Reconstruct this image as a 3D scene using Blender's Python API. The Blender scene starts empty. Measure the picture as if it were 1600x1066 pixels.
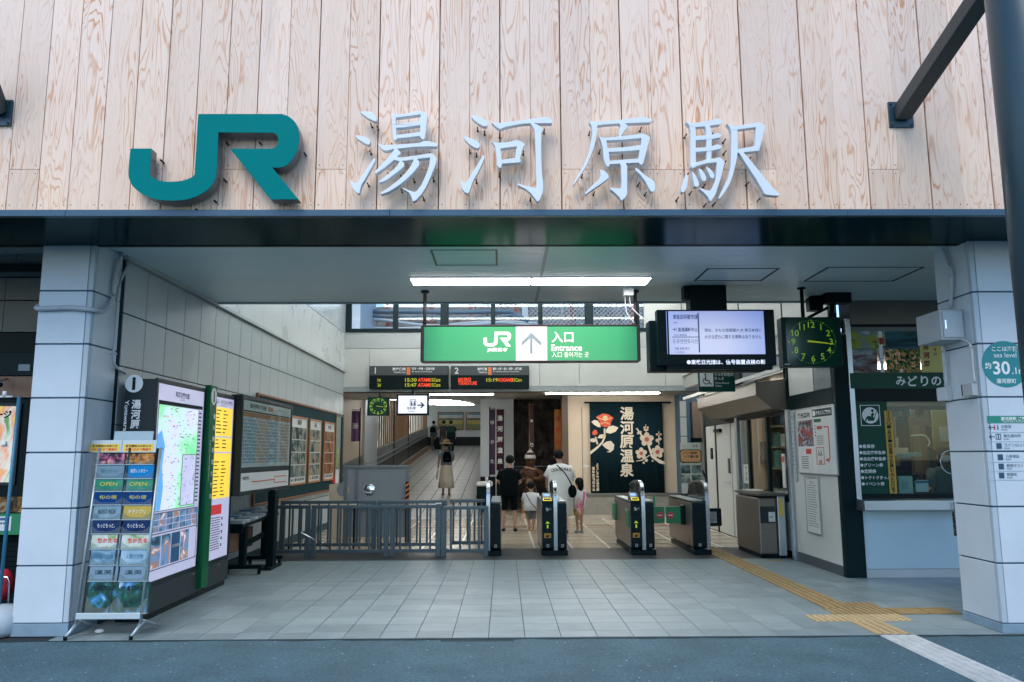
import bpy, bmesh, math, random
from mathutils import Vector, Matrix
from mathutils.geometry import tessellate_polygon
random.seed(7)
S = bpy.context.scene
COL = S.collection
R = math.radians

# ------------------------------------------------------------------ camera
FPX = 1221.0; EYE = 1.5
Yc = Vector((-13.0, -178.0, -FPX)).normalized()
Zc = Vector((-35.0, 8383.0, -FPX)); Zc = (Zc - Zc.dot(Yc)*Yc).normalized()
Xc = Yc.cross(Zc)
ROT = Matrix((Xc, Yc, Zc))           # world = ROT @ cam
cam_d = bpy.data.cameras.new('camera'); cam = bpy.data.objects.new('camera', cam_d); COL.objects.link(cam)
cam.matrix_world = Matrix.Translation((0, 0, EYE)) @ ROT.to_4x4()
cam_d.sensor_width = 36; cam_d.lens = FPX/1600*36; cam_d.clip_end = 500; cam_d.clip_start = .05
S.camera = cam

# ------------------------------------------------------------------ sky, sun, exposure
W = bpy.data.worlds.new('World'); S.world = W; W.use_nodes = True
wn = W.node_tree; bg = wn.nodes['Background']
sky = wn.nodes.new('ShaderNodeTexSky'); sky.sky_type = 'NISHITA'; sky.sun_disc = False
SUN_EL, SUN_AZ = 48, 200
sky.sun_elevation = R(SUN_EL); sky.sun_rotation = R(SUN_AZ); sky.air_density = 1.0; sky.dust_density = .6; sky.ozone_density = 4.0
wn.links.new(sky.outputs[0], bg.inputs[0]); bg.inputs[1].default_value = 0.15
sd = bpy.data.lights.new('sun', 'SUN'); sd.energy = 1.15; sd.angle = R(35); sd.color = (1, .92, .82)
so = bpy.data.objects.new('sun', sd); COL.objects.link(so)
sdir = Vector((math.sin(R(SUN_AZ))*math.cos(R(SUN_EL)), math.cos(R(SUN_AZ))*math.cos(R(SUN_EL)), math.sin(R(SUN_EL))))
so.rotation_euler = sdir.to_track_quat('Z', 'Y').to_euler()
S.view_settings.view_transform = 'Standard'; S.view_settings.look = 'None'; S.view_settings.gamma = 1
S.view_settings.exposure = 0.85; S.view_settings.use_curve_mapping = False
S.render.engine = 'CYCLES'; S.cycles.use_denoising = True
S.cycles.max_bounces = 7; S.cycles.diffuse_bounces = 4; S.cycles.glossy_bounces = 3; S.cycles.transmission_bounces = 4
S.cycles.sample_clamp_indirect = 6; S.cycles.caustics_reflective = False; S.cycles.caustics_refractive = False

# ------------------------------------------------------------------ picking helpers (pixel of the 1600 px photo -> point on a known plane)
def ray(x, y): return ROT @ Vector((x-800, 533-y, -FPX))
def PZ(x, y, z=0.0): d = ray(x, y); t = (z-EYE)/d.z; return Vector((d.x*t, d.y*t, z))
def PY(x, y, Y): d = ray(x, y); t = Y/d.y; return Vector((d.x*t, Y, EYE+d.z*t))
def PX(x, y, X): d = ray(x, y); t = X/d.x; return Vector((X, d.y*t, EYE+d.z*t))

class Fr:
    """a drawing plane: point = o + u*U + v*V + d*N"""
    def __init__(s, o, u, v, n, kind=None, val=0): s.o, s.u, s.v, s.n = Vector(o), Vector(u), Vector(v), Vector(n); s.kind, s.val = kind, val
    def at(s, u, v, d=0): return s.o + s.u*u + s.v*v + s.n*d
    def p(s, x, y):
        d = ray(x, y); o = Vector((0, 0, EYE)); t = (s.o-o).dot(s.n)/d.dot(s.n); q = o + d*t - s.o
        return q.dot(s.u), q.dot(s.v)
    def r(s, x0, y0, x1, y1):
        a = s.p(x0, y0); b = s.p(x1, y1); return min(a[0], b[0]), max(a[0], b[0]), min(a[1], b[1]), max(a[1], b[1])
def FY(Y): return Fr((0, Y, 0), (1, 0, 0), (0, 0, 1), (0, -1, 0))
def FL(X): return Fr((X, 0, 0), (0, 1, 0), (0, 0, 1), (1, 0, 0))       # faces +X (left wall)
def FRt(X): return Fr((X, 0, 0), (0, -1, 0), (0, 0, 1), (-1, 0, 0))    # faces -X (right wall)
def sub(F, u, v, d=0, flip=False): return Fr(F.at(u, v, d), F.u, F.v, F.n)

# ------------------------------------------------------------------ materials
def lin(c): c /= 255.0; return c/12.92 if c <= .04045 else ((c+.055)/1.055)**2.4
def rgb(r, g, b, k=1.0): return (lin(r)*k, lin(g)*k, lin(b)*k, 1)
MATS = {}
def M(name, col=(.5, .5, .5, 1), rough=.5, metal=0.0, var=.10, scale=6.0, bump=0.0, bscale=60., emit=None, es=1.0, alpha=None, spec=.5, stretch=(1, 1, 1), coat=0):
    if name in MATS: return MATS[name]
    m = bpy.data.materials.new(name); m.use_nodes = True; nt = m.node_tree; b = nt.nodes['Principled BSDF']; L = nt.links
    b.inputs['Base Color'].default_value = col; b.inputs['Roughness'].default_value = rough; b.inputs['Metallic'].default_value = metal
    if spec == .5 and (col[0]+col[1]+col[2])/3 < .06 and not metal: spec = .12
    b.inputs['Specular IOR Level'].default_value = spec
    if coat: b.inputs['Coat Weight'].default_value = coat; b.inputs['Coat Roughness'].default_value = .05
    tc = nt.nodes.new('ShaderNodeTexCoord'); mp = nt.nodes.new('ShaderNodeMapping'); mp.inputs['Scale'].default_value = stretch
    L.new(tc.outputs['Object'], mp.inputs['Vector'])
    if var > 0:
        n = nt.nodes.new('ShaderNodeTexNoise'); n.inputs['Scale'].default_value = scale; n.inputs['Detail'].default_value = 6; n.inputs['Roughness'].default_value = .65
        L.new(mp.outputs[0], n.inputs['Vector'])
        mr = nt.nodes.new('ShaderNodeMapRange'); mr.inputs['From Min'].default_value = .3; mr.inputs['From Max'].default_value = .7
        mr.inputs['To Min'].default_value = 1-var; mr.inputs['To Max'].default_value = 1+var; L.new(n.outputs[0], mr.inputs[0])
        oi = nt.nodes.new('ShaderNodeObjectInfo'); ma = nt.nodes.new('ShaderNodeMath'); ma.operation = 'MULTIPLY_ADD'; ma.inputs[1].default_value = var*.8; ma.inputs[2].default_value = -var*.4
        L.new(oi.outputs['Random'], ma.inputs[0]); ad = nt.nodes.new('ShaderNodeMath'); ad.operation = 'ADD'; L.new(mr.outputs[0], ad.inputs[0]); L.new(ma.outputs[0], ad.inputs[1])
        mx = nt.nodes.new('ShaderNodeVectorMath'); mx.operation = 'SCALE'; mx.inputs[0].default_value = col[:3]; L.new(ad.outputs[0], mx.inputs['Scale'])
        L.new(mx.outputs[0], b.inputs['Base Color'])
        r2 = nt.nodes.new('ShaderNodeMapRange'); r2.inputs['To Min'].default_value = max(0.02, rough-.08); r2.inputs['To Max'].default_value = min(1, rough+.1); L.new(n.outputs[0], r2.inputs[0]); L.new(r2.outputs[0], b.inputs['Roughness'])
    if bump > 0:
        n2 = nt.nodes.new('ShaderNodeTexNoise'); n2.inputs['Scale'].default_value = bscale; n2.inputs['Detail'].default_value = 4; L.new(mp.outputs[0], n2.inputs['Vector'])
        bp = nt.nodes.new('ShaderNodeBump'); bp.inputs['Strength'].default_value = bump; bp.inputs['Distance'].default_value = .01; L.new(n2.outputs[0], bp.inputs['Height']); L.new(bp.outputs[0], b.inputs['Normal'])
    if emit: b.inputs['Emission Color'].default_value = emit; b.inputs['Emission Strength'].default_value = es*(1 if es > 3 else .76)
    if alpha is not None: b.inputs['Alpha'].default_value = alpha
    MATS[name] = m; return m
def glass(name, tint=(.95, 1, 1, 1), clear=.93):
    m = bpy.data.materials.new(name); m.use_nodes = True; nt = m.node_tree; nt.nodes.clear(); L = nt.links
    o = nt.nodes.new('ShaderNodeOutputMaterial'); mx = nt.nodes.new('ShaderNodeMixShader'); t = nt.nodes.new('ShaderNodeBsdfTransparent'); g = nt.nodes.new('ShaderNodeBsdfGlossy')
    ge = nt.nodes.new('ShaderNodeNewGeometry'); dt = nt.nodes.new('ShaderNodeVectorMath'); dt.operation = 'DOT_PRODUCT'; L.new(ge.outputs['Incoming'], dt.inputs[0]); L.new(ge.outputs['Normal'], dt.inputs[1])
    ab = nt.nodes.new('ShaderNodeMath'); ab.operation = 'ABSOLUTE'; L.new(dt.outputs['Value'], ab.inputs[0]); om = nt.nodes.new('ShaderNodeMath'); om.operation = 'SUBTRACT'; om.inputs[0].default_value = 1; L.new(ab.outputs[0], om.inputs[1])
    pw = nt.nodes.new('ShaderNodeMath'); pw.operation = 'POWER'; pw.inputs[1].default_value = 5; L.new(om.outputs[0], pw.inputs[0]); f = nt.nodes.new('ShaderNodeMath'); f.operation = 'MULTIPLY_ADD'; f.inputs[1].default_value = .5; f.inputs[2].default_value = .03; L.new(pw.outputs[0], f.inputs[0])
    t.inputs[0].default_value = (tint[0]*clear, tint[1]*clear, tint[2]*clear, 1); g.inputs['Roughness'].default_value = .02
    L.new(f.outputs[0], mx.inputs[0]); L.new(t.outputs[0], mx.inputs[1]); L.new(g.outputs[0], mx.inputs[2]); L.new(mx.outputs[0], o.inputs[0]); MATS[name] = m; return m
def emis(name, col, s, rough=.3):   # lit panels and lamps
    return M(name, (col[0]*.5, col[1]*.5, col[2]*.5, 1), rough, 0, 0, emit=col, es=s)
def photo(name, cols, scale=9., stretch=(1, 1, 1), rough=.35, es=0.0, dist=1.0):
    """a printed picture seen small: patches of the given colours"""
    if name in MATS: return MATS[name]
    m = M(name, (.5, .5, .5, 1), rough, 0, 0, spec=.12); nt = m.node_tree; b = nt.nodes['Principled BSDF']; L = nt.links
    tc = nt.nodes.new('ShaderNodeTexCoord'); mp = nt.nodes.new('ShaderNodeMapping'); mp.inputs['Scale'].default_value = stretch
    oi = nt.nodes.new('ShaderNodeObjectInfo'); sc = nt.nodes.new('ShaderNodeMath'); sc.operation = 'MULTIPLY'; sc.inputs[1].default_value = 37.; L.new(oi.outputs['Random'], sc.inputs[0])
    ad = nt.nodes.new('ShaderNodeVectorMath'); L.new(tc.outputs['Object'], mp.inputs[0]); L.new(mp.outputs[0], ad.inputs[0]); L.new(sc.outputs[0], ad.inputs[1])
    n = nt.nodes.new('ShaderNodeTexNoise'); n.inputs['Scale'].default_value = scale; n.inputs['Detail'].default_value = 5; n.inputs['Distortion'].default_value = dist; L.new(ad.outputs[0], n.inputs['Vector'])
    cr = nt.nodes.new('ShaderNodeValToRGB'); el = cr.color_ramp.elements; k = len(cols)
    el[0].position = .3; el[0].color = cols[0]; el[1].position = .7; el[1].color = cols[-1]
    for i in range(1, k-1): e = el.new(.3+.4*i/(k-1)); e.color = cols[i]
    L.new(n.outputs[0], cr.inputs[0]); L.new(cr.outputs[0], b.inputs['Base Color'])
    if es: L.new(cr.outputs[0], b.inputs['Emission Color']); b.inputs['Emission Strength'].default_value = es
    return m

# ------------------------------------------------------------------ mesh building
_tc = {}
def text_mesh(s, offset=0.0):
    k = (s, offset)
    if k in _tc: return _tc[k]
    c = bpy.data.curves.new('t', 'FONT'); c.body = s; c.size = 1; c.align_x = 'LEFT'; c.resolution_u = 3; c.offset = offset; c.fill_mode = 'FRONT'
    o = bpy.data.objects.new('t', c); COL.objects.link(o)
    bpy.context.view_layer.update()
    me = bpy.data.meshes.new_from_object(o.evaluated_get(bpy.context.evaluated_depsgraph_get()))
    vs = [tuple(v.co[:2]) for v in me.vertices]; fs = [tuple(p.vertices) for p in me.polygons]
    bpy.data.objects.remove(o); bpy.data.curves.remove(c); bpy.data.meshes.remove(me)
    if vs:
        x0 = min(v[0] for v in vs); x1 = max(v[0] for v in vs); y0 = min(v[1] for v in vs); y1 = max(v[1] for v in vs)
    else: x0 = y0 = 0; x1 = y1 = 1
    _tc[k] = (vs, fs, (x0, x1, y0, y1)); return _tc[k]

class MB:
    def __init__(s): s.v = []; s.f = []; s.m = []; s.cur = 0; s.sm = False; s.smooth = []
    def add(s, vs, fs, smooth=False):
        n = len(s.v); s.v += [Vector(v) for v in vs]
        for f in fs: s.f.append([i+n for i in f]); s.m.append(s.cur); s.smooth.append(smooth)
        return s
    def mi(s, i): s.cur = i; return s
    def box(s, x0, x1, y0, y1, z0, z1):
        return s.add([(x0,y0,z0),(x1,y0,z0),(x1,y1,z0),(x0,y1,z0),(x0,y0,z1),(x1,y0,z1),(x1,y1,z1),(x0,y1,z1)],
                     [(0,3,2,1),(4,5,6,7),(0,1,5,4),(1,2,6,5),(2,3,7,6),(3,0,4,7)])
    def fbox(s, F, r, d0, d1):
        P = [F.at(u, v, d) for d in (d0, d1) for (u, v) in ((r[0],r[2]),(r[1],r[2]),(r[1],r[3]),(r[0],r[3]))]
        return s.add(P, [(0,3,2,1),(4,5,6,7),(0,1,5,4),(1,2,6,5),(2,3,7,6),(3,0,4,7)])
    def frame(s, F, r, w, d0, d1):
        u0, u1, v0, v1 = r
        s.fbox(F, (u0, u1, v1-w, v1), d0, d1); s.fbox(F, (u0, u1, v0, v0+w), d0, d1)
        s.fbox(F, (u0, u0+w, v0+w, v1-w), d0, d1); s.fbox(F, (u1-w, u1, v0+w, v1-w), d0, d1); return s
    def fpoly(s, F, pts, d0, d1, holes=()):
        loops = [list(pts)]+[list(h) for h in holes]
        tri = tessellate_polygon([[Vector((p[0], p[1], 0)) for p in l] for l in loops]); flat = [p for l in loops for p in l]; n = len(flat)
        vs = [F.at(p[0], p[1], d0) for p in flat]+[F.at(p[0], p[1], d1) for p in flat]; fs = []
        for t in tri: fs += [tuple(i+n for i in t), tuple(reversed(t))]
        k = 0
        for l in loops:
            for i in range(len(l)): a = k+i; b = k+(i+1) % len(l); fs.append((a, b, b+n, a+n))
            k += len(l)
        return s.add(vs, fs)
    def disc(s, F, u, v, r, d0, d1, n=28, ry=None): return s.fpoly(F, [(u+r*math.cos(6.28318*i/n), v+(ry or r)*math.sin(6.28318*i/n)) for i in range(n)], d0, d1)
    def text(s, F, t, r, d=.002, off=0.0, keep=True, al='c', turn=0):
        """text fitted in the rectangle r; keep: no stretching beyond the given height"""
        vs, fs, (x0, x1, y0, y1) = text_mesh(t, off)
        if not vs: return s
        w, h = x1-x0, y1-y0; W_, H_ = r[1]-r[0], r[3]-r[2]
        if turn: W_, H_ = H_, W_
        sx, sy = W_/w, H_/h
        if keep: sx = sy = min(sx, sy)
        cx, cy = (x0+x1)/2, (y0+y1)/2; mu, mv = (r[0]+r[1])/2, (r[2]+r[3])/2
        if al == 'l': mu = r[0]+w*sx/2
        out = []
        for (x, y) in vs:
            a, b = (x-cx)*sx, (y-cy)*sy
            if turn == -1: a, b = b, -a
            elif turn == 1: a, b = -b, a
            out.append(F.at(mu+a, mv+b, d))
        return s.add(out, fs)
    def vtext(s, F, t, r, d=.002, off=0.0, gap=.06):
        """characters stacked downward"""
        n = len(t); hh = (r[3]-r[2])/n
        for i, ch in enumerate(t):
            if ch == ' ': continue
            c = (r[3]-i*hh-hh/2); s.text(F, ch, (r[0], r[1], c-hh*(.5-gap), c+hh*(.5-gap)), d, off, keep=True)
        return s
    def tube(s, pts, r, n=8, caps=True, smooth=True):
        pts = [Vector(p) for p in pts]; rr = r if isinstance(r, (list, tuple)) else [r]*len(pts); rings = []
        up = Vector((0, 0, 1))
        for i, p in enumerate(pts):
            t = (pts[min(i+1, len(pts)-1)]-pts[max(i-1, 0)]).normalized(); a = t.cross(up if abs(t.z) < .95 else Vector((0, 1, 0))).normalized(); b = a.cross(t)
            rings.append([p+(a*math.cos(6.28318*k/n)+b*math.sin(6.28318*k/n))*rr[i] for k in range(n)])
        vs = [q for rg in rings for q in rg]; fs = [(i*n+k, (i+1)*n+k, (i+1)*n+(k+1) % n, i*n+(k+1) % n) for i in range(len(pts)-1) for k in range(n)]
        if caps: fs += [tuple(range(n)), tuple(reversed(range((len(pts)-1)*n, len(pts)*n)))]
        return s.add(vs, fs, smooth)
    def loft(s, rings, n=16, caps=True):
        """rings: (x, y, z, rx, ry)"""
        vs = []
        for (x, y, z, rx, ry) in rings:
            for k in range(n): a = 6.28318*k/n; vs.append((x+rx*math.cos(a), y+ry*math.sin(a), z))
        fs = [(i*n+k, i*n+(k+1) % n, (i+1)*n+(k+1) % n, (i+1)*n+k) for i in range(len(rings)-1) for k in range(n)]
        if caps: fs += [tuple(reversed(range(n))), tuple(range((len(rings)-1)*n, len(rings)*n))]
        return s.add(vs, fs, True)
    def ball(s, c, rx, ry, rz, n=14, m=9):
        rg = []
        for j in range(1, m): a = math.pi*j/m; rg.append((c[0], c[1], c[2]-rz*math.cos(a), rx*math.sin(a), ry*math.sin(a)))
        return s.loft(rg, n)

def smoothpath(p, k=4):
    p = [Vector(q) for q in p]; out = []
    for i in range(len(p)-1):
        a, b, c, d = p[max(i-1, 0)], p[i], p[i+1], p[min(i+2, len(p)-1)]
        for j in range(k):
            t = j/k; out.append(.5*((2*b)+(c-a)*t+(2*a-5*b+4*c-d)*t*t+(3*b-3*c+d-a)*t**3))
    out.append(p[-1]); return out

def wloc(o):
    l = Vector((0, 0, 0))
    while o is not None: l = l+o.location; o = o.parent
    return l
def ob(name, mb, mats, parent=None, bevel=0, seg=2, label=None, kind=None, loc=None, fixn=True):
    """link one mesh object; the geometry is in world coordinates; LOC becomes its origin when it has no parent"""
    me = bpy.data.meshes.new(name); off = wloc(parent) if parent is not None else Vector(loc or (0, 0, 0))
    me.from_pydata([v-off for v in mb.v], [], mb.f)
    if not isinstance(mats, (list, tuple)): mats = [mats]
    for m in mats: me.materials.append(m)
    if len(mats) > 1: me.polygons.foreach_set('material_index', mb.m)
    me.polygons.foreach_set('use_smooth', mb.smooth)
    if fixn:
        bm = bmesh.new(); bm.from_mesh(me); bmesh.ops.recalc_face_normals(bm, faces=bm.faces); bm.to_mesh(me); bm.free()
    o = bpy.data.objects.new(name, me); COL.objects.link(o)
    if parent is not None: o.parent = parent
    elif loc: o.location = loc
    if bevel:
        bv = o.modifiers.new('bevel', 'BEVEL'); bv.width = bevel; bv.segments = seg; bv.limit_method = 'ANGLE'; bv.angle_limit = R(40)
    if label: o['label'] = label
    if kind: o['kind'] = kind
    return o
def thing(name, label, cat, loc=(0, 0, 0), group=None):
    o = bpy.data.objects.new(name, None); COL.objects.link(o); o.location = loc; o.empty_display_size = .1
    o['label'] = label; o['category'] = cat
    if group: o['group'] = group
    return o
def tag(o, label, cat, group=None):
    o['label'] = label; o['category'] = cat
    if group: o['group'] = group
    return o
def struct(name, mb, m, parent=None, **k): return ob(name, mb, m, parent, kind='structure', **k)
def copy_tree(o, parent=None):
    c = o.copy(); COL.objects.link(c); c.parent = parent
    for ch in list(o.children): copy_tree(ch, c)
    return c
def share(name, proto, loc, parent):
    """another piece on the same mesh, moved by LOC from the first"""
    o = bpy.data.objects.new(name, proto.data); COL.objects.link(o); o.parent = parent; o.location = loc
    for md in proto.modifiers:
        n = o.modifiers.new(md.name, md.type)
        if md.type == 'BEVEL': n.width = md.width; n.segments = md.segments; n.limit_method = 'ANGLE'; n.angle_limit = md.angle_limit
    return o

# ------------------------------------------------------------------ shared materials
DARK = M('dark_teal_metal', (.004, .018, .023, 1), .4, .0, .15, spec=.22)
DARK2 = M('charcoal_metal', (.014, .028, .033, 1), .4, 0, .12, spec=.3)
BLACK = M('black_plastic', (.001, .0095, .012, 1), .38, 0, .1, spec=.12)
MATTE = M('matte_black', (.004, .010, .012, 1), .8, 0, .1)
FLASH = M('blue_grey_flashing', (.035, .085, .125, 1), .3, .3, .06)
WHITEP = M('pillar_panel', (.50, .585, .65, 1), .42, 0, .06, 2.2, .05, 90)
CORNER = M('pillar_corner', (.38, .47, .53, 1), .4, 0, .05)
JOINT = M('joint', (.05, .11, .17, 1), .6, 0, .05)
TILEW = M('wall_tile', (.40, .455, .465, 1), .38, 0, .045, 2.0, .03, 60)
WALLU = M('upper_wall', (.58, .62, .62, 1), .28, 0, .06, 1.5)
CEIL = M('ceiling_metal', (.58, .70, .73, 1), .30, .08, .05, 1.0, stretch=(.3, 3, 1))
WHITE = M('white_paint', (.66, .68, .68, 1), .45, 0, .04)
OFFW = M('offwhite_panel', (.56, .58, .56, 1), .4, 0, .04, 2)
CREAM = M('cream_wall', (.62, .52, .40, 1), .55, 0, .05, 2)
GREYP = M('grey_paint', (.22, .25, .27, 1), .5, 0, .06)
STEEL = M('stainless', (.42, .48, .52, 1), .30, .85, .03, 1.5)
STEELB = M('brushed_brown_steel', (.20, .185, .165, 1), .36, .6, .04, 1.5)
CHROME = M('chrome', (.7, .74, .78, 1), .12, 1, .03)
RAILM = M('railing_metal', (.085, .125, .145, 1), .38, .45, .1, 4)
RED = M('red', (.55, .03, .03, 1), .45); ORANGE = M('orange', (.75, .20, .06, 1), .5, 0, .04); YELLOW = M('yellow', (.75, .52, .06, 1), .5, 0, .04)
GREEN = M('sign_green', (.004, .12, .05, 1), .35, 0, .05); TEAL = M('logo_teal', (.0, .185, .185, 1), .5, 0, .04, 2, spec=.03)
INK = M('ink', (.01, .02, .025, 1), .6, 0, 0); WPRINT = M('white_print', (.75, .78, .78, 1), .5, 0, 0); CREAMP = M('cream_print', (.66, .60, .48, 1), .6, 0, .05)
PAPER = M('paper', (.62, .64, .63, 1), .55, 0, .03, 3); WOODF = M('orange_wood', (.22, .09, .035, 1), .45, 0, .2, 20, stretch=(1, 1, .1))
REDP = M('red_print', (.50, .05, .04, 1), .5, 0, 0); BLUEP = M('blue_print', (.03, .14, .30, 1), .5, 0, 0)
GLASS = glass('window_glass'); GLASST = glass('tinted_glass', (.85, .96, .94, 1), .9)
TUBE = emis('lamp_tube', (1, .93, .95, 1), 10.0); TUBEH = emis('hall_lamp_tube', (.97, 1, .98, 1), 12.5); TUBEC = emis('concourse_tube', (1, .96, .90, 1), 31.0); TUBER = emis('corridor_tube', (1, .98, .96, 1), 16.0)
EOF_P1 = 1
# ================================================================== MATERIALS OF THE LARGE SURFACES
def wood_mat():
    m = bpy.data.materials.new('larch_board'); m.use_nodes = True; nt = m.node_tree; b = nt.nodes['Principled BSDF']; L = nt.links; N = nt.nodes.new
    tc = N('ShaderNodeTexCoord'); oi = N('ShaderNodeObjectInfo'); k = N('ShaderNodeVectorMath'); k.operation = 'SCALE'; k.inputs[0].default_value = (31, 17, 53); L.new(oi.outputs['Random'], k.inputs['Scale'])
    ad = N('ShaderNodeVectorMath'); L.new(tc.outputs['Object'], ad.inputs[0]); L.new(k.outputs[0], ad.inputs[1])
    def noise(scale, st, det, dist=0):
        mp = N('ShaderNodeMapping'); mp.inputs['Scale'].default_value = st; L.new(ad.outputs[0], mp.inputs[0])
        n = N('ShaderNodeTexNoise'); n.inputs['Scale'].default_value = scale; n.inputs['Detail'].default_value = det; n.inputs['Distortion'].default_value = dist; L.new(mp.outputs[0], n.inputs['Vector']); return n.outputs[0]
    def math_(op, a, bb, c=None):
        n = N('ShaderNodeMath'); n.operation = op
        for i, q in enumerate((a, bb, c)):
            if q is None: continue
            if isinstance(q, (int, float)): n.inputs[i].default_value = q
            else: L.new(q, n.inputs[i])
        return n.outputs[0]
    f = noise(1.0, (8.0, 1, 1.0), 2.2, .45)                     # broad figure, its contours are the cathedral grain
    w = math_('MULTIPLY_ADD', f, 88, math_('MULTIPLY', noise(1, (26, 1, 2.2), 3), 2.6)); s_ = math_('SINE', w, 0)
    line = math_('POWER', math_('MULTIPLY_ADD', s_, .5, .5), 7.0)
    patch = noise(1, (3.2, 1, .9), 3); pm = N('ShaderNodeMapRange'); pm.inputs['From Min'].default_value = .40; pm.inputs['From Max'].default_value = .66; L.new(patch, pm.inputs[0])
    amt = math_('MULTIPLY', line, math_('MULTIPLY_ADD', pm.outputs[0], .85, .16))
    fine = noise(1, (240, 1, 5), 3); fm = N('ShaderNodeMapRange'); fm.inputs['To Min'].default_value = .90; fm.inputs['To Max'].default_value = 1.08; L.new(fine, fm.inputs[0])
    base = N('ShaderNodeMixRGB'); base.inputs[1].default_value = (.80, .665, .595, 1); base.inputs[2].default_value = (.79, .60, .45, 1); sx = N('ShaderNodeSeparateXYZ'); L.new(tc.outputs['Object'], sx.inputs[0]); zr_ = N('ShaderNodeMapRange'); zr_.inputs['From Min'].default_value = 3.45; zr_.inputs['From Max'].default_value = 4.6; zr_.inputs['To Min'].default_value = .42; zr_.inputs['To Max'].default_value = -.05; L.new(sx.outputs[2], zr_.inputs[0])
    bf = math_('ADD', noise(1, (2.5, 1, .45), 4), zr_.outputs[0]); L.new(bf, base.inputs[0])   # bleached by weather higher up, fresher tan low down with letters' shade painted in
    mix = N('ShaderNodeMixRGB'); mix.inputs[2].default_value = (.58, .27, .125, 1); L.new(base.outputs[0], mix.inputs[1]); L.new(math_('MULTIPLY', amt, 1.0), mix.inputs[0])
    # dark knots and grey weather streaks
    st = N('ShaderNodeMapRange'); st.inputs['From Min'].default_value = .62; st.inputs['From Max'].default_value = .8; st.inputs['To Max'].default_value = .35; L.new(noise(1, (7, 1, .5), 5), st.inputs[0])
    mix2 = N('ShaderNodeMixRGB'); mix2.inputs[2].default_value = (.30, .25, .22, 1); L.new(mix.outputs[0], mix2.inputs[1]); L.new(st.outputs[0], mix2.inputs[0])
    tint = math_('MULTIPLY', fm.outputs[0], math_('MULTIPLY_ADD', oi.outputs['Random'], .16, .90))
    sc = N('ShaderNodeVectorMath'); sc.operation = 'SCALE'; L.new(mix2.outputs[0], sc.inputs[0]); L.new(tint, sc.inputs['Scale']); L.new(sc.outputs[0], b.inputs['Base Color'])
    b.inputs['Roughness'].default_value = .55
    bp = N('ShaderNodeBump'); bp.inputs['Strength'].default_value = .25; bp.inputs['Distance'].default_value = .004; L.new(math_('ADD', line, fine), bp.inputs['Height']); L.new(bp.outputs[0], b.inputs['Normal'])
    return m
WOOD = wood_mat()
def floor_mat(name, c1, c2, rough, scale=3.0, spec=.5):
    m = M(name, c1, rough, 0, 0, spec=spec); nt = m.node_tree; b = nt.nodes['Principled BSDF']; L = nt.links; N = nt.nodes.new
    tc = N('ShaderNodeTexCoord'); oi = N('ShaderNodeObjectInfo'); ge = N('ShaderNodeNewGeometry')
    n = N('ShaderNodeTexNoise'); n.inputs['Scale'].default_value = scale; n.inputs['Detail'].default_value = 8; n.inputs['Roughness'].default_value = .7; L.new(ge.outputs['Position'], n.inputs['Vector'])
    n2 = N('ShaderNodeTexNoise'); n2.inputs['Scale'].default_value = 160; n2.inputs['Detail'].default_value = 3; L.new(ge.outputs['Position'], n2.inputs['Vector'])
    a = N('ShaderNodeMath'); a.operation = 'MULTIPLY_ADD'; a.inputs[1].default_value = .45; L.new(n2.outputs[0], a.inputs[0]); 
    a0 = N('ShaderNodeMath'); a0.operation = 'MULTIPLY'; a0.inputs[1].default_value = .75; L.new(n.outputs[0], a0.inputs[0]); L.new(a0.outputs[0], a.inputs[2])
    a2 = N('ShaderNodeMath'); a2.operation = 'MULTIPLY_ADD'; a2.inputs[1].default_value = .26; L.new(oi.outputs['Random'], a2.inputs[0]); L.new(a.outputs[0], a2.inputs[2])
    mr = N('ShaderNodeMapRange'); mr.inputs['From Min'].default_value = .42; mr.inputs['From Max'].default_value = 1.08; L.new(a2.outputs[0], mr.inputs[0])
    mx = N('ShaderNodeMixRGB'); mx.inputs[1].default_value = c1; mx.inputs[2].default_value = c2; L.new(mr.outputs[0], mx.inputs[0]); L.new(mx.outputs[0], b.inputs['Base Color'])
    bp = N('ShaderNodeBump'); bp.inputs['Strength'].default_value = .2; bp.inputs['Distance'].default_value = .004; L.new(n2.outputs[0], bp.inputs['Height']); L.new(bp.outputs[0], b.inputs['Normal'])
    return m
PAVE = floor_mat('paving_tile', (.125, .175, .185, 1), (.29, .365, .38, 1), .42)
PAVEJ = M('paving_joint', (.03, .04, .042, 1), .9)
BEIGE = floor_mat('beige_tile', (.38, .33, .25, 1), (.52, .45, .35, 1), .18, 2.0)
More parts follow.
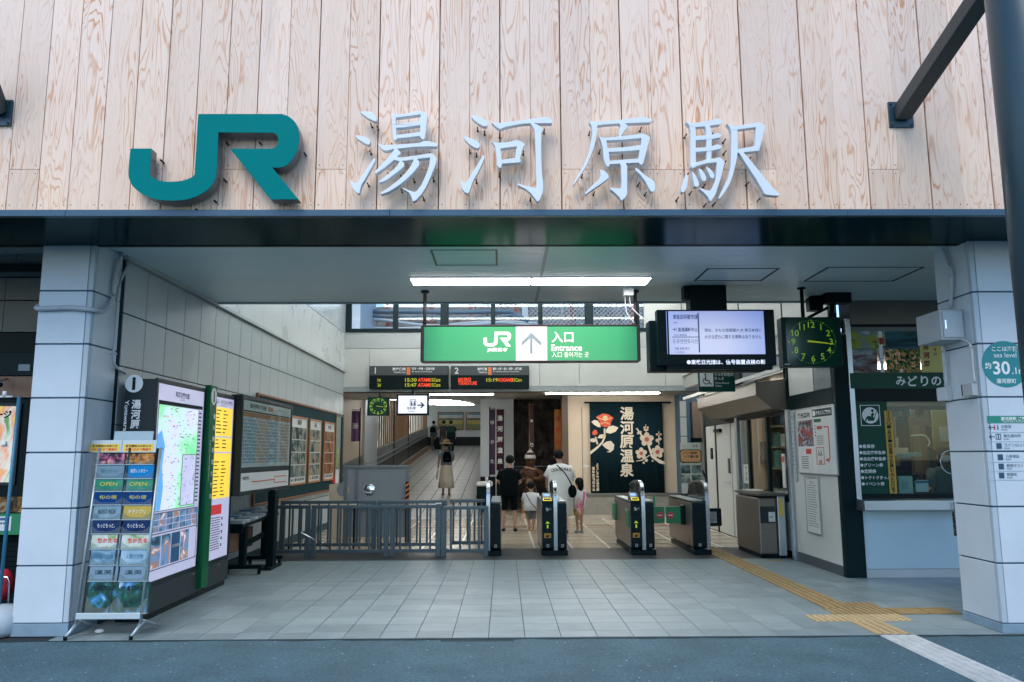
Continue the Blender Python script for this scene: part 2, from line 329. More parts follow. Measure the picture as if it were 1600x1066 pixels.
def asphalt_mat():
    m = M('asphalt', (.06, .07, .075, 1), .85, 0, 0); nt = m.node_tree; b = nt.nodes['Principled BSDF']; L = nt.links; N = nt.nodes.new
    ge = N('ShaderNodeNewGeometry')
    v = N('ShaderNodeTexVoronoi'); v.inputs['Scale'].default_value = 75; L.new(ge.outputs['Position'], v.inputs['Vector'])
    n = N('ShaderNodeTexNoise'); n.inputs['Scale'].default_value = 2.2; n.inputs['Detail'].default_value = 7; L.new(ge.outputs['Position'], n.inputs['Vector'])
    n2 = N('ShaderNodeTexNoise'); n2.inputs['Scale'].default_value = 42; n2.inputs['Detail'].default_value = 6; n2.inputs['Roughness'].default_value = .8; L.new(ge.outputs['Position'], n2.inputs['Vector'])
    cr = N('ShaderNodeValToRGB'); e = cr.color_ramp.elements; e[0].color = (.030, .072, .092, 1); e[0].position = .35; e[1].color = (.10, .20, .24, 1); e[1].position = .72
    L.new(n2.outputs[0], cr.inputs[0])
    sp = N('ShaderNodeMapRange'); sp.inputs['From Min'].default_value = .93; sp.inputs['From Max'].default_value = .97
    L.new(v.outputs['Color'], sp.inputs[0])
    mx = N('ShaderNodeMixRGB'); mx.inputs[2].default_value = (.38, .46, .50, 1); L.new(cr.outputs[0], mx.inputs[1]); L.new(sp.outputs[0], mx.inputs[0])
    m2 = N('ShaderNodeMixRGB'); m2.blend_type = 'MULTIPLY'; m2.inputs[0].default_value = .9; L.new(mx.outputs[0], m2.inputs[1])
    mr = N('ShaderNodeMapRange'); mr.inputs['From Min'].default_value = .3; mr.inputs['From Max'].default_value = .7; mr.inputs['To Min'].default_value = .75; mr.inputs['To Max'].default_value = 1.1; L.new(n.outputs[0], mr.inputs[0]); L.new(mr.outputs[0], m2.inputs[2])
    L.new(m2.outputs[0], b.inputs['Base Color'])
    bp = N('ShaderNodeBump'); bp.inputs['Strength'].default_value = .7; bp.inputs['Distance'].default_value = .006; L.new(v.outputs['Distance'], bp.inputs['Height']); L.new(bp.outputs[0], b.inputs['Normal'])
    return m
ASPH = asphalt_mat()

# ================================================================== THE BUILDING SHELL
XL, XR = -3.68, 4.2          # inner wall planes of the entrance hall
YK = 6.79                    # kerb line between road and paving
YP = 6.92                    # front of the pillars
YF = 6.05                    # wooden facade plane
ZC = 3.43                    # entrance ceiling
YB = 18.0                    # lintel wall over the concourse
YE = 9.80                    # where the low ceiling ends

m = MB(); m.box(-150, 150, -150, 150, -.6, -.012); struct('ground', m, ASPH)
m = MB(); m.box(-40, 40, -30, YK-.012, -.010, -.004); struct('road', m, ASPH)

# tiled entrance floor: 300 mm tiles
fl = MB(); fl.box(-9, 9, YK-.008, 11.62, -.25, -.007); floor = struct('tiled_floor', fl, PAVEJ)
TW = .3035
cells = []
x0 = -.13
rows = [YK]
y = 7.02
while y < 11.6: rows.append(y); y += TW
rows.append(11.62)
for j in range(len(rows)-1):
    for i in range(-14, 20):
        a = x0+i*TW
        if a+TW < XL or a > 5.9: continue
        cells.append((a, rows[j], rows[j+1]))
cells.sort(key=lambda c: (c[1]) + abs(c[0])*.05)
protos = {}; rest = MB(); cnt = 0
for (a, ya, yb) in cells:
    hid = (a > XR+.1 and ya > 9.6) or (a+TW < -3.3 and ya > 7.4) or (a > 4.25 and ya < 7.4)
    if hid or cnt >= 296:
        rest.box(a+.0025, a+TW-.0025, ya+.0025, yb-.0025, -.02, 0); continue
    key = round(yb-ya, 3)
    if key not in protos:
        t = MB(); t.box(.0025, TW-.0025, .0025, (yb-ya)-.0025, -.02, 0)
        o = ob('tile', t, PAVE, None, bevel=.002, seg=1); o.parent = floor; o.location = (a, ya, 0); protos[key] = o
    else: o = share('tile', protos[key], (a, ya, random.uniform(-.0012, .0004)), floor)
    cnt += 1
ob('tile_field', rest, PAVE, floor, kind='stuff')

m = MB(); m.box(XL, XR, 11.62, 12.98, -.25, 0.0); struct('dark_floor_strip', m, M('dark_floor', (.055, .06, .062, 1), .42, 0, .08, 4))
m = MB(); m.box(-6, 9, 12.98, 19.0, -.25, 0.0); cf = struct('concourse_floor', m, BEIGE)
m = MB()
for i in range(-14, 20):
    xx = -.13+i*.61
    if XL < xx < 5.5: m.box(xx, xx+.035, 13.0, 18.9, 0, .003)
ob('floor_line', m, M('pale_floor_line', (.62, .58, .50, 1), .3, 0, .03), cf)
m = MB(); m.box(-3.6, 5, 16.9, 17.12, 0, .0035); ob('floor_band', m, M('brown_floor_band', (.24, .12, .06, 1), .3, 0, .06), cf)
m = MB()
for j in range(10): m.box(XL, 5.4, 13.0+j*.61, 13.008+j*.61, 0, .0025)
ob('cross_joint', m, PAVEJ, cf)
m = MB(); m.box(-.6, 8, 19.0, 22.4, -.25, 0.0); struct('alcove_floor', m, BEIGE)

# ramp going up behind the gates
SL = 1.65/25.6
def rz(y): return max(0, (y-19.0)*.0775)
m = MB(); m.add([(-6.2, 19, 0), (-.6, 19, 0), (-.6, 46, rz(46)), (-6.2, 46, rz(46)), (-6.2, 19, -.3), (-.6, 19, -.3), (-.6, 46, -.3), (-6.2, 46, -.3)], [(0,1,2,3),(4,7,6,5),(0,4,5,1),(1,5,6,2),(2,6,7,3),(3,7,4,0)])
ramp = struct('ramp_floor', m, floor_mat('ramp_tile', (.25, .26, .255, 1), (.42, .43, .42, 1), .4))
m = MB()
for i in range(12):
    xx = -5.0+i*.42; m.add([(xx, 19, .003), (xx+.018, 19, .003), (xx+.018, 45, rz(45)+.003), (xx, 45, rz(45)+.003)], [(0, 1, 2, 3)])
for j in range(26):
    yy = 19.5+j; m.add([(-5, yy, rz(yy)+.003), (-.62, yy, rz(yy)+.003), (-.62, yy+.02, rz(yy+.02)+.003), (-5, yy+.02, rz(yy+.02)+.003)], [(0, 1, 2, 3)])
ob('ramp_joint', m, PAVEJ, ramp)
m = MB(); m.add([(-4.25, 19, .006), (-3.95, 19, .006), (-3.95, 45, rz(45)+.006), (-4.25, 45, rz(45)+.006)], [(0, 1, 2, 3)])
ob('ramp_band', m, M('ramp_brown_band', (.20, .11, .05, 1), .5, 0, .2), ramp)
m = MB(); m.add([(-4.7, 19, .005), (-4.26, 19, .005), (-4.26, 45, rz(45)+.005), (-4.7, 45, rz(45)+.005)], [(0, 1, 2, 3)])
ob('ramp_edge', m, M('ramp_dark_edge', (.05, .055, .055, 1), .5), ramp)

# patches and seams of the road, a dirty strip along the kerb
rd = bpy.data.objects['road']
mb = MB()
rq_ = random.Random(2); pts_ = []
for i in range(90):
    x = -7+i*.16; pts_.append((x, YK-.02-rq_.uniform(.02, .07)))
F_ = Fr((0, 0, -.0035), (1, 0, 0), (0, 1, 0), (0, 0, 1)); mb.fpoly(F_, [(pts_[0][0], YK-.013)]+pts_+[(pts_[-1][0], YK-.013)], 0, .001); ob('kerb_dirt', mb, M('kerb_dirt', (.025, .042, .048, 1), .9, 0, .3, 9), rd)
mb = MB(); x = PZ(800, 1003).x; mb.box(x-.006, x+.006, 4.5, YK-.09, -.0045, -.0028); mb2 = MB(); mb2.box(-.52, .08, YK-.13, YK-.06, -.0045, -.0026); ob('road_patch', mb2, M('road_patch', (.04, .065, .072, 1), .9, 0, .2, 20), rd)
# tactile paving
TYEL = M('tactile_yellow', (.36, .255, .11, 1), .6, 0, .16, 5); TWHT = M('tactile_white', (.50, .53, .52, 1), .6, 0, .16, 6)
TSHADE = M('tactile_shaded', (.215, .15, .065, 1), .75, 0, .22, 7); TSHADE2 = M('tactile_shaded_pale', (.36, .28, .15, 1), .75, 0, .2, 7)  # shade between the raised bars and dots, painted as a darker base
tact = thing('tactile_path', 'yellow tactile guide path running over the paving from the kerb to the gates', 'tactile path', (3.3, 9, 0))
def bars(name, x0, x1, y0, y1, along='y', n=4, m_=TYEL, z=0.0):
    t = MB(); t.box(x0, x1, y0, y1, z+.001, z+.004); t.mi(1)
    for i in range(n):
        if along == 'y': c = x0+(i+.5)*(x1-x0)/n; t.box(c-.017, c+.017, y0+.012, y1-.012, z+.004, z+.010)
        else: c = y0+(i+.5)*(y1-y0)/n; t.box(x0+.012, x1-.012, c-.017, c+.017, z+.004, z+.010)
    return ob(name, t, [TSHADE if m_ is TYEL else TSHADE2, m_], tact)
def dots(name, x0, x1, y0, y1, m_=TYEL, z=0.0, n=5):
    t = MB(); t.box(x0, x1, y0, y1, z+.001, z+.004); t.mi(1)
    for i in range(n):
        for j in range(n):
            cx = x0+(i+.5)*(x1-x0)/n; cy = y0+(j+.5)*(y1-y0)/n; t.loft([(cx, cy, z+.004, .018, .018), (cx, cy, z+.009, .011, .011)], 8)
    return ob(name, t, [TSHADE if m_ is TYEL else TSHADE2, m_], tact)
ty = 7.42; TX = 3.13
y = 15.4
while y > 8.0: bars('bar_tile', TX, TX+.3, y-.297, y, 'y'); y -= .3
g1 = PZ(1360, 955)
dots('dot_tile', TX-.02, TX+.28, y-.297, y); dots('dot_tile', TX+.285, TX+.585, y-.297, y); dots('dot_tile', TX+.285, TX+.585, y+.003, y+.3)
xx = TX+.59
while xx < 4.1: bars('bar_tile', xx, xx+.297, y-.297, y, 'x'); xx += .3
y -= .3; pale = M('tactile_pale', (.52, .39, .20, 1), .6, 0, .12, 5)
for k in range(3): dots('dot_tile', TX-.32+k*.3, TX-.32+k*.3+.297, y-.297, y, pale)
y -= .3
bars('bar_tile', TX-.02, TX+.277, YK+.002, y, 'y', 4, pale)
# white strip over the asphalt, slightly skewed
t = MB(); 
for k in range(7):
    ya, yb = YK-.02-(k+1)*.3, YK-.02-k*.3-.006
    a = PZ(1389, 995.5); b_ = PZ(1438, 995.5)
    for i in range(4):
        c = TX+.0+(i+.5)*.075
        t.box(c-.02, c+.02, ya+.01, yb-.01, .0005, .006)
    t.box(TX, TX+.3, ya, yb, -.003, .0005)
ob('white_bar_strip', t, TWHT, tact)

# ---------------------------------------------------- wooden facade
Z0 = PY(700, 327, YF).z
ZTOP = 8.6
fac = struct('facade_wall', MB().box(-9, 9, YF+.03, YF+.35, Z0, ZTOP), M('facade_backing', (.22, .14, .09, 1), .9))
FF = FY(YF)
edges = [PY(57+48.3*k, 325, YF).x for k in range(-9, 52)]
FS = .245
zj = PY(700, 265, YF).z
rnd = random.Random(3)
scr = MB()
bn = 0
for k in range(len(edges)-1):
    a, b_ = edges[k], edges[k+1]
    if b_ < -6 or a > 6: continue
    strong = (k % 2 == 0)
    ga = .0045 if strong else .001; gb = .001 if strong else .0045
    dep = rnd.uniform(-.004, .004)+(.006 if strong else 0)
    cuts = [Z0-.03]
    if rnd.random() < .38: cuts.append(zj)
    zz = (cuts[-1] if len(cuts) > 1 else Z0)+rnd.uniform(2.2, 4.2); 
    if zz < ZTOP-.5: cuts.append(zz)
    cuts.append(ZTOP)
    for i in range(len(cuts)-1):
        mb = MB(); mb.box(a+ga, b_-gb, YF-dep, YF+.026, cuts[i], cuts[i+1]-.002)
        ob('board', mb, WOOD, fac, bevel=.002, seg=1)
    for c in cuts[:-1]:
        for dz in ((.065,) if c < Z0+.01 else (.035, -.035)):
            for xs in (a+.03, b_-.03): scr.loft([(xs, 0, 0, .0045, .0045)]*2, 6) if False else scr.fpoly(FY(YF-dep), [(xs+.0045*math.cos(q), c+dz+.0045*math.sin(q)) for q in (0, 1.05, 2.1, 3.14, 4.19, 5.24)], 0, .0015)
ob('screws', scr, INK, fac, kind='stuff')
# flashing edge under the boards, dark soffit behind it
m = MB(); fx = [-9, PY(102, 330, YF-.05).x, PY(900, 330, YF-.05).x-3.0+.0, PY(1325, 330, YF-.05).x, 9]
zf1 = PY(700, 327.2, YF-.05).z
zf0 = PY(700, 337.5, YF-.05).z
ledge = thing('facade_flashing', 'blue grey metal flashing along the foot of the wooden facade', 'flashing', (0, YF-.05, zf0))
xs = [-9, fx[1], -.9, fx[3], 9]
for i in range(4): 
    mb = MB(); mb.box(xs[i]+.001, xs[i+1]-.001, YF-.05, YF-.004, zf0, zf1); ob('flashing_piece', mb, FLASH, ledge, bevel=.003)
def sof_mat():
    m = bpy.data.materials.new('soffit_gloss'); m.use_nodes = True; nt = m.node_tree; nt.nodes.clear(); L = nt.links; N = nt.nodes.new
    o = N('ShaderNodeOutputMaterial'); mx = N('ShaderNodeMixShader'); d = N('ShaderNodeBsdfDiffuse'); g = N('ShaderNodeBsdfGlossy'); mx.inputs[0].default_value = .10; d.inputs[0].default_value = (.003, .020, .025, 1); g.inputs['Roughness'].default_value = .14; g.inputs[0].default_value = (.75, .95, 1, 1)
    L.new(d.outputs[0], mx.inputs[1]); L.new(g.outputs[0], mx.inputs[2]); L.new(mx.outputs[0], o.inputs[0]); return m
SOF0 = M('soffit_dark_gloss', (.001, .011, .015, 1), .16, 0, .06, .8, spec=.05)
zs = zf0+.012
m = MB(); m.box(-9, 9, YF-.004, YP+.02, zs, zs+.02); struct('canopy_soffit', m, sof_mat())
zlip = PY(700, 377, YP+.0).z
m = MB(); m.box(-9, 9, YP-.012, YP+.06, zlip-.0, zs); struct('soffit_lip', m, DARK)
ZC = zlip
# upper building mass behind the facade, open over the hall
m = MB(); m.box(-9, 9, YF+.36, YE+.02, ZC+.25, ZTOP); struct('upper_storey', m, OFFW)

# ---------------------------------------------------- low entrance ceiling of ribbed metal
ceil = struct('entrance_ceiling', MB().box(XL-.02, 6.5, YP+.06, YE+.02, ZC+.016, ZC+.2), CEIL)
sl = MB(); y = YP+.062
while y < YE: sl.box(XL, 6.4, y, min(y+.094, YE), ZC+.004, ZC+.016); y += .1
ob('ceiling_slats', sl, CEIL, ceil, kind='stuff')
m = MB(); a = PZ(836, 380, ZC).x; m.box(.40, .43, YP+.07, YE, ZC-.002, ZC+.004); ob('seam_strip', m, M('ceiling_seam', (.30, .33, .33, 1), .4), ceil)
m = MB(); m.box(XL, 6.4, YE, YE+.06, ZC-.01, ZC+.35); ob('edge_trim', m, M('edge_trim', (.22, .30, .34, 1), .4), ceil)
# hatches in the ceiling
def hatch(px, dark):
    a = PZ(px[0], px[2], ZC); b_ = PZ(px[1], px[3], ZC); x0_, x1_, y0_, y1_ = a.x, b_.x, a.y, b_.y
    mb = MB(); F = Fr((0, 0, ZC+.004), (1, 0, 0), (0, 1, 0), (0, 0, -1))
    mb.fbox(F, (x0_, x0_+.02, y0_, y1_), 0, .006); mb.fbox(F, (x1_-.02, x1_, y0_, y1_), 0, .006); mb.fbox(F, (x0_+.02, x1_-.02, y0_, y0_+.015), 0, .004); mb.fbox(F, (x0_+.02, x1_-.02, y1_-.015, y1_), 0, .004)
    ob('hatch_frame', mb, M('hatch_dark', (.03, .05, .055, 1), .5) if dark else M('hatch_brass', (.16, .17, .13, 1), .5), ceil)
hatch((672, 778, 391, 415), 0)
hatch((1105, 1190, 420, 439), 1)
hatch((1293, 1395, 418, 440), 1)
# two lit strips of the ceiling lamp
for (pa, pb) in ((643, 829), (831, 1014)):
    a = PZ(pa, 438, ZC); b_ = PZ(pb, 438, ZC)
    first = pa == 643
    L_ = thing('ceiling_lamp', ('left' if first else 'right')+' half of the lit strip lamp in the ribbed entrance ceiling', 'lamp', (a.x, 8.5, ZC), 'lit strip lamps in the entrance ceiling')
    mb = MB(); y0_, y1_ = PZ(800, 434, ZC).y, PZ(800, 444, ZC).y; y0_, y1_ = min(y0_, y1_), max(y0_, y1_)
    mb.box(a.x+.005, b_.x-.005, y0_, y1_, ZC-.012, ZC+.002); ob('diffuser', mb, TUBE, L_)
    mb = MB(); mb.frame(Fr((0, 0, ZC+.003), (1, 0, 0), (0, 1, 0), (0, 0, -1)), (a.x-.012, b_.x+.012, y0_-.014, y1_+.014), .013, 0, .011); ob('frame', mb, WHITE, L_)

# ---------------------------------------------------- left side wall of the hall
lw = struct('left_hall_wall', MB().box(XL-.25, XL-.012, YP+.46, YB, 0, 2.0).box(XL-.25, XL-.012, YP+.46, YB, 2.0, ZC).box(XL-.25, XL-.012, YE, YB+.3, ZC, 5.6), M('wall_joint', (.012, .028, .034, 1), .8))
zr = [.12, .68, 1.24, 1.80, 2.36, 2.88, 3.40]
yj = []; y = 7.49
while y < YB: yj.append(y); y += .482
yj.append(YB)
wallt = 0; rest = MB()
for j in range(len(zr)-1):
    for i in range(len(yj)-1):
        if zr[j] > 2.3 or yj[i] > 9.3:
            mb = MB(); mb.box(XL-.012, XL, yj[i]+.005, yj[i+1]-.005, zr[j]+.006, zr[j+1]-.006)
            ob('wall_panel', mb, TILEW, lw, bevel=.003, seg=1)
        else: rest.box(XL-.012, XL, yj[i]+.003, yj[i+1]-.003, zr[j]+.004, zr[j+1]-.004)
ob('hidden_panels', rest, TILEW, lw, kind='stuff')
m = MB(); m.box(XL-.01, XL+.012, 7.4, YB, 0, .12); ob('skirting', m, M('skirting', (.03, .06, .075, 1), .4), lw)
m = MB(); m.box(XL-.012, XL+.05, YP+.5, YB, 3.40, 3.44); ob('cove_trim', m, M('cove_trim', (.42, .46, .46, 1), .35), lw)
rp = random.Random(5)
y = YE+.07; 
while y < YB:
    w_ = min(1.0, YB-y); mb = MB(); mb.box(XL-.012, XL-.002, y+.002, y+w_-.002, 3.445, 4.30); ob('upper_panel', mb, WALLU, lw); mb = MB(); mb.box(XL-.012, XL+.0, y+.002, y+w_-.002, 4.31, 5.5); ob('upper_panel', mb, M('gloss_panel', (.50, .56, .58, 1), .12, 0, .08, 1.2), lw); y += w_
# high hall: ceiling with skylight lamps
m = MB(); m.box(XL-.3, 6.6, YE+.02, YB+.3, 5.55, 5.75); hc = struct('hall_ceiling', m, WHITE)
for k, yy in enumerate((11.4, 13.4, 15.4, 17.2)):
    L_ = thing('hall_lamp', 'long lit tube lamp under the high hall ceiling, '+('nearest to the entrance', 'second from the entrance', 'third from the entrance', 'nearest to the high windows')[k], 'lamp', (0, yy, 5.5), 'tube lamps of the high hall')
    mb = MB(); mb.box(-3.2, 4.6, yy-.06, yy+.06, 5.46, 5.50); ob('tube', mb, TUBEH, L_)
    mb = MB(); mb.box(-3.22, 4.62, yy-.08, yy+.08, 5.50, 5.55); ob('housing', mb, WHITE, L_)

# ---------------------------------------------------- lintel wall with the high windows at its top
FB = FY(YB)
zl0 = FB.p(800, 612)[1]; zl1 = FB.p(800, 545)[1]; zw0 = FB.p(700, 518)[1]; 
lint = struct('lintel_wall', MB().box(XL, 6.6, YB+.02, YB+.3, zl0, zw0), OFFW)
pan = [535, 577, 730, 843, 905, 1039, 1087, 1200]
for i in range(len(pan)-1):
    a = FB.p(pan[i], 575)[0]; b_ = FB.p(pan[i+1], 575)[0]; mb = MB(); mb.fbox(FB, (a+.006, b_-.006, zl0+.12, zl1), -.02, .006); ob('panel', mb, OFFW, lint, bevel=.004, seg=1)
m = MB(); m.fbox(FB, (XL, 6.6, zl1+.02, zw0-.01), -.02, 0); ob('upper_band', m, M('band_grey', (.44, .47, .47, 1), .35, 0, .04), lint)
m = MB(); m.fbox(FB, (XL, 6.6, zl0+.0, zl0+.05), -.3, .06).fbox(FB, (XL, 6.6, zl0+.05, zl0+.11), -.02, .03); ob('bottom_rail', m, M('lintel_rail', (.34, .38, .39, 1), .35, .2), lint)
win = thing('clerestory_window', 'long high window in a dark frame above the lintel, rock wall and fence seen through it', 'window', (0, YB, zw0))
m = MB(); m.fbox(FB, (XL+.02, 3.6, zw0-.02, zw0+.07), -.1, .02); ob('sill', m, DARK, win)
for (a, b_) in ((541, 549), (614, 622), (688, 701), (767, 774), (841, 848), (914, 927), (992, 999), (1065, 1078), (1110, 1116)):
    r0 = FB.p(a, 500)[0]; r1 = FB.p(b_, 500)[0]; mb = MB(); mb.fbox(FB, (r0, r1, zw0+.07, 5.55), -.08, .02); ob('mullion', mb, DARK, win)
m = MB(); m.fbox(FB, (XL+.05, 3.6, zw0+.07, 5.55), -.05, -.045); ob('pane', m, GLASS, win)
m = MB(); m.box(3.3, 6.6, YB+.02, YB+.3, zw0, 5.6); struct('lintel_side_wall', m, OFFW)
# concourse ceiling behind the lintel
def cz(y): return zl0+.02+(y-YB)*.0535
CCM = M('concourse_ceiling', (.36, .34, .31, 1), .35, 0, .05, 2)
m = MB(); m.add([(-6.5, YB+.3, cz(YB)), (8, YB+.3, cz(YB)), (8, 22.6, cz(20.3)), (-6.5, 22.6, cz(20.3)), (-6.5, YB+.3, cz(YB)+.3), (8, YB+.3, cz(YB)+.3), (8, 22.6, cz(20.3)+.3), (-6.5, 22.6, cz(20.3)+.3)], [(0,3,2,1),(4,5,6,7),(0,1,5,4),(1,2,6,5),(2,3,7,6),(3,0,4,7)]); struct('concourse_ceiling', m, CCM)
m = MB(); m.add([(-6.5, 22.6, cz(22.6)), (-.5, 22.6, cz(22.6)), (-.5, 46.5, cz(46)), (-6.5, 46.5, cz(46)), (-6.5, 22.6, cz(22.6)+.3), (-.5, 22.6, cz(22.6)+.3), (-.5, 46.5, cz(46)+.3), (-6.5, 46.5, cz(46)+.3)], [(0,3,2,1),(4,5,6,7),(0,1,5,4),(1,2,6,5),(2,3,7,6),(3,0,4,7)]); struct('ramp_ceiling', m, CCM)
# lit strips under that ceiling
for (pa, pb, py_, Y, lab) in ((672, 771, 625.5, 19.4, 'lit strip lamp over the foot of the ramp'), (853, 938, 618, 18.9, 'lit strip lamp over the concourse, beside the dark rock wall'), (941, 1030, 618, 18.9, 'lit strip lamp over the dark flowered banner'), (1093, 1104, 623, 19.2, 'short lit strip lamp in the corner past the banner'), (857, 934, 618.5, 21.0, 'added strip lamp brightening the white end wall, unseen behind the other strips')):  # last strip is added, hidden behind the others, to brighten the white end wall
    F = FY(Y); a = F.p(pa, py_); b_ = F.p(pb, py_); zc_ = cz(Y)
    L_ = thing('concourse_lamp', lab, 'lamp', (a[0], Y, zc_), 'strip lamps under the concourse ceiling')
    mb = MB(); mb.box(a[0], b_[0], Y-.05, Y+.05, zc_-.055, zc_-.02); ob('tube', mb, TUBEC, L_)
    mb = MB(); mb.box(a[0]-.01, b_[0]+.01, Y-.06, Y+.06, zc_-.02, zc_+.0); ob('housing', mb, WHITE, L_)
for k, Y in enumerate((24, 29, 34, 38, 42)):
    L_ = thing('ramp_lamp', ('first', 'second', 'third', 'fourth', 'last')[k]+' of the lit lamps over the sloping corridor', 'lamp', (-2.8, Y, cz(Y)), 'lamps of the sloping corridor')
    mb = MB(); mb.box(-3.6, -1.6, Y-.03, Y+.03, cz(Y)-.10, cz(Y)-.06); ob('tube', mb, TUBER, L_)
# ================================================================== PILLARS
def pillar(name, label, x0, x1, y0, y1, side, zs_):
    L_ = thing(name, label, 'pillar', ((x0+x1)/2, (y0+y1)/2, 0), 'white panelled pillars of the entrance')
    mb = MB(); mb.box(x0+.015, x1-.015, y0+.015, y1-.015, 0, zlip+.01); ob('core', mb, JOINT, L_)
    mb = MB(); mb.box(x0-.004, x1+.004, y0-.004, y1+.004, 0, zs_[0]); ob('base', mb, M('pillar_base', (.18, .28, .36, 1), .55, 0, .12, 6), L_, bevel=.004)
    for i in range(len(zs_)-1):
        a, b_ = zs_[i]+.007, zs_[i+1]-.007
        if side > 0: fr = (x0, x1-.052); sx = x1
        else: fr = (x0+.052, x1); sx = x0
        ob('front_panel', MB().box(fr[0], fr[1], y0, y0+.02, a, b_), WHITEP, L_, bevel=.003, seg=1)
        if side > 0:
            ob('side_panel', MB().box(x1-.02, x1, y0+.052, y1, a, b_), WHITEP, L_, bevel=.003, seg=1)
            ob('corner_piece', MB().box(x1-.048, x1-.001, y0+.001, y0+.048, a, b_), CORNER, L_, bevel=.006)
            ob('outer_panel', MB().box(x0, x0+.016, y0+.022, y1, a, b_), WHITEP, L_)
        else:
            ob('side_panel', MB().box(x0, x0+.02, y0+.052, y1, a, b_), WHITEP, L_, bevel=.003, seg=1)
            ob('corner_piece', MB().box(x0+.001, x0+.048, y0+.001, y0+.048, a, b_), CORNER, L_, bevel=.006)
    return L_
FPl = FY(YP)
zsL = [FPl.p(20, 975)[1]] + [FPl.p(40, y_)[1] for y_ in (884.5, 795, 707.5, 622, 537.8, 454.5)] + [zlip+.01]
pL = pillar('pillar', 'white panelled pillar behind the leaflet rack, a pipe bent round it', -4.16, XL-.005, YP, 7.42, 1, zsL)
FPr = FY(6.80)
zsR = [FPr.p(1580, 975)[1]] + [FPr.p(1560, y_)[1] for y_ in (880.5, 792, 705.5, 620.5, 537, 456)] + [zlip+.02]
XRP = 4.19
pR = pillar('pillar', 'white panelled pillar with the round teal altitude sticker on it', XRP, 5.0, 6.80, 7.37, -1, zsR)

# ---- pipes on the left pillar
PIPE = M('grey_pipe', (.40, .46, .50, 1), .35, 0, .05)
def pipe(name, label, pts, r, clips=()):
    L_ = thing(name, label, 'pipe', tuple(pts[0]))
    ob('tube', MB().tube(smoothpath(pts, 5), r, 10), PIPE, L_)
    for c in clips:
        mb = MB(); q = Vector(c); mb.ball(q, .03, .03, .012, 8, 5); ob('clip', mb, PIPE, L_)
    return L_
xf = XL+.03; fyy = YP-.035
pts = [PX(207, 397, xf)+Vector((0,0,.12)), PX(190, 392, xf), PX(181, 430, xf), PX(178, 460, xf), PX(170, 480, xf), PX(158, 487, xf)+Vector((0,-.02,0)), PY(145, 484, fyy), PY(110, 481, fyy), PY(80, 482, fyy), PY(58, 482, fyy), PY(54, 478, fyy)+Vector((0, .06, .01))]
pipe('conduit_pipe', 'grey pipe running down the white pillar and bent round its front', pts, .022, (PY(98, 481, fyy), PX(178, 441, xf), PX(160, 487, xf)))
pts = [PX(204, 396, xf), PX(203, 410, xf), PX(188, 440, xf), PX(184, 470, xf), PX(181, 520, xf), PX(177, 555, xf), PX(180, 572, xf), PX(196, 583, xf)]
pipe('conduit_pipe', 'thinner grey pipe running down behind the pillar to the information board', pts, .014, (PX(178, 553, xf),))
# ---- box and pipes on the right pillar
xs_ = XRP-.03
pts = [PX(1473, 388, xs_), PX(1480, 405, xs_), PX(1487, 430, xs_), PX(1485, 482, xs_)]
pipe('conduit_pipe', 'grey pipe coming down the side of the pillar into the grey box', pts, .016, (PX(1487, 432, xs_),))
bx = thing('junction_box', 'grey electric box fixed to the side of the pillar above the ticket window', 'electric box', tuple(PX(1480, 510, XRP)))
a = PX(1505, 484, XRP); b_ = PX(1481, 538, XRP); 
ob('case', MB().box(XRP-.22, XRP-.002, a.y, b_.y+.12, b_.z, a.z), M('box_grey', (.36, .41, .43, 1), .4, 0, .04), bx, bevel=.006)
ob('door', MB().box(XRP-.20, XRP-.02, a.y-.012, a.y-.001, b_.z+.02, a.z-.02), M('box_door', (.40, .47, .50, 1), .4, 0, .04), bx, bevel=.004)
ob('latch', MB().box(XRP-.19, XRP-.175, a.y-.02, a.y-.012, (a.z+b_.z)/2-.04, (a.z+b_.z)/2+.04), CHROME, bx)
pts = [PX(1500, 530, xs_), PX(1512, 535, xs_), PX(1518, 545, xs_), PX(1520, 570, xs_), PX(1523, 598, xs_)]
pipe('conduit_pipe', 'thin pale pipe bending out of the grey box down to the small card box', pts, .011)
cb = thing('card_box', 'small grey and black switch box at the foot of the thin pipe on the pillar', 'switch box', tuple(PX(1520, 610, XRP)))
a = PX(1528, 598, XRP); c_ = PX(1514, 620, XRP)
ob('case', MB().box(XRP-.055, XRP-.001, a.y, c_.y, c_.z, a.z), M('box_grey'), cb, bevel=.004); ob('front', MB().box(XRP-.052, XRP-.004, c_.y+.001, c_.y+.02, c_.z+.01, a.z-.005), BLACK, cb)
pts = [PX(1473, 535, xs_), PX(1477, 560, xs_), PX(1479, 600, xs_), PX(1480, 612, xs_)]
pipe('conduit_pipe', 'dark shaded pipe going down from the grey box beside the ticket window sign', pts, .012)
cb = thing('socket_box', 'small pale socket box on the far edge of the pillar side', 'socket box', tuple(PX(1482, 617, XRP)))
a = PX(1487, 604, XRP); c_ = PX(1473, 628, XRP); ob('case', MB().box(XRP-.05, XRP-.001, a.y, c_.y, c_.z, a.z), M('box_grey'), cb, bevel=.004); ob('lid', MB().box(XRP-.056, XRP-.05, a.y+.01, c_.y-.01, c_.z+.01, a.z-.01), WHITEP, cb)
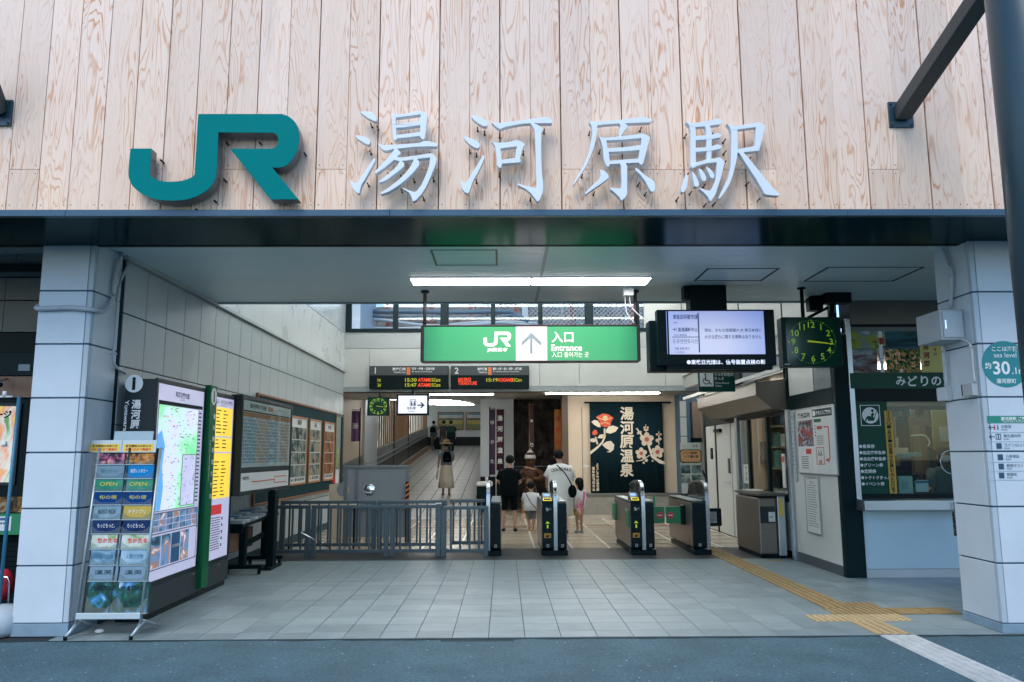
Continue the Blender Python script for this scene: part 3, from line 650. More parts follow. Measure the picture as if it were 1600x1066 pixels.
# ---- stickers on the right pillar
F = FY(6.798); STK = M('sticker_teal', (.004, .20, .22, 1), .35, 0, .02)
st = thing('round_sticker', 'round teal sticker giving the height above sea level, on the white pillar', 'sticker', tuple(F.at(*F.p(1571, 569))))
cu, cv = F.p(1570.5, 569); rr = (F.p(1607, 569)[0]-cu)*.99
ob('disc', MB().disc(F, cu, cv, rr, 0, .0015, 48), STK, st)
mb = MB(); fr = lambda a, b_, c, d: F.r(a, b_, c, d)
mb.text(F, 'ここは海抜', fr(1549, 541, 1590, 549.5), .003, .015); mb.text(F, 'sea level', fr(1552, 551, 1588, 559), .003); mb.text(F, '約', fr(1538, 565, 1549, 578), .003, .02)
mb.text(F, '30', fr(1550, 562, 1579, 588), .003, .02); mb.text(F, '.1m', fr(1580, 571, 1602, 588), .003, .01); mb.text(F, '湯河原町', fr(1556, 591, 1588, 600), .003, .015)
ob('lettering', mb, WPRINT, st)
gs = thing('guide_sticker', 'green headed list of station facilities printed on the white pillar', 'sticker', tuple(F.at(*F.p(1580, 690))))
ob('header', MB().fbox(F, fr(1542, 650, 1640, 661), 0, .0015), M('sticker_green', (.01, .22, .16, 1), .4, 0, .02), gs)
mb = MB(); mb.text(F, '湯河原駅 ご案内', fr(1559, 651.5, 1612, 657.5), .003, .02); mb.text(F, 'Yugawara Station Information', fr(1560, 658, 1606, 660.5), .003)
ob('header_lettering', mb, WPRINT, gs)
mb = MB(); icons = [(1556, 668), (1560, 682.5), (1561, 697), (1563, 714.5), (1564.5, 729), (1565, 743)]
txt = ['化粧室', '観光案内所', 'コインロッカー', '公衆電話', '郵便ポスト', '喫煙所']
for i, ((x, y_), t_) in enumerate(zip(icons, txt)):
    if i: mb.frame(F, fr(x-4.5, y_-4.5, x+4.5, y_+4.5), .005, 0, .0015)
    if i in (2, 3, 4, 5): mb.fbox(F, fr(x-3.5, y_-3.5, x+3.5, y_+3.5), 0, .0012)
    if i == 1: mb.text(F, 'i', fr(x-2, y_-3.5, x+2, y_+3.5), .002, .03)
    mb.text(F, t_, fr(x+8, y_-4, x+8+len(t_)*6.3, y_+1), .002, .0, al='l'); mb.text(F, 'Guide' if i else 'Toilets', fr(x+8, y_+2, x+22, y_+4.5), .002, al='l')
for (x, y_) in ((1549, 668), (1550, 682.5)):
    u, v = F.p(x, y_); mb.fbox(F, (u-.022, u+.026, v-.003, v+.003), 0, .0015); mb.fpoly(F, [(u-.026, v), (u-.008, v+.02), (u-.002, v+.016), (u-.016, v), (u-.002, v-.016), (u-.008, v-.02)], 0, .0015)
ob('print', mb, M('navy_print', (.02, .07, .13, 1), .5, 0, 0), gs)
mb = MB()
for y_ in (675.5, 690, 703.5, 722, 736, 750): mb.fbox(F, fr(1544, y_, 1640, y_+.4), 0, .001)
ob('rule', mb, M('rule_blue', (.30, .42, .50, 1), .5, 0, 0), gs)
mb = MB(); x, y_ = icons[0]; u, v = F.p(x-2, y_); mb.fbox(F, (u-.005, u+.005, v-.02, v+.01), 0, .0015); mb.disc(F, u, v+.017, .005, 0, .0015, 10); ob('red_figure', mb, REDP, gs)
mb = MB(); u, v = F.p(x+3, y_); mb.fbox(F, (u-.005, u+.005, v-.02, v+.01), 0, .0015); mb.disc(F, u, v+.017, .005, 0, .0015, 10); ob('blue_figure', mb, BLUEP, gs)

# ================================================================== LETTERS ON THE FACADE
LF = YF-.13          # front plane of the letters
FLt = FY(LF)
LETM = M('letter_face', (.66, .74, .80, 1), .32, 0, .02); LETS = M('letter_edge', (.42, .47, .49, 1), .35, .3, .05)
def tr(F, pts, ox, oy, k): return [F.p(ox+x/k, oy+y/k) for (x, y) in pts]
def letter(name, label, ox, oy, k, strokes, pins, thick=.055):
    c0 = FLt.p(ox+500/k, oy+900/k); L_ = thing(name, label, 'sign letter', (c0[0], LF, c0[1]), 'station name letters')
    for i, s_ in enumerate(strokes):
        holes = []
        if isinstance(s_, tuple): s_, holes = s_
        mb = MB(); mb.fpoly(FLt, tr(FLt, s_, ox, oy, k), .0016*i-thick, .0016*i, [tr(FLt, h, ox, oy, k) for h in holes])
        o = ob('stroke', mb, [LETM], L_, bevel=.0025, seg=2)
    for (x, y_) in pins:
        u, v = FLt.p(ox+x/k, oy+y_/k); mb = MB(); mb.tube([FLt.at(u, v, -thick+.01), (u, YF+.004, v)], .005, 8); mb.tube([(u, YF+.0, v), (u, YF-.008, v)], .009, 8); ob('mounting_pin', mb, DARK2, L_)
    return L_
letter('sign_letter', 'first white character of the station name, beside the teal logo', 540, 165, 6.6625, [
 [(145,65),(200,60),(270,62),(300,95),(325,130),(325,160),(300,165),(230,130),(180,95)],
 [(95,312),(140,312),(185,318),(225,338),(255,360),(258,385),(250,402),(235,412),(190,390),(120,345)],
 [(300,540),(312,570),(260,665),(215,750),(165,830),(155,870),(145,915),(130,918),(110,905),(75,865),(58,830),(48,785),(55,780),(72,795),(90,805),(115,810),(135,790),(150,760),(225,650)],
 ([(470,75),(495,85),(520,92),(640,85),(735,62),(800,60),(835,78),(855,105),(850,160),(832,300),(825,345),(810,355),(795,352),(770,320),(650,335),(540,345),(520,368),(505,360),(495,340),(485,200),(478,120)],
  [[(523,130),(700,108),(782,96),(778,160),(650,180),(525,200)], [(528,235),(600,232),(778,208),(776,275),(640,295),(530,308)]]),
 [(335,395),(365,408),(400,415),(600,405),(770,392),(810,375),(850,370),(885,378),(915,385),(945,398),(958,412),(950,432),(860,430),(700,435),(580,450),(500,458),(430,475),(395,470),(370,450),(350,425)],
 [(515,450),(535,455),(555,468),(577,503),(540,535),(500,575),(430,635),(380,672),(350,690),(320,715),(300,700),(340,655),(370,620),(430,560),(480,500)],
 [(500,550),(520,540),(590,545),(740,525),(885,500),(905,505),(925,520),(945,545),(952,565),(945,600),(930,640),(890,740),(840,850),(790,930),(740,985),(718,998),(700,1000),(690,970),(685,950),(660,910),(620,885),(590,865),(605,862),(650,882),(700,900),(722,902),(745,890),(790,830),(840,720),(870,630),(880,550),(740,562),(620,580),(560,585),(510,572)],
 [(575,580),(598,590),(612,605),(614,625),(605,645),(560,685),(480,745),(440,775),(400,795),(355,808),(350,790),(420,740),(500,670),(530,640),(550,610),(560,590)],
 [(715,555),(745,562),(770,590),(770,612),(768,630),(720,690),(640,770),(540,850),(450,905),(375,930),(360,915),(450,860),(560,775),(640,690),(690,620),(705,580)]],
 [(250,160), (315,185), (240,445), (535,380), (870,465), (430,680), (565,705), (215,785), (905,730), (700,740), (570,850), (800,930), (470,370)])
letter('sign_letter', 'second white character of the station name, with a boxed mouth shape in it', 710, 165, 6.6625, [
 [(172,95),(235,110),(300,128),(328,155),(340,180),(342,200),(340,210),(320,215),(300,215),(255,190),(215,160),(178,125)],
 [(95,318),(160,338),(220,358),(248,378),(262,400),(265,418),(262,430),(252,442),(240,448),(200,435),(150,400),(105,350)],
 [(300,512),(318,535),(285,615),(250,690),(215,750),(190,800),(170,860),(155,905),(140,918),(110,905),(80,870),(68,830),(65,800),(62,770),(75,775),(90,798),(115,802),(135,788),(150,765),(180,710),(215,660)],
 [(385,168),(405,180),(430,188),(560,172),(800,142),(900,125),(965,122),(1000,138),(1022,160),(1015,188),(830,188),(720,192),(640,205),(540,225),(510,235),(480,250),(455,240),(420,212),(390,185)],
 [(790,188),(830,188),(870,205),(900,225),(925,255),(912,275),(905,300),(905,560),(915,740),(922,800),(925,860),(920,905),(905,950),(890,985),(870,1005),(855,995),(845,980),(800,920),(740,870),(655,830),(660,815),(730,835),(850,862),(855,820),(850,700),(848,560),(838,290),(830,250),(810,215)],
 ([(390,380),(415,388),(440,392),(560,385),(655,362),(700,380),(735,405),(728,425),(712,450),(685,560),(692,575),(690,590),(670,598),(495,610),(492,635),(488,650),(475,655),(460,650),(442,620),(440,540),(425,430),(405,400)], [[(480,452),(650,430),(640,490),(632,548),(495,568)]])],
 [(237,200), (310,240), (225,470), (470,270), (940,220), (470,680), (225,750), (795,940), (155,430), (720,450)])
letter('sign_letter', 'third white character of the station name, a cliff shape over a small sun', 885, 170, 7.107, [
 [(255,130),(290,140),(330,145),(550,130),(700,110),(850,85),(905,100),(955,125),(935,152),(820,155),(660,162),(560,165),(420,175),(345,185),(300,190),(275,160)],
 [(250,150),(300,140),(345,160),(343,210),(340,260),(328,340),(310,420),(270,530),(220,640),(150,750),(85,845),(75,850),(78,830),(85,815),(120,755),(160,690),(215,580),(242,510),(260,440),(285,300),(288,240),(280,190)],
 [(585,155),(640,160),(665,175),(685,195),(665,225),(640,255),(610,300),(605,320),(580,320),(588,250),(602,195)],
 ([(360,310),(400,322),(440,325),(600,310),(760,290),(840,275),(890,292),(930,320),(922,350),(910,380),(880,500),(862,570),(850,610),(838,622),(820,622),(800,600),(650,608),(480,618),(475,635),(465,645),(450,640),(435,620),(415,560),(405,440),(395,400),(380,350)],
  [[(442,355),(640,345),(832,328),(828,405),(640,430),(455,442)], [(470,482),(640,475),(812,460),(800,555),(640,568),(480,580)]]),
 [(585,595),(655,600),(675,640),(675,800),(675,940),(668,968),(650,990),(615,1025),(600,1010),(590,990),(540,940),(490,900),(490,875),(530,885),(608,890),(612,800),(605,640)],
 [(370,678),(400,685),(430,700),(455,725),(470,750),(468,765),(460,780),(380,840),(290,900),(215,955),(205,940),(270,870),(340,810),(365,780),(380,745),(375,710)],
 [(765,658),(800,675),(840,715),(880,750),(925,775),(960,800),(978,825),(985,850),(985,900),(970,920),(950,930),(935,920),(920,900),(880,820),(820,740),(765,690)]],
 [(268,225), (845,180), (383,430), (185,705), (820,800), (680,730), (900,905), (320,900)])
letter('sign_letter', 'last white character of the station name, the horse and ruler one', 1055, 170, 6.27, [
 [(105,130),(130,138),(160,150),(200,170),(203,340),(203,520),(195,555),(180,580),(165,585),(150,575),(150,400),(152,220),(140,170)],
 [(105,130),(160,142),(250,132),(350,115),(395,98),(430,100),(450,112),(462,130),(440,155),(390,158),(330,170),(200,180),(150,172)],
 [(290,165),(340,170),(358,230),(357,360),(355,500),(308,510),(305,300),(302,210)],
 [(195,268),(300,262),(360,255),(385,245),(410,240),(438,245),(455,255),(450,272),(440,285),(400,292),(360,300),(200,312)],
 [(195,385),(310,380),(360,370),(385,358),(410,352),(438,357),(455,368),(452,382),(445,395),(400,405),(360,415),(200,428)],
 [(150,560),(200,530),(310,500),(380,490),(430,478),(462,500),(485,530),(475,560),(468,590),(455,645),(440,700),(410,790),(395,840),(370,880),(352,905),(340,910),(330,895),(320,870),(280,825),(235,790),(245,778),(270,790),(300,800),(330,806),(350,802),(375,750),(392,700),(400,640),(405,528),(300,540),(215,565),(170,588)],
 [(105,642),(125,660),(124,700),(120,740),(112,770),(100,800),(88,818),(75,825),(60,820),(55,805),(55,780),(60,760),(75,735),(85,700)],
 [(160,620),(178,632),(190,645),(208,675),(225,710),(232,735),(230,752),(222,765),(210,770),(195,768),(185,760),(172,700)],
 [(225,590),(245,595),(260,605),(278,630),(290,650),(302,680),(302,700),(292,712),(280,718),(260,710),(248,680),(240,650)],
 [(300,570),(322,582),(345,600),(362,620),(375,640),(382,660),(378,675),(370,686),(358,690),(345,682),(335,665),(322,635),(308,605)],
 [(500,152),(520,160),(545,170),(605,190),(608,300),(608,420),(602,480),(590,540),(560,660),(542,710),(520,760),(470,840),(430,890),(420,880),(440,835),(470,780),(515,680),(530,620),(540,560),(545,380),(545,240),(530,190)],
 [(540,185),(640,170),(760,150),(790,142),(820,140),(850,158),(880,180),(872,210),(860,250),(840,330),(828,380),(815,420),(780,424),(775,400),(785,190),(700,200),(600,215),(545,215)],
 [(600,405),(700,388),(780,372),(808,400),(800,422),(700,432),(605,442)],
 [(615,435),(660,435),(720,500),(800,600),(880,700),(960,790),(1020,845),(1015,855),(1005,862),(940,858),(880,850),(862,835),(850,810),(780,690),(700,570),(650,490)]],
 [(125,225), (385,215), (510,275), (515,390), (515,490), (760,455), (145,610), (45,850), (175,790), (740,700), (320,910), (850,860), (410,900), (310,720)])
JR = [(660,72),(1380,72),(1420,84),(1450,100),(1478,124),(1500,150),(1518,188),(1530,230),(1533,270),(1530,310),(1523,357),(1510,400),(1488,443),(1460,480),(1428,512),(1390,530),(1350,536),(1300,535),(1525,810),(1285,810),(935,372),(1290,372),(1315,364),(1333,350),(1345,328),(1348,310),(1350,285),(1343,262),(1328,245),(1305,235),(833,232),(828,400),(820,560),(810,625),(795,665),(770,700),(738,730),(700,755),(652,782),(600,800),(550,812),(500,818),(450,821),(400,820),(350,817),(300,810),(248,796),(200,775),(155,748),(120,720),(92,690),(75,660),(60,620),(58,580),(62,500),(75,370),(255,370),(250,480),(245,600),(260,618),(285,632),(315,644),(350,652),(395,657),(440,656),(485,653),(530,645),(568,634),(600,620),(618,607),(628,590),(640,400),(655,130)]
FJ = FY(YF-.155)
lg = thing('railway_logo', 'big teal railway company logo of two joined letters on the wooden facade', 'logo', (FJ.p(360, 315)[0], YF-.155, FJ.p(360, 315)[1]))
ob('face', MB().fpoly(FJ, tr(FJ, JR, 190, 165, 5.517), -.004, 0), TEAL, lg, bevel=.002)
ob('case', MB().fpoly(FJ, tr(FJ, JR, 190, 165, 5.517), -.10, -.0045), M('logo_side', (.16, .19, .21, 1), .3, .4, .05), lg)
mb = MB()
for (x, y_) in ((290,430),(865,275),(1155,275),(1550,370),(845,600),(760,785),(1370,790),(600,860)):
    u, v = FJ.p(190+x/5.517, 165+y_/5.517); mb = MB(); mb.tube([(u, YF-.06, v), (u, YF+.004, v)], .008, 8); ob('mounting_pin', mb, DARK2, lg)

# ================================================================== STEEL POST AND BRACES OUTSIDE
STP = M('painted_steel', (.022, .055, .075, 1), .32, .1, .08, 3)
BRC = M('brace_steel', (.028, .045, .05, 1), .4, .1, .08, 3)
Ypost = 3.9
a = PY(1547, 0, Ypost); r_ = .165
m_ = thing('steel_post', 'thick round dark blue steel post standing in front of the facade', 'post', (a.x+r_, Ypost, 0))
ob('tube', MB().tube([(a.x+r_, Ypost, 0), (a.x+r_, Ypost, 7.2)], r_, 40), STP, m_)
ob('base_collar', MB().tube([(a.x+r_, Ypost, 0), (a.x+r_, Ypost, .03)], r_+.06, 40), STP, m_)
def brace(label, px0, px1, plate):
    P0 = PY(*px0, YF-.03); d = PX(*px1, P0.x)
    P1 = P0 + (d-P0)*1.6
    L_ = thing('brace_beam', label, 'beam', tuple(P0), 'square steel braces from the facade')
    dr = (P1-P0).normalized(); a_ = Vector((1, 0, 0)); b2 = dr.cross(a_).normalized(); w_ = .062
    vs = [p + a_*sx*w_ + b2*sy*w_ for p in (P0, P1) for (sx, sy) in ((-1,-1),(1,-1),(1,1),(-1,1))]
    ob('beam', MB().add(vs, [(0,3,2,1),(4,5,6,7),(0,1,5,4),(1,2,6,5),(2,3,7,6),(3,0,4,7)]), BRC, L_, bevel=.008)
    mb = MB(); mb.box(P0.x-.10, P0.x+.10, YF-.02, YF-.002, P0.z-.11, P0.z+.11); ob('base_plate', mb, STP, L_, bevel=.003)
    for sx in (-1, 1):
        for sz in (-1, 1): ob('bolt', MB().tube([(P0.x+sx*.08, YF-.02, P0.z+sz*.09), (P0.x+sx*.08, YF-.034, P0.z+sz*.09)], .009, 6), STP, L_)
    return L_
brace('dark square steel brace rising from its plate on the boards to the round post', (1409, 178), (1530, -2), None)
brace('dark square steel brace whose plate just shows at the edge of the logo side', (-3, 175), (-60, 20), None)

# ================================================================== HANGING GREEN ENTRANCE SIGN
YS = 9.05
F = FY(YS); 
es = thing('entrance_sign', 'long lit green entrance sign with a white arrow square hanging from the ceiling', 'sign', tuple(F.at(*F.p(830, 565))))
r_ = F.r(659, 508, 1000, 565)
ob('case', MB().fbox(F, r_, -.16, -.012).frame(F, r_, .016, -.012, .004), M('sign_case', (.03, .025, .03, 1), .35, .1, .05), es, bevel=.004)
def lit_green():
    m = emis('lit_green', rgb(70, 190, 125), .46); nt = m.node_tree; b = nt.nodes['Principled BSDF']; L = nt.links; N = nt.nodes.new
    tc = N('ShaderNodeTexCoord'); sp = N('ShaderNodeSeparateXYZ'); L.new(tc.outputs['Object'], sp.inputs[0])
    ab = N('ShaderNodeMath'); ab.operation = 'ABSOLUTE'; L.new(sp.outputs[0], ab.inputs[0])
    cr = N('ShaderNodeValToRGB'); e = cr.color_ramp.elements; e[0].position = .45; e[0].color = rgb(95, 200, 130); e[1].position = 1.0; e[1].color = rgb(20, 125, 85)
    w = e.new(.80); w.color = rgb(72, 188, 120)
    mr = N('ShaderNodeMapRange'); mr.inputs['From Max'].default_value = 1.27; L.new(ab.outputs[0], mr.inputs[0]); L.new(mr.outputs[0], cr.inputs[0]); L.new(cr.outputs[0], b.inputs['Emission Color'])
    b.inputs['Base Color'].default_value = (.02, .15, .07, 1); return m
r2 = F.r(663, 511, 996, 563); a0 = F.p(806, 540)[0]; a1 = F.p(855, 540)[0]
ob('lit_panel', MB().fbox(F, (r2[0], a0, r2[2], r2[3]), -.012, 0).fbox(F, (a1, r2[1], r2[2], r2[3]), -.012, 0), lit_green(), es)
ob('arrow_panel', MB().fbox(F, (a0+.001, a1-.001, r2[2], r2[3]), -.012, .001), emis('lit_cream', rgb(250, 232, 228), .68), es)
k = 6.1538
arrow = [(543,325),(543,178),(463,252),(460,215),(555,120),(652,215),(650,252),(567,178),(567,325)]
ob('arrow', MB().fpoly(F, tr(F, arrow, 740, 500, k), .001, .003), M('arrow_grey', rgb(110, 125, 130), .5, 0, 0, emit=rgb(110, 128, 132), es=.45), es)
u0, v0 = F.p(755, 542); u1, v1 = F.p(798.5, 518.5)
jr = [(u0+(x-55)/(1533-55)*(u1-u0), v0+(821-y_)/(821-72)*(v1-v0)) for (x, y_) in JR]
LITW = emis('lit_white_print', rgb(252, 238, 232), .72)
mb = MB(); mb.fpoly(F, jr, .0, .002); mb.text(F, 'JR東日本', F.r(761, 543.5, 793.5, 550.5), .002, .045, keep=False); mb.text(F, '入口', F.r(861.5, 518, 896, 535.5), .002, .022, keep=False)
mb.text(F, 'Entrance', F.r(861, 538.5, 909.5, 548.5), .002, .022, keep=False); mb.text(F, '入口', F.r(862, 550, 878, 558.5), .002, .004, keep=False); mb.text(F, '들어가는 곳', F.r(881.5, 550, 920, 558.5), .002, .004, keep=False)
ob('lettering', mb, LITW, es)
for (x, y_) in ((663, 452), (994, 452)):
    u, v = F.p(x, 470); ob('hanger', MB().tube([(u, YS+.07, ZC+.01), (u, YS+.07, r_[3]-.02)], .022, 12), M('hanger_brown', (.05, .045, .042, 1), .4, .2, .1), es); ob('ceiling_flange', MB().tube([(u, YS+.07, ZC+.005), (u, YS+.07, ZC-.02)], .05, 14), DARK2, es)
ob('end_cap', MB().fbox(F, (r_[0]-.012, r_[0]-.001, r_[2]+.01, r_[3]-.01), -.15, -.01), DARK2, es); ob('end_cap', MB().fbox(F, (r_[1]+.001, r_[1]+.012, r_[2]+.01, r_[3]-.01), -.15, -.01), DARK2, es)
# small white box with cables by the sign
wb = thing('cable_box', 'small white cable box on the ceiling beside the sign hanger, cables dropping from it', 'cable box', tuple(PZ(982, 455, ZC)))
F2 = FY(9.0); r3 = F2.r(973, 450, 989, 460); ob('case', MB().fbox(F2, (r3[0], r3[1], ZC-.09, ZC+.004), -.06, .06), WHITE, wb, bevel=.004)
q = [F2.at(*F2.p(x, y_)) for (x, y_) in ((977, 458), (977, 472), (980, 490), (992, 505))]; ob('cable', MB().tube(smoothpath(q), .006, 6), WHITE, wb)
q = [F2.at(*F2.p(x, y_)) for (x, y_) in ((984, 458), (985, 475), (992, 486), (1003, 496), (1015, 505), (1026, 509))]; ob('cable', MB().tube(smoothpath(q), .007, 6), WHITE, wb)

# ================================================================== INFORMATION SCREEN
YM = 8.7; F = FY(YM)
sc_ = thing('information_screen', 'black hanging screen showing train disruption news over a strip of running text', 'screen', tuple(F.at(*F.p(1118, 580))))
r_ = F.r(1026, 484, 1214, 571)
ob('case', MB().fbox(F, (r_[0], r_[1], F.p(1100, 571)[1], r_[3]), -.12, 0), BLACK, sc_, bevel=.008)
ob('backing', MB().fbox(F, F.r(1017, 498, 1202, 578), -.34, -.125), BLACK, sc_, bevel=.01)
ob('lower_bar', MB().fbox(F, F.r(1042, 571, 1208, 577), -.11, -.01), BLACK, sc_)
ob('bezel_strip', MB().fbox(F, F.r(1040, 486, 1043, 570), 0, .003), DARK2, sc_)
def screen_mat():
    m = emis('screen_glow', rgb(180, 200, 245), .55, .15); nt = m.node_tree; b = nt.nodes['Principled BSDF']; L = nt.links; N = nt.nodes.new
    tc = N('ShaderNodeTexCoord'); mp = N('ShaderNodeMapping'); mp.inputs['Scale'].default_value = (1.1, 1, 1.6); mp.inputs['Location'].default_value = (.08, 0, -.45); L.new(tc.outputs['Object'], mp.inputs[0])
    g = N('ShaderNodeTexGradient'); g.gradient_type = 'SPHERICAL'; L.new(mp.outputs[0], g.inputs[0]); cr = N('ShaderNodeValToRGB'); e = cr.color_ramp.elements; e[0].position = .0; e[0].color = rgb(112, 142, 225); e[1].position = .8; e[1].color = rgb(212, 216, 244)
    L.new(g.outputs[1], cr.inputs[0]); L.new(cr.outputs[0], b.inputs['Emission Color']); return m
ob('display', MB().fbox(F, F.r(1044, 486.5, 1196, 553.5), -.001, .003), screen_mat(), sc_)
ob('display_margin', MB().fbox(F, F.r(1040.5, 486.5, 1043.6, 553.5), -.001, .003), emis('screen_edge', rgb(130, 160, 225), .6), sc_)
SCI = M('screen_ink', (.02, .05, .16, 1), .6, 0, 0, emit=rgb(45, 62, 110), es=.6)
mb = MB()
mb.text(F, '東急田園都市線', F.r(1051, 491.5, 1090, 499), .004, .02, keep=False); mb.text(F, '混雑', F.r(1052, 503, 1058, 506), .004); mb.text(F, '直通運転中止', F.r(1059, 512, 1090, 518.5), .004, .02, keep=False)
mb.text(F, '○○○ 信号故障', F.r(1053, 522, 1073, 525.5), .004, .015, keep=False); mb.fbox(F, F.r(1050, 526.4, 1091, 527.4), .003, .0045); mb.text(F, '도큐덴엔토시선', F.r(1051, 530, 1090, 537), .004, .0, keep=False)
mb.text(F, '직통 운행 중지', F.r(1054, 543, 1077, 547), .004, .012, keep=False); mb.text(F, 'ㅇㅇ 신호고장', F.r(1054, 549, 1069, 552), .004, .01, keep=False)
u, v = F.p(1053, 515); mb.fbox(F, (u-.02, u+.01, v-.003, v+.003), .003, .0045).fbox(F, (u+.02, u+.026, v-.02, v+.02), .003, .0045).fpoly(F, [(u+.0, v+.018), (u+.016, v), (u+.0, v-.018)], .003, .0045)
mb.text(F, '現在、おもな首都圏の JR 東日本線に', F.r(1100.5, 513.5, 1190, 519.5), .004, .012, keep=False); mb.text(F, '大きな遅れに関する情報はありません', F.r(1100.5, 523.5, 1190, 529.5), .004, .012, keep=False)
mb.fbox(F, F.r(1091.5, 489, 1091.9, 551), .003, .004)
ob('screen_text', mb, SCI, sc_)
mb = MB(); mb.text(F, '●東武日光線は、信号装置点検の影', F.r(1073, 562.3, 1196, 569.5), .002, .02, keep=False); ob('running_text', mb, emis('led_white', rgb(215, 225, 250), .9), sc_)
u0, v0 = F.p(1083, 484); u1, _ = F.p(1141, 484)
ob('ceiling_mount', MB().box(u0, u1, YM+.12, YM+.34, v0-.01, ZC+.006), BLACK, sc_, bevel=.004); ob('mount_flange', MB().box(u0-.06, u0-.005, YM+.16, YM+.30, ZC-.15, ZC+.005), BLACK, sc_)

# ================================================================== CLOCKS
CLF = M('clock_face', (.003, .045, .028, 1), .12, 0, .1, 3, spec=.6); LUM = M('luminous_print', (.32, .55, .03, 1), .4, 0, 0, emit=rgb(150, 205, 50), es=.16)
def clock(label, Y, c, w, h, face_r, hang_px, depth, group=None, angle_m=97, angle_h=96):
    F = FY(Y); cu, cv = F.p(*c); sx = F.p(c[0]+1, c[1])[0]-cu
    L_ = thing('clock', label, 'clock', (cu, Y, cv-h*sx/2), group)
    r_ = (cu-w*sx/2, cu+w*sx/2, cv-h*sx/2, cv+h*sx/2)
    ob('case', MB().fbox(F, r_, -depth, 0), M('clock_case', (.004, .03, .028, 1), .3, 0, .05), L_, bevel=.012, seg=3)
    fr_ = face_r*sx; n = 12; pts = []
    q = fr_*1.09; cr_ = fr_*.28
    for (ax, ay, s0) in ((1, 1, 0), (-1, 1, 90), (-1, -1, 180), (1, -1, 270)):
        for i in range(6): t = R(s0+i*18); pts.append((cu+ax*(q-cr_)+cr_*math.cos(t), cv+ay*(q*.94-cr_)+cr_*math.sin(t)))
    ob('dial', MB().fpoly(F, pts, 0, .002), CLF, L_)
    mb = MB()
    for i in range(60):
        t = R(i*6); rr = fr_*.99; x, y_ = cu+rr*math.sin(t), cv+rr*math.cos(t)*.92
        mb.disc(F, x, y_, sx*(1.1 if i % 5 == 0 else .45), .002, .003, 6)
    for i in range(1, 13):
        t = R(i*30); rr = fr_*.80; x, y_ = cu+rr*math.sin(t), cv+rr*math.cos(t)*.90; s_ = fr_*.13
        mb.text(F, str(i), (x-s_*1.2, x+s_*1.2, y_-s_, y_+s_), .003, .008)
    ob('numerals', mb, LUM, L_)
    for (nm, an, ln, wd) in (('hour_hand', angle_h, .62, .035), ('minute_hand', angle_m, .92, .022)):
        t = R(an); ux, uy = math.sin(t), math.cos(t); px_, py_ = uy, -ux; f_ = fr_
        P = [(cu-ux*f_*.2+px_*wd*f_, cv-uy*f_*.2+py_*wd*f_), (cu+ux*f_*ln+px_*wd*.6*f_, cv+uy*f_*ln+py_*wd*.6*f_), (cu+ux*f_*ln-px_*wd*.6*f_, cv+uy*f_*ln-py_*wd*.6*f_), (cu-ux*f_*.2-px_*wd*f_, cv-uy*f_*.2-py_*wd*f_)]
        dd = .006 if nm == 'hour_hand' else .009
        ob(nm, MB().fpoly(F, P, dd, dd+.002), M('hand_lime', (.42, .55, .02, 1), .35, 0, 0, emit=rgb(190, 205, 20), es=.2), L_)
    return L_, F, r_, sx
ck, F, r_, sx = clock('green dialled clock hanging beside the information screen', 8.9, (1269, 534), 93, 78, 37, None, .16)
u = F.p(1258, 480)[0]; 
for uu in (u,): ob('hanger', MB().tube([(uu, 8.98, r_[3]-.01), (uu, 8.98, ZC+.004)], .022, 12), BLACK, ck); ob('ceiling_flange', MB().tube([(uu, 8.98, ZC-.012), (uu, 8.98, ZC+.004)], .05, 14), BLACK, ck)
ob('maker_plate', MB().fbox(F, F.r(1226, 568.3, 1236.5, 570.3), .0, .002), M('pale_plate', (.4, .45, .45, 1), .4), ck)
ck2, F, r_, sx = clock('small dark green clock hanging under the lintel, beside the toilet sign', 17.6, (591, 635), 34, 29, 13, None, .1)
ob('hanger', MB().tube([(r_[0]+.27, 17.65, r_[3]-.01), (r_[0]+.27, 17.65, zl0)], .015, 8), DARK, ck2)
# ---- loudspeaker beside the clock
F = FY(9.3); sp = thing('loudspeaker', 'black loudspeaker on a bracket under the ceiling, above the hanging clock', 'loudspeaker', tuple(F.at(*F.p(1300, 475))))
ob('front_speaker', MB().fbox(F, F.r(1288, 449, 1328, 474), -.12, .06), BLACK, sp, bevel=.008); ob('rear_speaker', MB().fpoly(F, [F.p(1270, 461), F.p(1283, 456), F.p(1292, 459), F.p(1294, 482), F.p(1272, 482)], -.25, -.13), BLACK, sp, bevel=.006)
u0, v0 = F.p(1288, 445); u1, _ = F.p(1324, 445)
ob('yoke', MB().tube([(u0, 9.3, v0-.05), (u0, 9.3, v0), (u1, 9.3, v0), (u1, 9.3, v0-.04)], .008, 6), BLACK, sp)
u0, v0 = F.p(1306, 474); ob('arm', MB().tube([(u0, 9.4, v0), (u0-.02, 9.42, v0-.18)], .03, 8).tube([F.at(*F.p(1268, 494), -.12), F.at(*F.p(1300, 478), -.12)], .018, 8), BLACK, sp)
ob('mount', MB().tube([(u0+.02, 9.4, v0), (u0+.02, 9.4, ZC)], .012, 8), BLACK, sp)

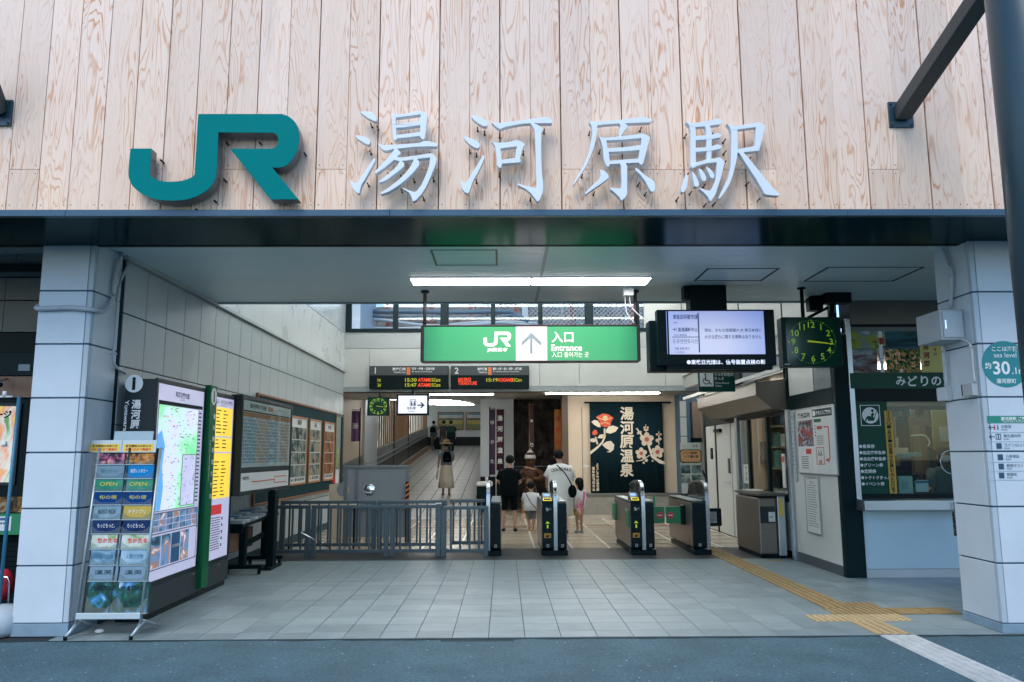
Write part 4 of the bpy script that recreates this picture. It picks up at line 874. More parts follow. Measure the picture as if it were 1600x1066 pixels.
# ================================================================== DEPARTURE BOARDS on the lintel
F = FY(YB-.16)
def board(label, x0, x1, num, bar, name_, nx, dest, dx, rows_):
    L_ = thing('departure_board', label, 'display board', tuple(F.at(*F.p((x0+x1)/2, 607))), 'departure boards on the lintel')
    r_ = F.r(x0, 572, x1, 607.5); ob('case', MB().fbox(F, r_, -.14, 0), M('board_black', (.006, .014, .016, 1), .3, 0, .04), L_, bevel=.01)
    ob('header', MB().fbox(F, (r_[0]+.01, r_[1]-.01, F.p(x0, 586.5)[1], r_[3]-.01), 0, .004), M('board_grey', (.055, .068, .075, 1), .4, 0, .03), L_)
    mb = MB(); mb.text(F, num, F.r(x0+5, 574.5, x0+13, 584), .006, .01)
    mb.text(F, name_, F.r(nx[0], 574.5, nx[1], 579), .006, .03, keep=False); mb.text(F, 'Tokaido Line', F.r(nx[0]+2, 580.5, nx[1], 583), .006, .02, keep=False)
    mb.text(F, dest[0], F.r(dx[0], 574.3, dx[1], 578.5), .006, .03, keep=False); mb.text(F, dest[1], F.r(dx[0], 579.8, dx[1]-4, 582), .006, .01, keep=False)
    ob('header_print', mb, WPRINT, L_); ob('line_colour', MB().fbox(F, F.r(bar, 574, bar+5.5, 586), .004, .006), ORANGE, L_)
    ry = MB(); rr = MB()
    for (t_, x, y_, w_, col) in rows_: (ry if col == 'y' else rr).text(F, t_, F.r(x, y_, x+w_, y_+5.5), .002, .02, keep=False)
    ob('yellow_led', ry, emis('led_yellow', rgb(170, 175, 40), .6), L_); ob('red_led', rr, emis('led_red', rgb(240, 75, 45), .8), L_)
board('left departure board on the lintel, platform one with two trains to Atami', 577.5, 700.5, '1', 635.5, '東海道線', (613, 634), ('熱海・伊東・沼津方面', 'for Atami, Ito & Numazu'), (643.5, 679),
      [('15:30', 633, 591, 18, 'y'), ('15:47', 633, 599, 18, 'y'), ('ATAMI', 653, 591, 19, 'r'), ('ATAMI', 653, 599, 19, 'r'), ('15Cars', 673, 591, 15, 'y'), ('15Cars', 673, 599, 15, 'y'), ('1st', 590, 591, 5, 'y'), ('2nd', 590, 599, 5, 'y')])
board('right departure board on the lintel, platform two with one train and a red notice', 704.5, 827, '2', 762.5, '東海道線', (746, 761), ('横浜・川崎・品川・東京・上野方面', 'for Yokohama, Kawasaki, Tokyo & Ueno'), (770, 815),
      [('RAPID SERVICE', 716, 590.5, 20, 'r'), ('TOKAIDO LINE', 716, 596, 29, 'r'), ('15:19', 760, 591, 18, 'y'), ('KOGANEI', 779, 591, 22, 'r'), ('15Cars', 801, 591, 14, 'y')])
# ---- toilet sign hanging under the lintel
F = FY(17.5); r_ = F.r(620, 616, 670, 649); ts = thing('toilet_sign', 'small lit white toilet sign with an arrow, hanging under the lintel', 'sign', tuple(F.at(*F.p(645, 649))))
ob('case', MB().fbox(F, r_, -.12, 0), BLACK, ts, bevel=.006); ob('lit_face', MB().fbox(F, F.r(622.5, 618.5, 667, 646), 0, .003), emis('lit_cold', rgb(215, 220, 238), .8), ts)
mb = MB(); mb.frame(F, F.r(640.5, 624.5, 650, 634), .012, .003, .006)
for x in (643.3, 647.5): u, v = F.p(x, 630); mb.fbox(F, (u-.016, u+.016, v-.045, v+.015), .003, .006); mb.disc(F, u, v+.035, .014, .003, .006, 10)
mb.text(F, '化粧室', F.r(636, 635.5, 649.5, 640), .006, .02, keep=False); mb.text(F, 'Toilets', F.r(636, 641.5, 649, 644), .006)
mb.fbox(F, F.r(652, 632.4, 662, 634.2), .003, .006); u, v = F.p(663.5, 633.3); mb.fpoly(F, [(u, v), (u-.075, v+.07), (u-.095, v+.05), (u-.045, v), (u-.095, v-.05), (u-.075, v-.07)], .0061, .0062)
ob('print', mb, INK, ts); 
ob('hanger', MB().box((r_[0]+r_[1])/2-.03, (r_[0]+r_[1])/2+.03, 17.52, 17.6, r_[3]-.01, zl0+.005), DARK, ts)
# ---- wheelchair sign below the screen
F = FY(11.6); r_ = F.r(1091, 580, 1149, 612); ws = thing('wheelchair_sign', 'dark green wheelchair gate sign hanging under the information screen', 'sign', tuple(F.at(*F.p(1120, 612))))
ob('plate', MB().fbox(F, r_, -.05, 0), M('deep_green', (.006, .05, .042, 1), .4, 0, .04), ws); ob('white_square', MB().fbox(F, F.r(1093, 582, 1115, 604), 0, .003), WPRINT, ws)
mb = MB(); F_ = F; cu, cv = F.p(1103.5, 595.5); s_ = F.p(1104.5, 595)[0]-cu
ring = [(cu+s_*5.3*math.cos(R(a_)), cv+s_*5.3*math.sin(R(a_))) for a_ in range(120, 361, 15)]; ring2 = [(cu+s_*4.1*math.cos(R(a_)), cv+s_*4.1*math.sin(R(a_))) for a_ in range(360, 119, -15)]
mb.fpoly(F, ring+ring2, .003, .005); mb.disc(F, cu-s_*1, cv+s_*10, s_*1.5, .003, .005, 12)
mb.fpoly(F, [(cu-s_*1.8, cv+s_*8), (cu-s_*.2, cv+s_*8), (cu-s_*.1, cv+s_*1.6), (cu+s_*4, cv+s_*1.6), (cu+s_*6.5, cv-s_*4), (cu+s_*8.5, cv-s_*4), (cu+s_*8.5, cv-s_*5.4), (cu+s_*5.6, cv-s_*5.4), (cu+s_*3.3, cv+s_*.2), (cu-s_*1.8, cv+s_*.2)], .0051, .0055); ob('wheelchair_symbol', mb, INK, ws)
mb = MB(); mb.text(F, 'うらが白色の', F.r(1116, 582, 1146, 588), .003, .01, keep=False); mb.text(F, 'きっぷ', F.r(1116.5, 589, 1131, 594), .003, .01, keep=False); mb.text(F, 'White Backed', F.r(1117, 597, 1139, 600), .003, keep=False); mb.text(F, 'Tickets', F.r(1117, 601.5, 1128, 604.5), .003, keep=False); ob('lettering', mb, WPRINT, ws)
u = (r_[0]+r_[1])/2; 
for uu in (r_[0]+.1, r_[1]-.1): ob('hanger', MB().tube([(uu, 11.63, r_[3]-.01), (uu, 11.63, 5.56)], .012, 8), DARK, ws)
# ================================================================== STATION OFFICE on the right
XW = 4.18; YW = 9.78
F = FRt(XW)
BF = M('booth_frame', (.002, .014, .017, 1), .42, 0, .12, spec=.1)
off = thing('station_office', 'station office booth with white panelled side, dark posts and a ticket window', 'office', (4.9, 12, 0))
def P4(name, mb, m, **k): return ob(name, mb, m, off, **k)
# solid cores
P4('corner_post', MB().box(XW-.004, XW+.17, YW, YW+.10, 0, 3.0), BF, bevel=.006)
P4('corner_post', MB().box(XW-.004, XW+.14, YW+1.66, YW+1.80, 0, 3.3), BF, bevel=.004)
P4('wall_core', MB().box(XW+.012, XW+.12, YW+.10, YW+1.66, 0, 3.3), BF)
P4('wall_panel', MB().box(XW, XW+.012, YW+.10, YW+1.60, .125, 2.125), OFFW, bevel=.003)
P4('skirting', MB().box(XW-.003, XW+.012, YW+.10, YW+1.60, 0, .12), M('booth_skirting', (.07, .085, .09, 1), .5), bevel=.002)
P4('band', MB().box(XW-.006, XW+.012, YW+.10, YW+1.66, 2.13, 2.33), BF)
u = -F.p(1271, 600)[0]
P4('upper_panel', MB().box(XW, XW+.012, u+.01, YW+1.60, 2.335, 3.0), OFFW, bevel=.003); P4('upper_notice', MB().box(XW-.004, XW+.012, YW+.12, u-.02, 2.335, 2.72), M('grey_notice', (.16, .19, .21, 1), .35, 0, .1), bevel=.003)
mb = MB(); r_ = (-(u-.06), -(YW+.16), 2.37, 2.68); mb.text(F, 'トイレ', (r_[0]+.1, r_[1]-.1, 2.56, 2.66), .006); mb.text(F, '↩', (r_[0]+.2, r_[1]-.2, 2.38, 2.54), .006, .02); P4('upper_notice_print', mb, M('faint_ink', (.06, .07, .08, 1), .5))
P4('top_wall', MB().box(XW, XW+.12, YW+.10, YB, 3.0, 5.6), M('booth_upper', (.46, .47, .45, 1), .45, 0, .03))
P4('top_seam', MB().box(XW-.004, XW, YW+1.70, YW+1.76, 2.55, 4.6), BF); P4('top_seam', MB().box(XW-.004, XW, 13.6, 13.66, 2.7, 4.6), BF)
P4('rail', MB().box(XW-.05, XW, 11.6, YB, 3.28, 3.33), OFFW); P4('rail', MB().box(XW-.04, XW, 11.6, YB, 2.74, 2.80), OFFW)
# chrome posts by the window
for yy in (YW+1.60, YW+4.14): P4('steel_post', MB().box(XW-.05, XW+.01, yy, yy+.10, 0, 2.14), STEEL, bevel=.006)
# service window
yA, yB_ = YW+1.80, YW+4.14
P4('window_frame', MB().box(XW-.01, XW+.06, yA, yB_, 2.08, 2.2).box(XW-.01, XW+.06, yA, yB_, .80, .90), BF)
P4('window_frame', MB().box(XW-.01, XW+.05, yA+.0, yA+.05, .9, 2.08), BF); 
P4('mullion', MB().box(XW-.01, XW+.05, 12.42, 12.50, .9, 2.08), BF); P4('mullion', MB().box(XW-.01, XW+.05, 13.36, 13.46, .9, 2.08), BF); P4('mullion', MB().box(XW-.02, XW+.05, 13.74, 13.80, .0, 2.08), STEEL)
P4('pane', MB().box(XW+.01, XW+.016, yA, yB_, .9, 2.08), GLASS)
P4('lower_panel', MB().box(XW, XW+.03, yA, yA+.62, .1, .8), OFFW, bevel=.003); P4('lower_panel', MB().box(XW, XW+.03, 12.9, yB_-.15, .1, .8), OFFW, bevel=.003); P4('lower_core', MB().box(XW+.03, XW+.1, yA, yB_, 0, .8), BF)
P4('notice_in_window', MB().box(XW-.004, XW+.009, 13.44, 13.74, 1.0, 1.32), PAPER); mb = MB(); mb.vtext(FRt(XW-.004), '案内所', (-13.70, -13.48, 1.02, 1.30), .002, .02); P4('notice_print', mb, INK)
P4('red_notice', MB().box(XW-.002, XW+.009, 11.72, 11.84, 1.0, 1.5), PAPER); P4('red_notice_disc', MB().disc(FRt(XW-.002), -11.78, 1.42, .05, 0, .002), RED)
# stainless awning
aw = thing('awning', 'brushed steel awning box over the service window of the office', 'awning', (XW, 13, 2.2))
vs = []; 
for y_ in (YW+1.72, 15.0):
    vs += [(XW-.002, y_, 2.60), (XW-.45, y_, 2.55), (XW-.45, y_, 2.36), (XW-.22, y_, 2.16), (XW-.002, y_, 2.14)]
mb = MB(); mb.add(vs, [(0,1,6,5),(1,2,7,6),(2,3,8,7),(3,4,9,8),(0,5,9,4),(4,3,2,1,0),(5,6,7,8,9)]); ob('casing', mb, STEELB, aw, bevel=.004)
ob('lip', MB().box(XW-.47, XW-.44, YW+1.71, 15.01, 2.545, 2.565), DARK2, aw)
# doors further back
P4('door_frame', MB().box(XW-.015, XW+.12, yB_+.1, yB_+.16, 0, 2.3), BF); P4('door_frame', MB().box(XW-.015, XW+.12, yB_+.16, 16.3, 2.07, 2.42), BF)
P4('door_frame', MB().box(XW-.02, XW+.12, 16.22, 16.34, 0, 3.2), BF)
d1 = P4('side_leaf', MB().box(XW, XW+.04, yB_+.17, 14.42, .02, 2.06), OFFW, bevel=.003)
d2 = P4('door', MB().box(XW-.004, XW+.04, 14.47, 15.42, .02, 2.06), OFFW, bevel=.003)
ob('handle', MB().tube([(XW-.06, 14.60, .98), (XW-.06, 14.72, .98)], .012, 8).tube([(XW-.06, 14.6, .98), (XW-.004, 14.6, .98)], .014, 8), CHROME, d2)
ob('keypad', MB().box(XW-.03, XW-.004, 14.53, 14.62, 1.15, 1.42), M('keypad_grey', (.05, .07, .08, 1), .4), d2, bevel=.006)
ob('closer', MB().box(XW-.06, XW-.004, 15.0, 15.42, 1.92, 1.98), BLACK, d2)
P4('door_frame', MB().box(XW-.015, XW+.05, 15.43, 15.50, 0, 2.07), BF)
d3 = P4('side_leaf', MB().box(XW, XW+.04, 15.51, 16.22, .02, 2.06), OFFW, bevel=.003); P4('call_box', MB().box(XW-.02, XW, 15.72, 15.86, 1.40, 1.62), BLACK, bevel=.004)
P4('over_door_panel', MB().box(XW, XW+.05, 14.4, 16.2, 2.43, 3.0), OFFW, bevel=.003)
P4('door_core', MB().box(XW+.05, XW+.1, 13.9, 16.3, 0, 3.0), BF)
for yy in (11.45, 16.34): P4('back_wall', MB().box(XW+.12, 7.8, yy+.0, yy+.08, 0, 3.4), CREAM) if yy > 12 else None
P4('floor_inside', MB().box(XW+.12, 7.8, YW+.1, 16.3, -.1, .05), GREYP); P4('ceiling_inside', MB().box(XW+.12, 7.8, YW+.1, 16.4, 2.75, 2.85), WHITE); P4('far_wall', MB().box(7.8, 7.9, YW, 16.4, 0, 3.4), M('office_wall', (.42, .36, .28, 1), .6, 0, .08))
# front with the ticket window
F = FY(YW)
mb = MB(); mb.fbox(F, F.r(1325, 469, 1600, 507), -.3, .03); P4('shutter_box', mb, M('shutter_box', (.115, .115, .105, 1), .38, .5, .07), bevel=.006)
P4('shutter_shadow_gap', MB().fbox(F, F.r(1325, 507.5, 1600, 511), -.2, .0), BLACK); P4('lintel_strip', MB().fbox(F, F.r(1325, 511.5, 1600, 517.5), -.2, .012), M('lintel_strip', (.10, .13, .14, 1), .35, .4))
z_s = F.p(1322, 783)[1]
P4('steel_post', MB().box(XW+.17, XW+.235, YW-.02, YW+.06, z_s, 3.2), STEEL, bevel=.008)
P4('jamb_below', MB().box(XW+.165, XW+.24, YW-.0, YW+.09, 0, z_s), BF)
x1 = 6.9
def fr(a, b_, c, d): r_ = F.r(a, b_, c, d); return r_
rr = F.r(1337, 518, 1600, 582); 
PH1 = photo('landscape_photo', [rgb(26, 42, 36), rgb(60, 76, 50), rgb(150, 160, 50), rgb(110, 135, 145), rgb(190, 205, 215)], 2.2, (1.0, 1, 3), dist=.6)
PH2 = photo('blossom_photo', [rgb(56, 42, 44), rgb(110, 80, 80), rgb(120, 135, 140), rgb(170, 180, 184)], 5, (1, 1, 2.5))
PH3 = photo('sea_photo', [rgb(16, 36, 34), rgb(30, 66, 74), rgb(54, 118, 138), rgb(130, 170, 180)], 1.8, (.6, 1, 4), dist=.2)
PH4 = photo('night_crowd_photo', [rgb(6, 18, 18), rgb(12, 28, 26), rgb(40, 110, 60), rgb(235, 150, 80), rgb(225, 235, 250)], 22, (1, 1, 1))
ps = thing('poster_strip', 'strip of landscape photographs with seasons lettering above the green ticket office sign', 'poster', tuple(F.at(*F.p(1400, 582))))
for nm, q, m_ in (('photograph', (1323, 518, 1371, 545), PH1), ('photograph', (1323, 546.5, 1372, 582), PH2), ('photograph', (1382, 518, 1436, 545), PH3), ('photograph', (1383, 546.5, 1439, 582), PH4)):
    ob(nm, MB().fbox(F, fr(*q), .0, .004), m_, ps)
ob('white_strip', MB().fbox(F, fr(1371.5, 518, 1382, 582), .0, .004), WPRINT, ps); ob('yellow_banner', MB().fbox(F, fr(1435, 518, 1476, 582), .002, .007), M('pale_yellow', (.52, .47, .16, 1), .6, 0, .08, 3), ps)
mb = MB(); mb.text(F, '春', fr(1370, 523, 1384, 543), .006, .03); mb.vtext(F, '湯河原', fr(1440, 535, 1454, 576), .0075, .05); ob('red_lettering', mb, REDP, ps)
mb = MB(); mb.vtext(F, '湯河原', fr(1441, 536, 1453, 575), .0085, .01); mb.text(F, '春', fr(1372, 524.5, 1382, 541.5), .0065, .0); ob('ink_lettering', mb, INK, ps)
mb = MB(); mb.text(F, '冬', fr(1371, 553, 1383.5, 575), .006, .03); ob('blue_lettering', mb, M('pale_blue_print', (.20, .42, .62, 1), .5, 0, 0), ps)
mb = MB(); mb.vtext(F, '本の香町', fr(1456.5, 526, 1464, 558), .0085, .02); ob('brown_lettering', mb, M('brown_print', (.22, .07, .04, 1), .5, 0, 0), ps)
tk = thing('ticket_office_sign', 'dark green ticket office sign with white lettering above the window', 'sign', tuple(F.at(*F.p(1400, 607))))
ob('plate', MB().fbox(F, fr(1326, 583, 1600, 607), 0, .02), M('deep_green_sign', (.004, .062, .042, 1), .3, 0, .03, 2), tk, bevel=.003)
mb = MB(); x = 1398
for ch in 'みどりの窓口': mb.text(F, ch, fr(x, 587.5, x+16.5, 604), .022, .022); x += 18.4
ob('lettering', mb, WPRINT, tk)
P4('dark_band', MB().fbox(F, fr(1328, 608, 1600, 627), -.1, .0), BLACK); P4('bottom_band', MB().fbox(F, fr(1338, 772, 1600, 787), -.08, .0), BLACK)
zt, zb = F.p(1335, 627)[1], F.p(1345, 772)[1]
P4('window_pane', MB().box(XW+.24, 5.9, YW+.02, YW+.026, zb, zt), GLASST)
P4('window_end', MB().box(5.9, 7.8, YW, YW+.08, 0, 3.3), BF)
gp = thing('ticket_list_panel', 'green panel listing ticket kinds inside the left part of the ticket window', 'sign', tuple(F.at(*F.p(1365, 772))))
ob('panel', MB().fbox(F, fr(1334, 628, 1396, 772), -.018, -.004), M('deep_green_sign'), gp)
F3 = sub(F, 0, 0, -.002); r_ = F.r(1343.5, 633, 1376.5, 665.5)
mb = MB(); mb.frame(F3, r_, .008, -.001, .001); 
cx, cy = (r_[0]+r_[1])/2, (r_[2]+r_[3])/2; mb.disc(F3, cx, cy, (r_[1]-r_[0])*.41, -.001, .001, 36)
y_ = 697.5
for i, t_ in enumerate(('●乗車券', '●指定席特急券', '●自由席特急券', '●グリーン券', '●定期券', '●トクトクきっぷ', '●イベント券')):
    mb.text(F3, t_, F.r(1342+i*.7, y_-3, 1342+i*.7+5+len(t_)*5.2, y_+3.2), .001, .02, al='l'); y_ += 9.75
ob('white_print', mb, WPRINT, gp)
k = (r_[1]-r_[0])/190.; Q = lambda pts: [(cx+(x-400)*k, cy-(y_-990)*k) for (x, y_) in pts]
mb = MB(); mb.fpoly(F3, Q([(340,1045),(365,1000),(385,995),(410,1000),(405,980),(425,962),(440,975),(425,1000),(435,1015),(460,948),(466,952),(432,1042),(375,1042),(372,1020),(352,1046)]), .0012, .002); mb.disc(F3, cx+23*k, cy+45*k, 14*k, .0012, .002, 14); ob('seat_symbol', mb, M('deep_green_sign'), gp)
os_ = thing('orange_notice', 'tall narrow orange notice with vertical writing stuck beside the green ticket list', 'notice', tuple(F.at(*F.p(1392, 772))))
a, b_ = F.p(1381, 642), F.p(1402, 771); c_, d_ = F.p(1393, 642), F.p(1390.5, 771)
ob('strip', MB().fpoly(F, [a, c_, b_, d_], .001, .003), M('notice_orange', (.55, .33, .04, 1), .5, 0, .05), os_)
mb = MB(); t_ = 'スイカグリーン券はホームの券売機でもお買い求めいただけます'; n = len(t_)
for i, ch in enumerate(t_):
    f_ = (i+.5)/n; x = 1387+ (1396.3-1387)*f_; y_ = 643+127*f_; mb.text(F, ch, F.r(x-3.4, y_-2.2, x+3.4, y_+2.2), .0045, .03, keep=False)
ob('lettering', mb, INK, os_)
# counter and lower front
P4('counter_shelf', MB().fpoly(Fr((0, 0, 0), (0, 1, 0), (0, 0, 1), (1, 0, 0)), [(YW+.05, z_s+.03), (YW-.22, z_s+.015), (YW-.22, z_s-.10), (YW-.2, z_s-.11), (YW+.05, z_s-.11)], XW+.17, 5.9), STEEL, bevel=.004)
P4('lower_front', MB().box(XW+.24, 7.8, YW+.03, YW+.08, .1, z_s-.11), M('pale_front', (.40, .56, .655, 1), .3, .1, .03, 1.2), bevel=.002); P4('steel_base', MB().box(XW+.245, 7.8, YW+.015, YW+.08, 0, .098), STEEL)
# ---- inside the ticket window
ns = lambda t, b_: b_
BOXC = M('box_card', (.42, .30, .17, 1), .6, 0, .1); CAB = M('cabinet_beige', (.46, .42, .33, 1), .5, 0, .05)
def inside(name, label, cat, q, Y, d, m_, parts=()):
    G = FY(Y); r_ = G.r(*q); L_ = thing(name, label, cat, tuple(G.at((r_[0]+r_[1])/2, r_[2])))
    ob('body', MB().fbox(G, r_, -d, 0), m_, L_, bevel=.006)
    for (nm, q2, m2) in parts: ob(nm, MB().fbox(G, G.r(*q2), -.0, .006), m2, L_)
    return L_
inside('shelf_cabinet', 'brown timber cabinet seen through the ticket window behind the counter', 'cabinet', (1396, 652, 1452, 742), 12.2, .4, M('cab_brown', (.22, .15, .09, 1), .5, 0, .12), (('drawer', (1399, 684, 1417, 700), CAB), ('door', (1424, 664, 1442, 738), M('cab_door', (.30, .21, .12, 1), .5, 0, .1)), ('screen', (1399, 656, 1414, 682), BLACK)))
inside('dark_cabinet', 'dark tall cabinet standing at the back of the ticket room', 'cabinet', (1416, 650, 1426, 742), 11.9, .3, BF)
inside('memo_board', 'olive memo board with a white sheet hung behind the ticket window', 'board', (1455, 641, 1500, 703), 11.2, .03, M('olive', (.36, .31, .10, 1), .6, 0, .06), (('sheet', (1467, 667, 1490, 690), PAPER),))
inside('leaflet_box', 'pale green standing leaflet against the ticket window glass', 'leaflet', (1403, 744, 1428, 772), YW+.10, .02, M('pale_green', (.40, .52, .46, 1), .5, 0, .05), (('round_mark', (1410, 752, 1420, 764), M('pale_green2', (.30, .42, .38, 1), .5)),))
cal = inside('desk_calendar', 'small white desk calendar standing behind the ticket window glass', 'calendar', (1430, 751, 1452, 769), YW+.16, .03, PAPER, (('heading', (1430.5, 751.5, 1451.5, 755), BLUEP),))
inside('paper_box', 'grey white carton lying on the desk behind the ticket window', 'box', (1398, 700, 1420, 712), 11.6, .25, M('carton', (.42, .36, .28, 1), .6, 0, .08))
inside('ticket_machine', 'dark ticket printer on the desk behind the ticket window', 'machine', (1396, 728, 1420, 744), 11.0, .4, BLACK)
m = MB(); m.box(XW+.3, 7.6, YW+.95, YW+1.6, 0, .9); ob('desk', m, M('desk_top', (.30, .32, .30, 1), .5), off)
for (q, n) in (((1411, 709, 1425, 716), 0), ((1430, 707, 1441, 714), 1)):
    inside('blue_folder', ('darker' if n == 0 else 'paler')+' blue file tray behind the ticket window', 'file tray', q, 11.4, .2, M('folder'+str(n), (.05, .30, .42, 1) if n == 0 else (.22, .45, .52, 1), .5))
sfl = thing('binder_shelf', 'open shelf full of coloured binders at the back of the ticket room', 'shelf', (5.9, 12.9, 0)); rb = random.Random(21)
ob('back', MB().box(4.4, 7.6, 13.0, 13.05, 0, 2.7), M('shelf_back', (.20, .135, .08, 1), .6, 0, .15), sfl)
for z in (.95, 1.28, 1.62, 1.96, 2.3): ob('board', MB().box(4.4, 7.6, 12.72, 13.0, z-.03, z), M('shelf_board', (.34, .25, .15, 1), .5), sfl)
bc = [M('binder%d' % i, c, .5) for i, c in enumerate([(.04, .12, .22, 1), (.40, .38, .32, 1), (.02, .03, .035, 1), (.30, .07, .04, 1), (.10, .22, .16, 1), (.45, .33, .12, 1), (.55, .57, .55, 1)])]
for z in (.95, 1.28, 1.62, 1.96):
    x = 4.45
    while x < 6.9:
        w_ = rb.choice((.05, .06, .09, .16)); h_2 = rb.uniform(.16, .29)
        if rb.random() < .8: ob('binder', MB().box(x, x+w_-.006, 12.74, 12.98, z+.001, z+h_2), rb.choice(bc), sfl)
        x += w_
mon = thing('monitor', 'dark computer monitor with a glowing blue corner behind the ticket window', 'monitor', (4.95, 11.2, .9)); ob('case', MB().box(4.75, 5.25, 11.2, 11.24, 1.05, 1.42), BLACK, mon, bevel=.01); ob('stand', MB().box(4.95, 5.05, 11.22, 11.3, .9, 1.06), BLACK, mon)
dk = thing('desk_lamp', 'thin pale bent lamp arm standing among the shelves of the ticket room', 'lamp arm', (5.2, 11.6, .9)); G = FY(11.6); ob('arm', MB().tube(smoothpath([G.at(*G.p(x, y_)) for (x, y_) in ((1424, 681), (1440, 680), (1448, 683), (1453, 692), (1450, 697))]), .012, 6), WHITE, dk)
# ring shaped speech hole of the window
G = FY(YW+.03); cu, cv = G.p(1485, 722); s_ = G.p(1486, 722)[0]-cu
ho = thing('speaking_ring', 'clear round speaking ring in the ticket window pane in front of the clerk', 'ring', (cu, YW, cv))
ring = [(cu+s_*17*math.cos(R(a)), YW+.01, cv+s_*18*math.sin(R(a))) for a in range(0, 361, 12)]; ob('ring', MB().tube(ring, .007, 6, caps=False), M('ring_clear', (.55, .62, .66, 1), .15, .5), ho)
kt = thing('patterned_pouch', 'small black and white patterned pouch hanging on a strap under the counter shelf', 'pouch', tuple(F.at(*F.p(1492, 838), .2)))
G = FY(YW-.25); ob('pouch', MB().fbox(G, G.r(1489, 800, 1497, 838), -.03, 0), photo('leopard', [rgb(12, 22, 24), rgb(16, 24, 26), rgb(180, 185, 180)], 60), kt, bevel=.01); q = G.p(1490, 785); q2 = G.p(1492, 802); ob('strap', MB().tube([G.at(*q), G.at(*q2)], .006, 6), BLACK, kt)

# ---- office interior lamps (the rooms are lit)
for (x, y_, lab) in ((5.5, 11.0, 'lamp in the ticket room ceiling'), (5.6, 13.6, 'lamp in the service room ceiling')):
    L_ = thing('office_lamp', 'lit white tube '+lab+' of the office', 'lamp', (x, y_, 2.7)); ob('tube', MB().box(x-.9, x+.9, y_-.06, y_+.06, 2.69, 2.74), emis('office_tube', (1, .88, .68, 1), 9.0), L_)
inside('wall_notices', 'tall pale strip of notices on the wall inside the service window', 'notice', (1182, 645, 1189, 740), 14.6, .02, PAPER)
q = FRt(5.3)
L_ = thing('wall_unit', 'grey unit on the wall inside the service window', 'wall unit', (6.2, 15.9, 1.4)); ob('case', MB().box(5.3, 5.8, 16.1, 16.3, 1.3, 1.75), GREYP, L_, bevel=.01)
L_ = thing('equipment_desk', 'dark desk with machines behind the service window', 'desk', (4.9, 13.0, 0)); ob('top', MB().box(4.4, 5.2, 12.0, 13.9, .84, .88), BF, L_); ob('machine', MB().box(4.5, 5.0, 12.3, 12.9, .88, 1.22), BLACK, L_, bevel=.01); ob('side', MB().box(4.4, 5.2, 12.0, 12.04, 0, .84), BF, L_); ob('side', MB().box(4.4, 5.2, 13.86, 13.9, 0, .84), BF, L_)
ob('paper_tray', MB().box(4.24, 4.36, 12.0, 12.5, .90, .93), PAPER, L_)

# ---- noticeboards on the office side
F = FRt(XW-.001)
nb = thing('notice_board', 'white framed notice board full of posters on the office side wall', 'notice board', tuple(F.at(*F.p(1280, 740))))
a, b_ = F.p(1249, 637), F.p(1304, 627)     # near the top corners
u0, u1 = F.p(1247, 655)[0], F.p(1305, 640)[0]; v1 = F.p(1305, 631)[1]-.02; v0 = F.p(1309, 742)[1]
ob('board', MB().fbox(F, (u0, u1, v0, v1), 0, .025), WHITE, nb, bevel=.004); mb = MB(); mb.frame(F, (u0-.01, u1+.01, v0-.01, v1+.01), .012, 0, .03); ob('frame', mb, STEEL, nb)
w_, h_ = u1-u0, v1-v0
def nq(a_, b2, c2, d2): return (u0+w_*a_, u0+w_*b2, v1-h_*d2, v1-h_*c2)
CART = photo('comic_poster', [rgb(150, 165, 185), rgb(165, 172, 180), rgb(60, 60, 80), rgb(170, 60, 60), rgb(60, 110, 70)], 9)
ob('poster', MB().fbox(F, nq(.03, .42, .03, .15), .025, .028), PAPER, nb); ob('poster', MB().fbox(F, nq(.46, .96, .02, .14), .025, .028), M('poster_dark', (.03, .05, .055, 1), .4), nb)
ob('poster', MB().fbox(F, nq(.03, .46, .17, .58), .025, .028), CART, nb); ob('poster', MB().fbox(F, nq(.04, .40, .61, .97), .025, .028), PAPER, nb); ob('poster', MB().fbox(F, nq(.50, .97, .16, .97), .025, .028), PAPER, nb)
ob('tag', MB().fbox(F, nq(.50, .68, .17, .22), .028, .030), GREEN, nb); ob('tag', MB().fbox(F, nq(.24, .38, .62, .70), .028, .030), RED, nb)
mb = MB(); mb.text(F, '観光案内', nq(.05, .40, .05, .13), .03, .03, keep=False); mb.text(F, 'お知らせ', nq(.08, .40, .19, .25), .031, .03, keep=False)
for i in range(6): mb.fbox(F, nq(.10, .10+.2, .74+i*.035, .75+i*.035), .028, .03)
for i in range(4): mb.disc(F, u0+w_*.52, v1-h_*(.27+i*.05), .012, .028, .031, 8)
for i in range(5): mb.fbox(F, nq(.55, .72, .43+i*.03, .437+i*.03), .028, .03)
ob('ink_print', mb, INK, nb)
mb = MB(); mb.fbox(F, nq(.57, .70, .28, .33), .028, .031); mb.frame(F, nq(.52, .72, .60, .86), .008, .028, .031); mb.fbox(F, nq(.85, .87, .30, .78), .028, .031); mb.fbox(F, nq(.74, .85, .29, .31), .028, .031); mb.fpoly(F, [(u0+w_*.84, v1-h_*.76), (u0+w_*.74, v1-h_*.79), (u0+w_*.84, v1-h_*.82)], .028, .031); mb.text(F, '危険', nq(.54, .70, .79, .85), .031, .03); mb.text(F, 'ツ回ス', nq(.1, .42, .30, .40), .031, .03)
ob('red_print', mb, REDP, nb)
mb = MB(); mb.text(F, '改札口ご案内', nq(.56, .94, .05, .11), .031, .02, keep=False); mb.fbox(F, nq(.48, .54, .04, .12), .028, .031); ob('white_print', mb, WPRINT, nb)
mb = MB(); mb.text(F, '人人', nq(.56, .68, .63, .75), .031, .04); ob('figures', mb, INK, nb)
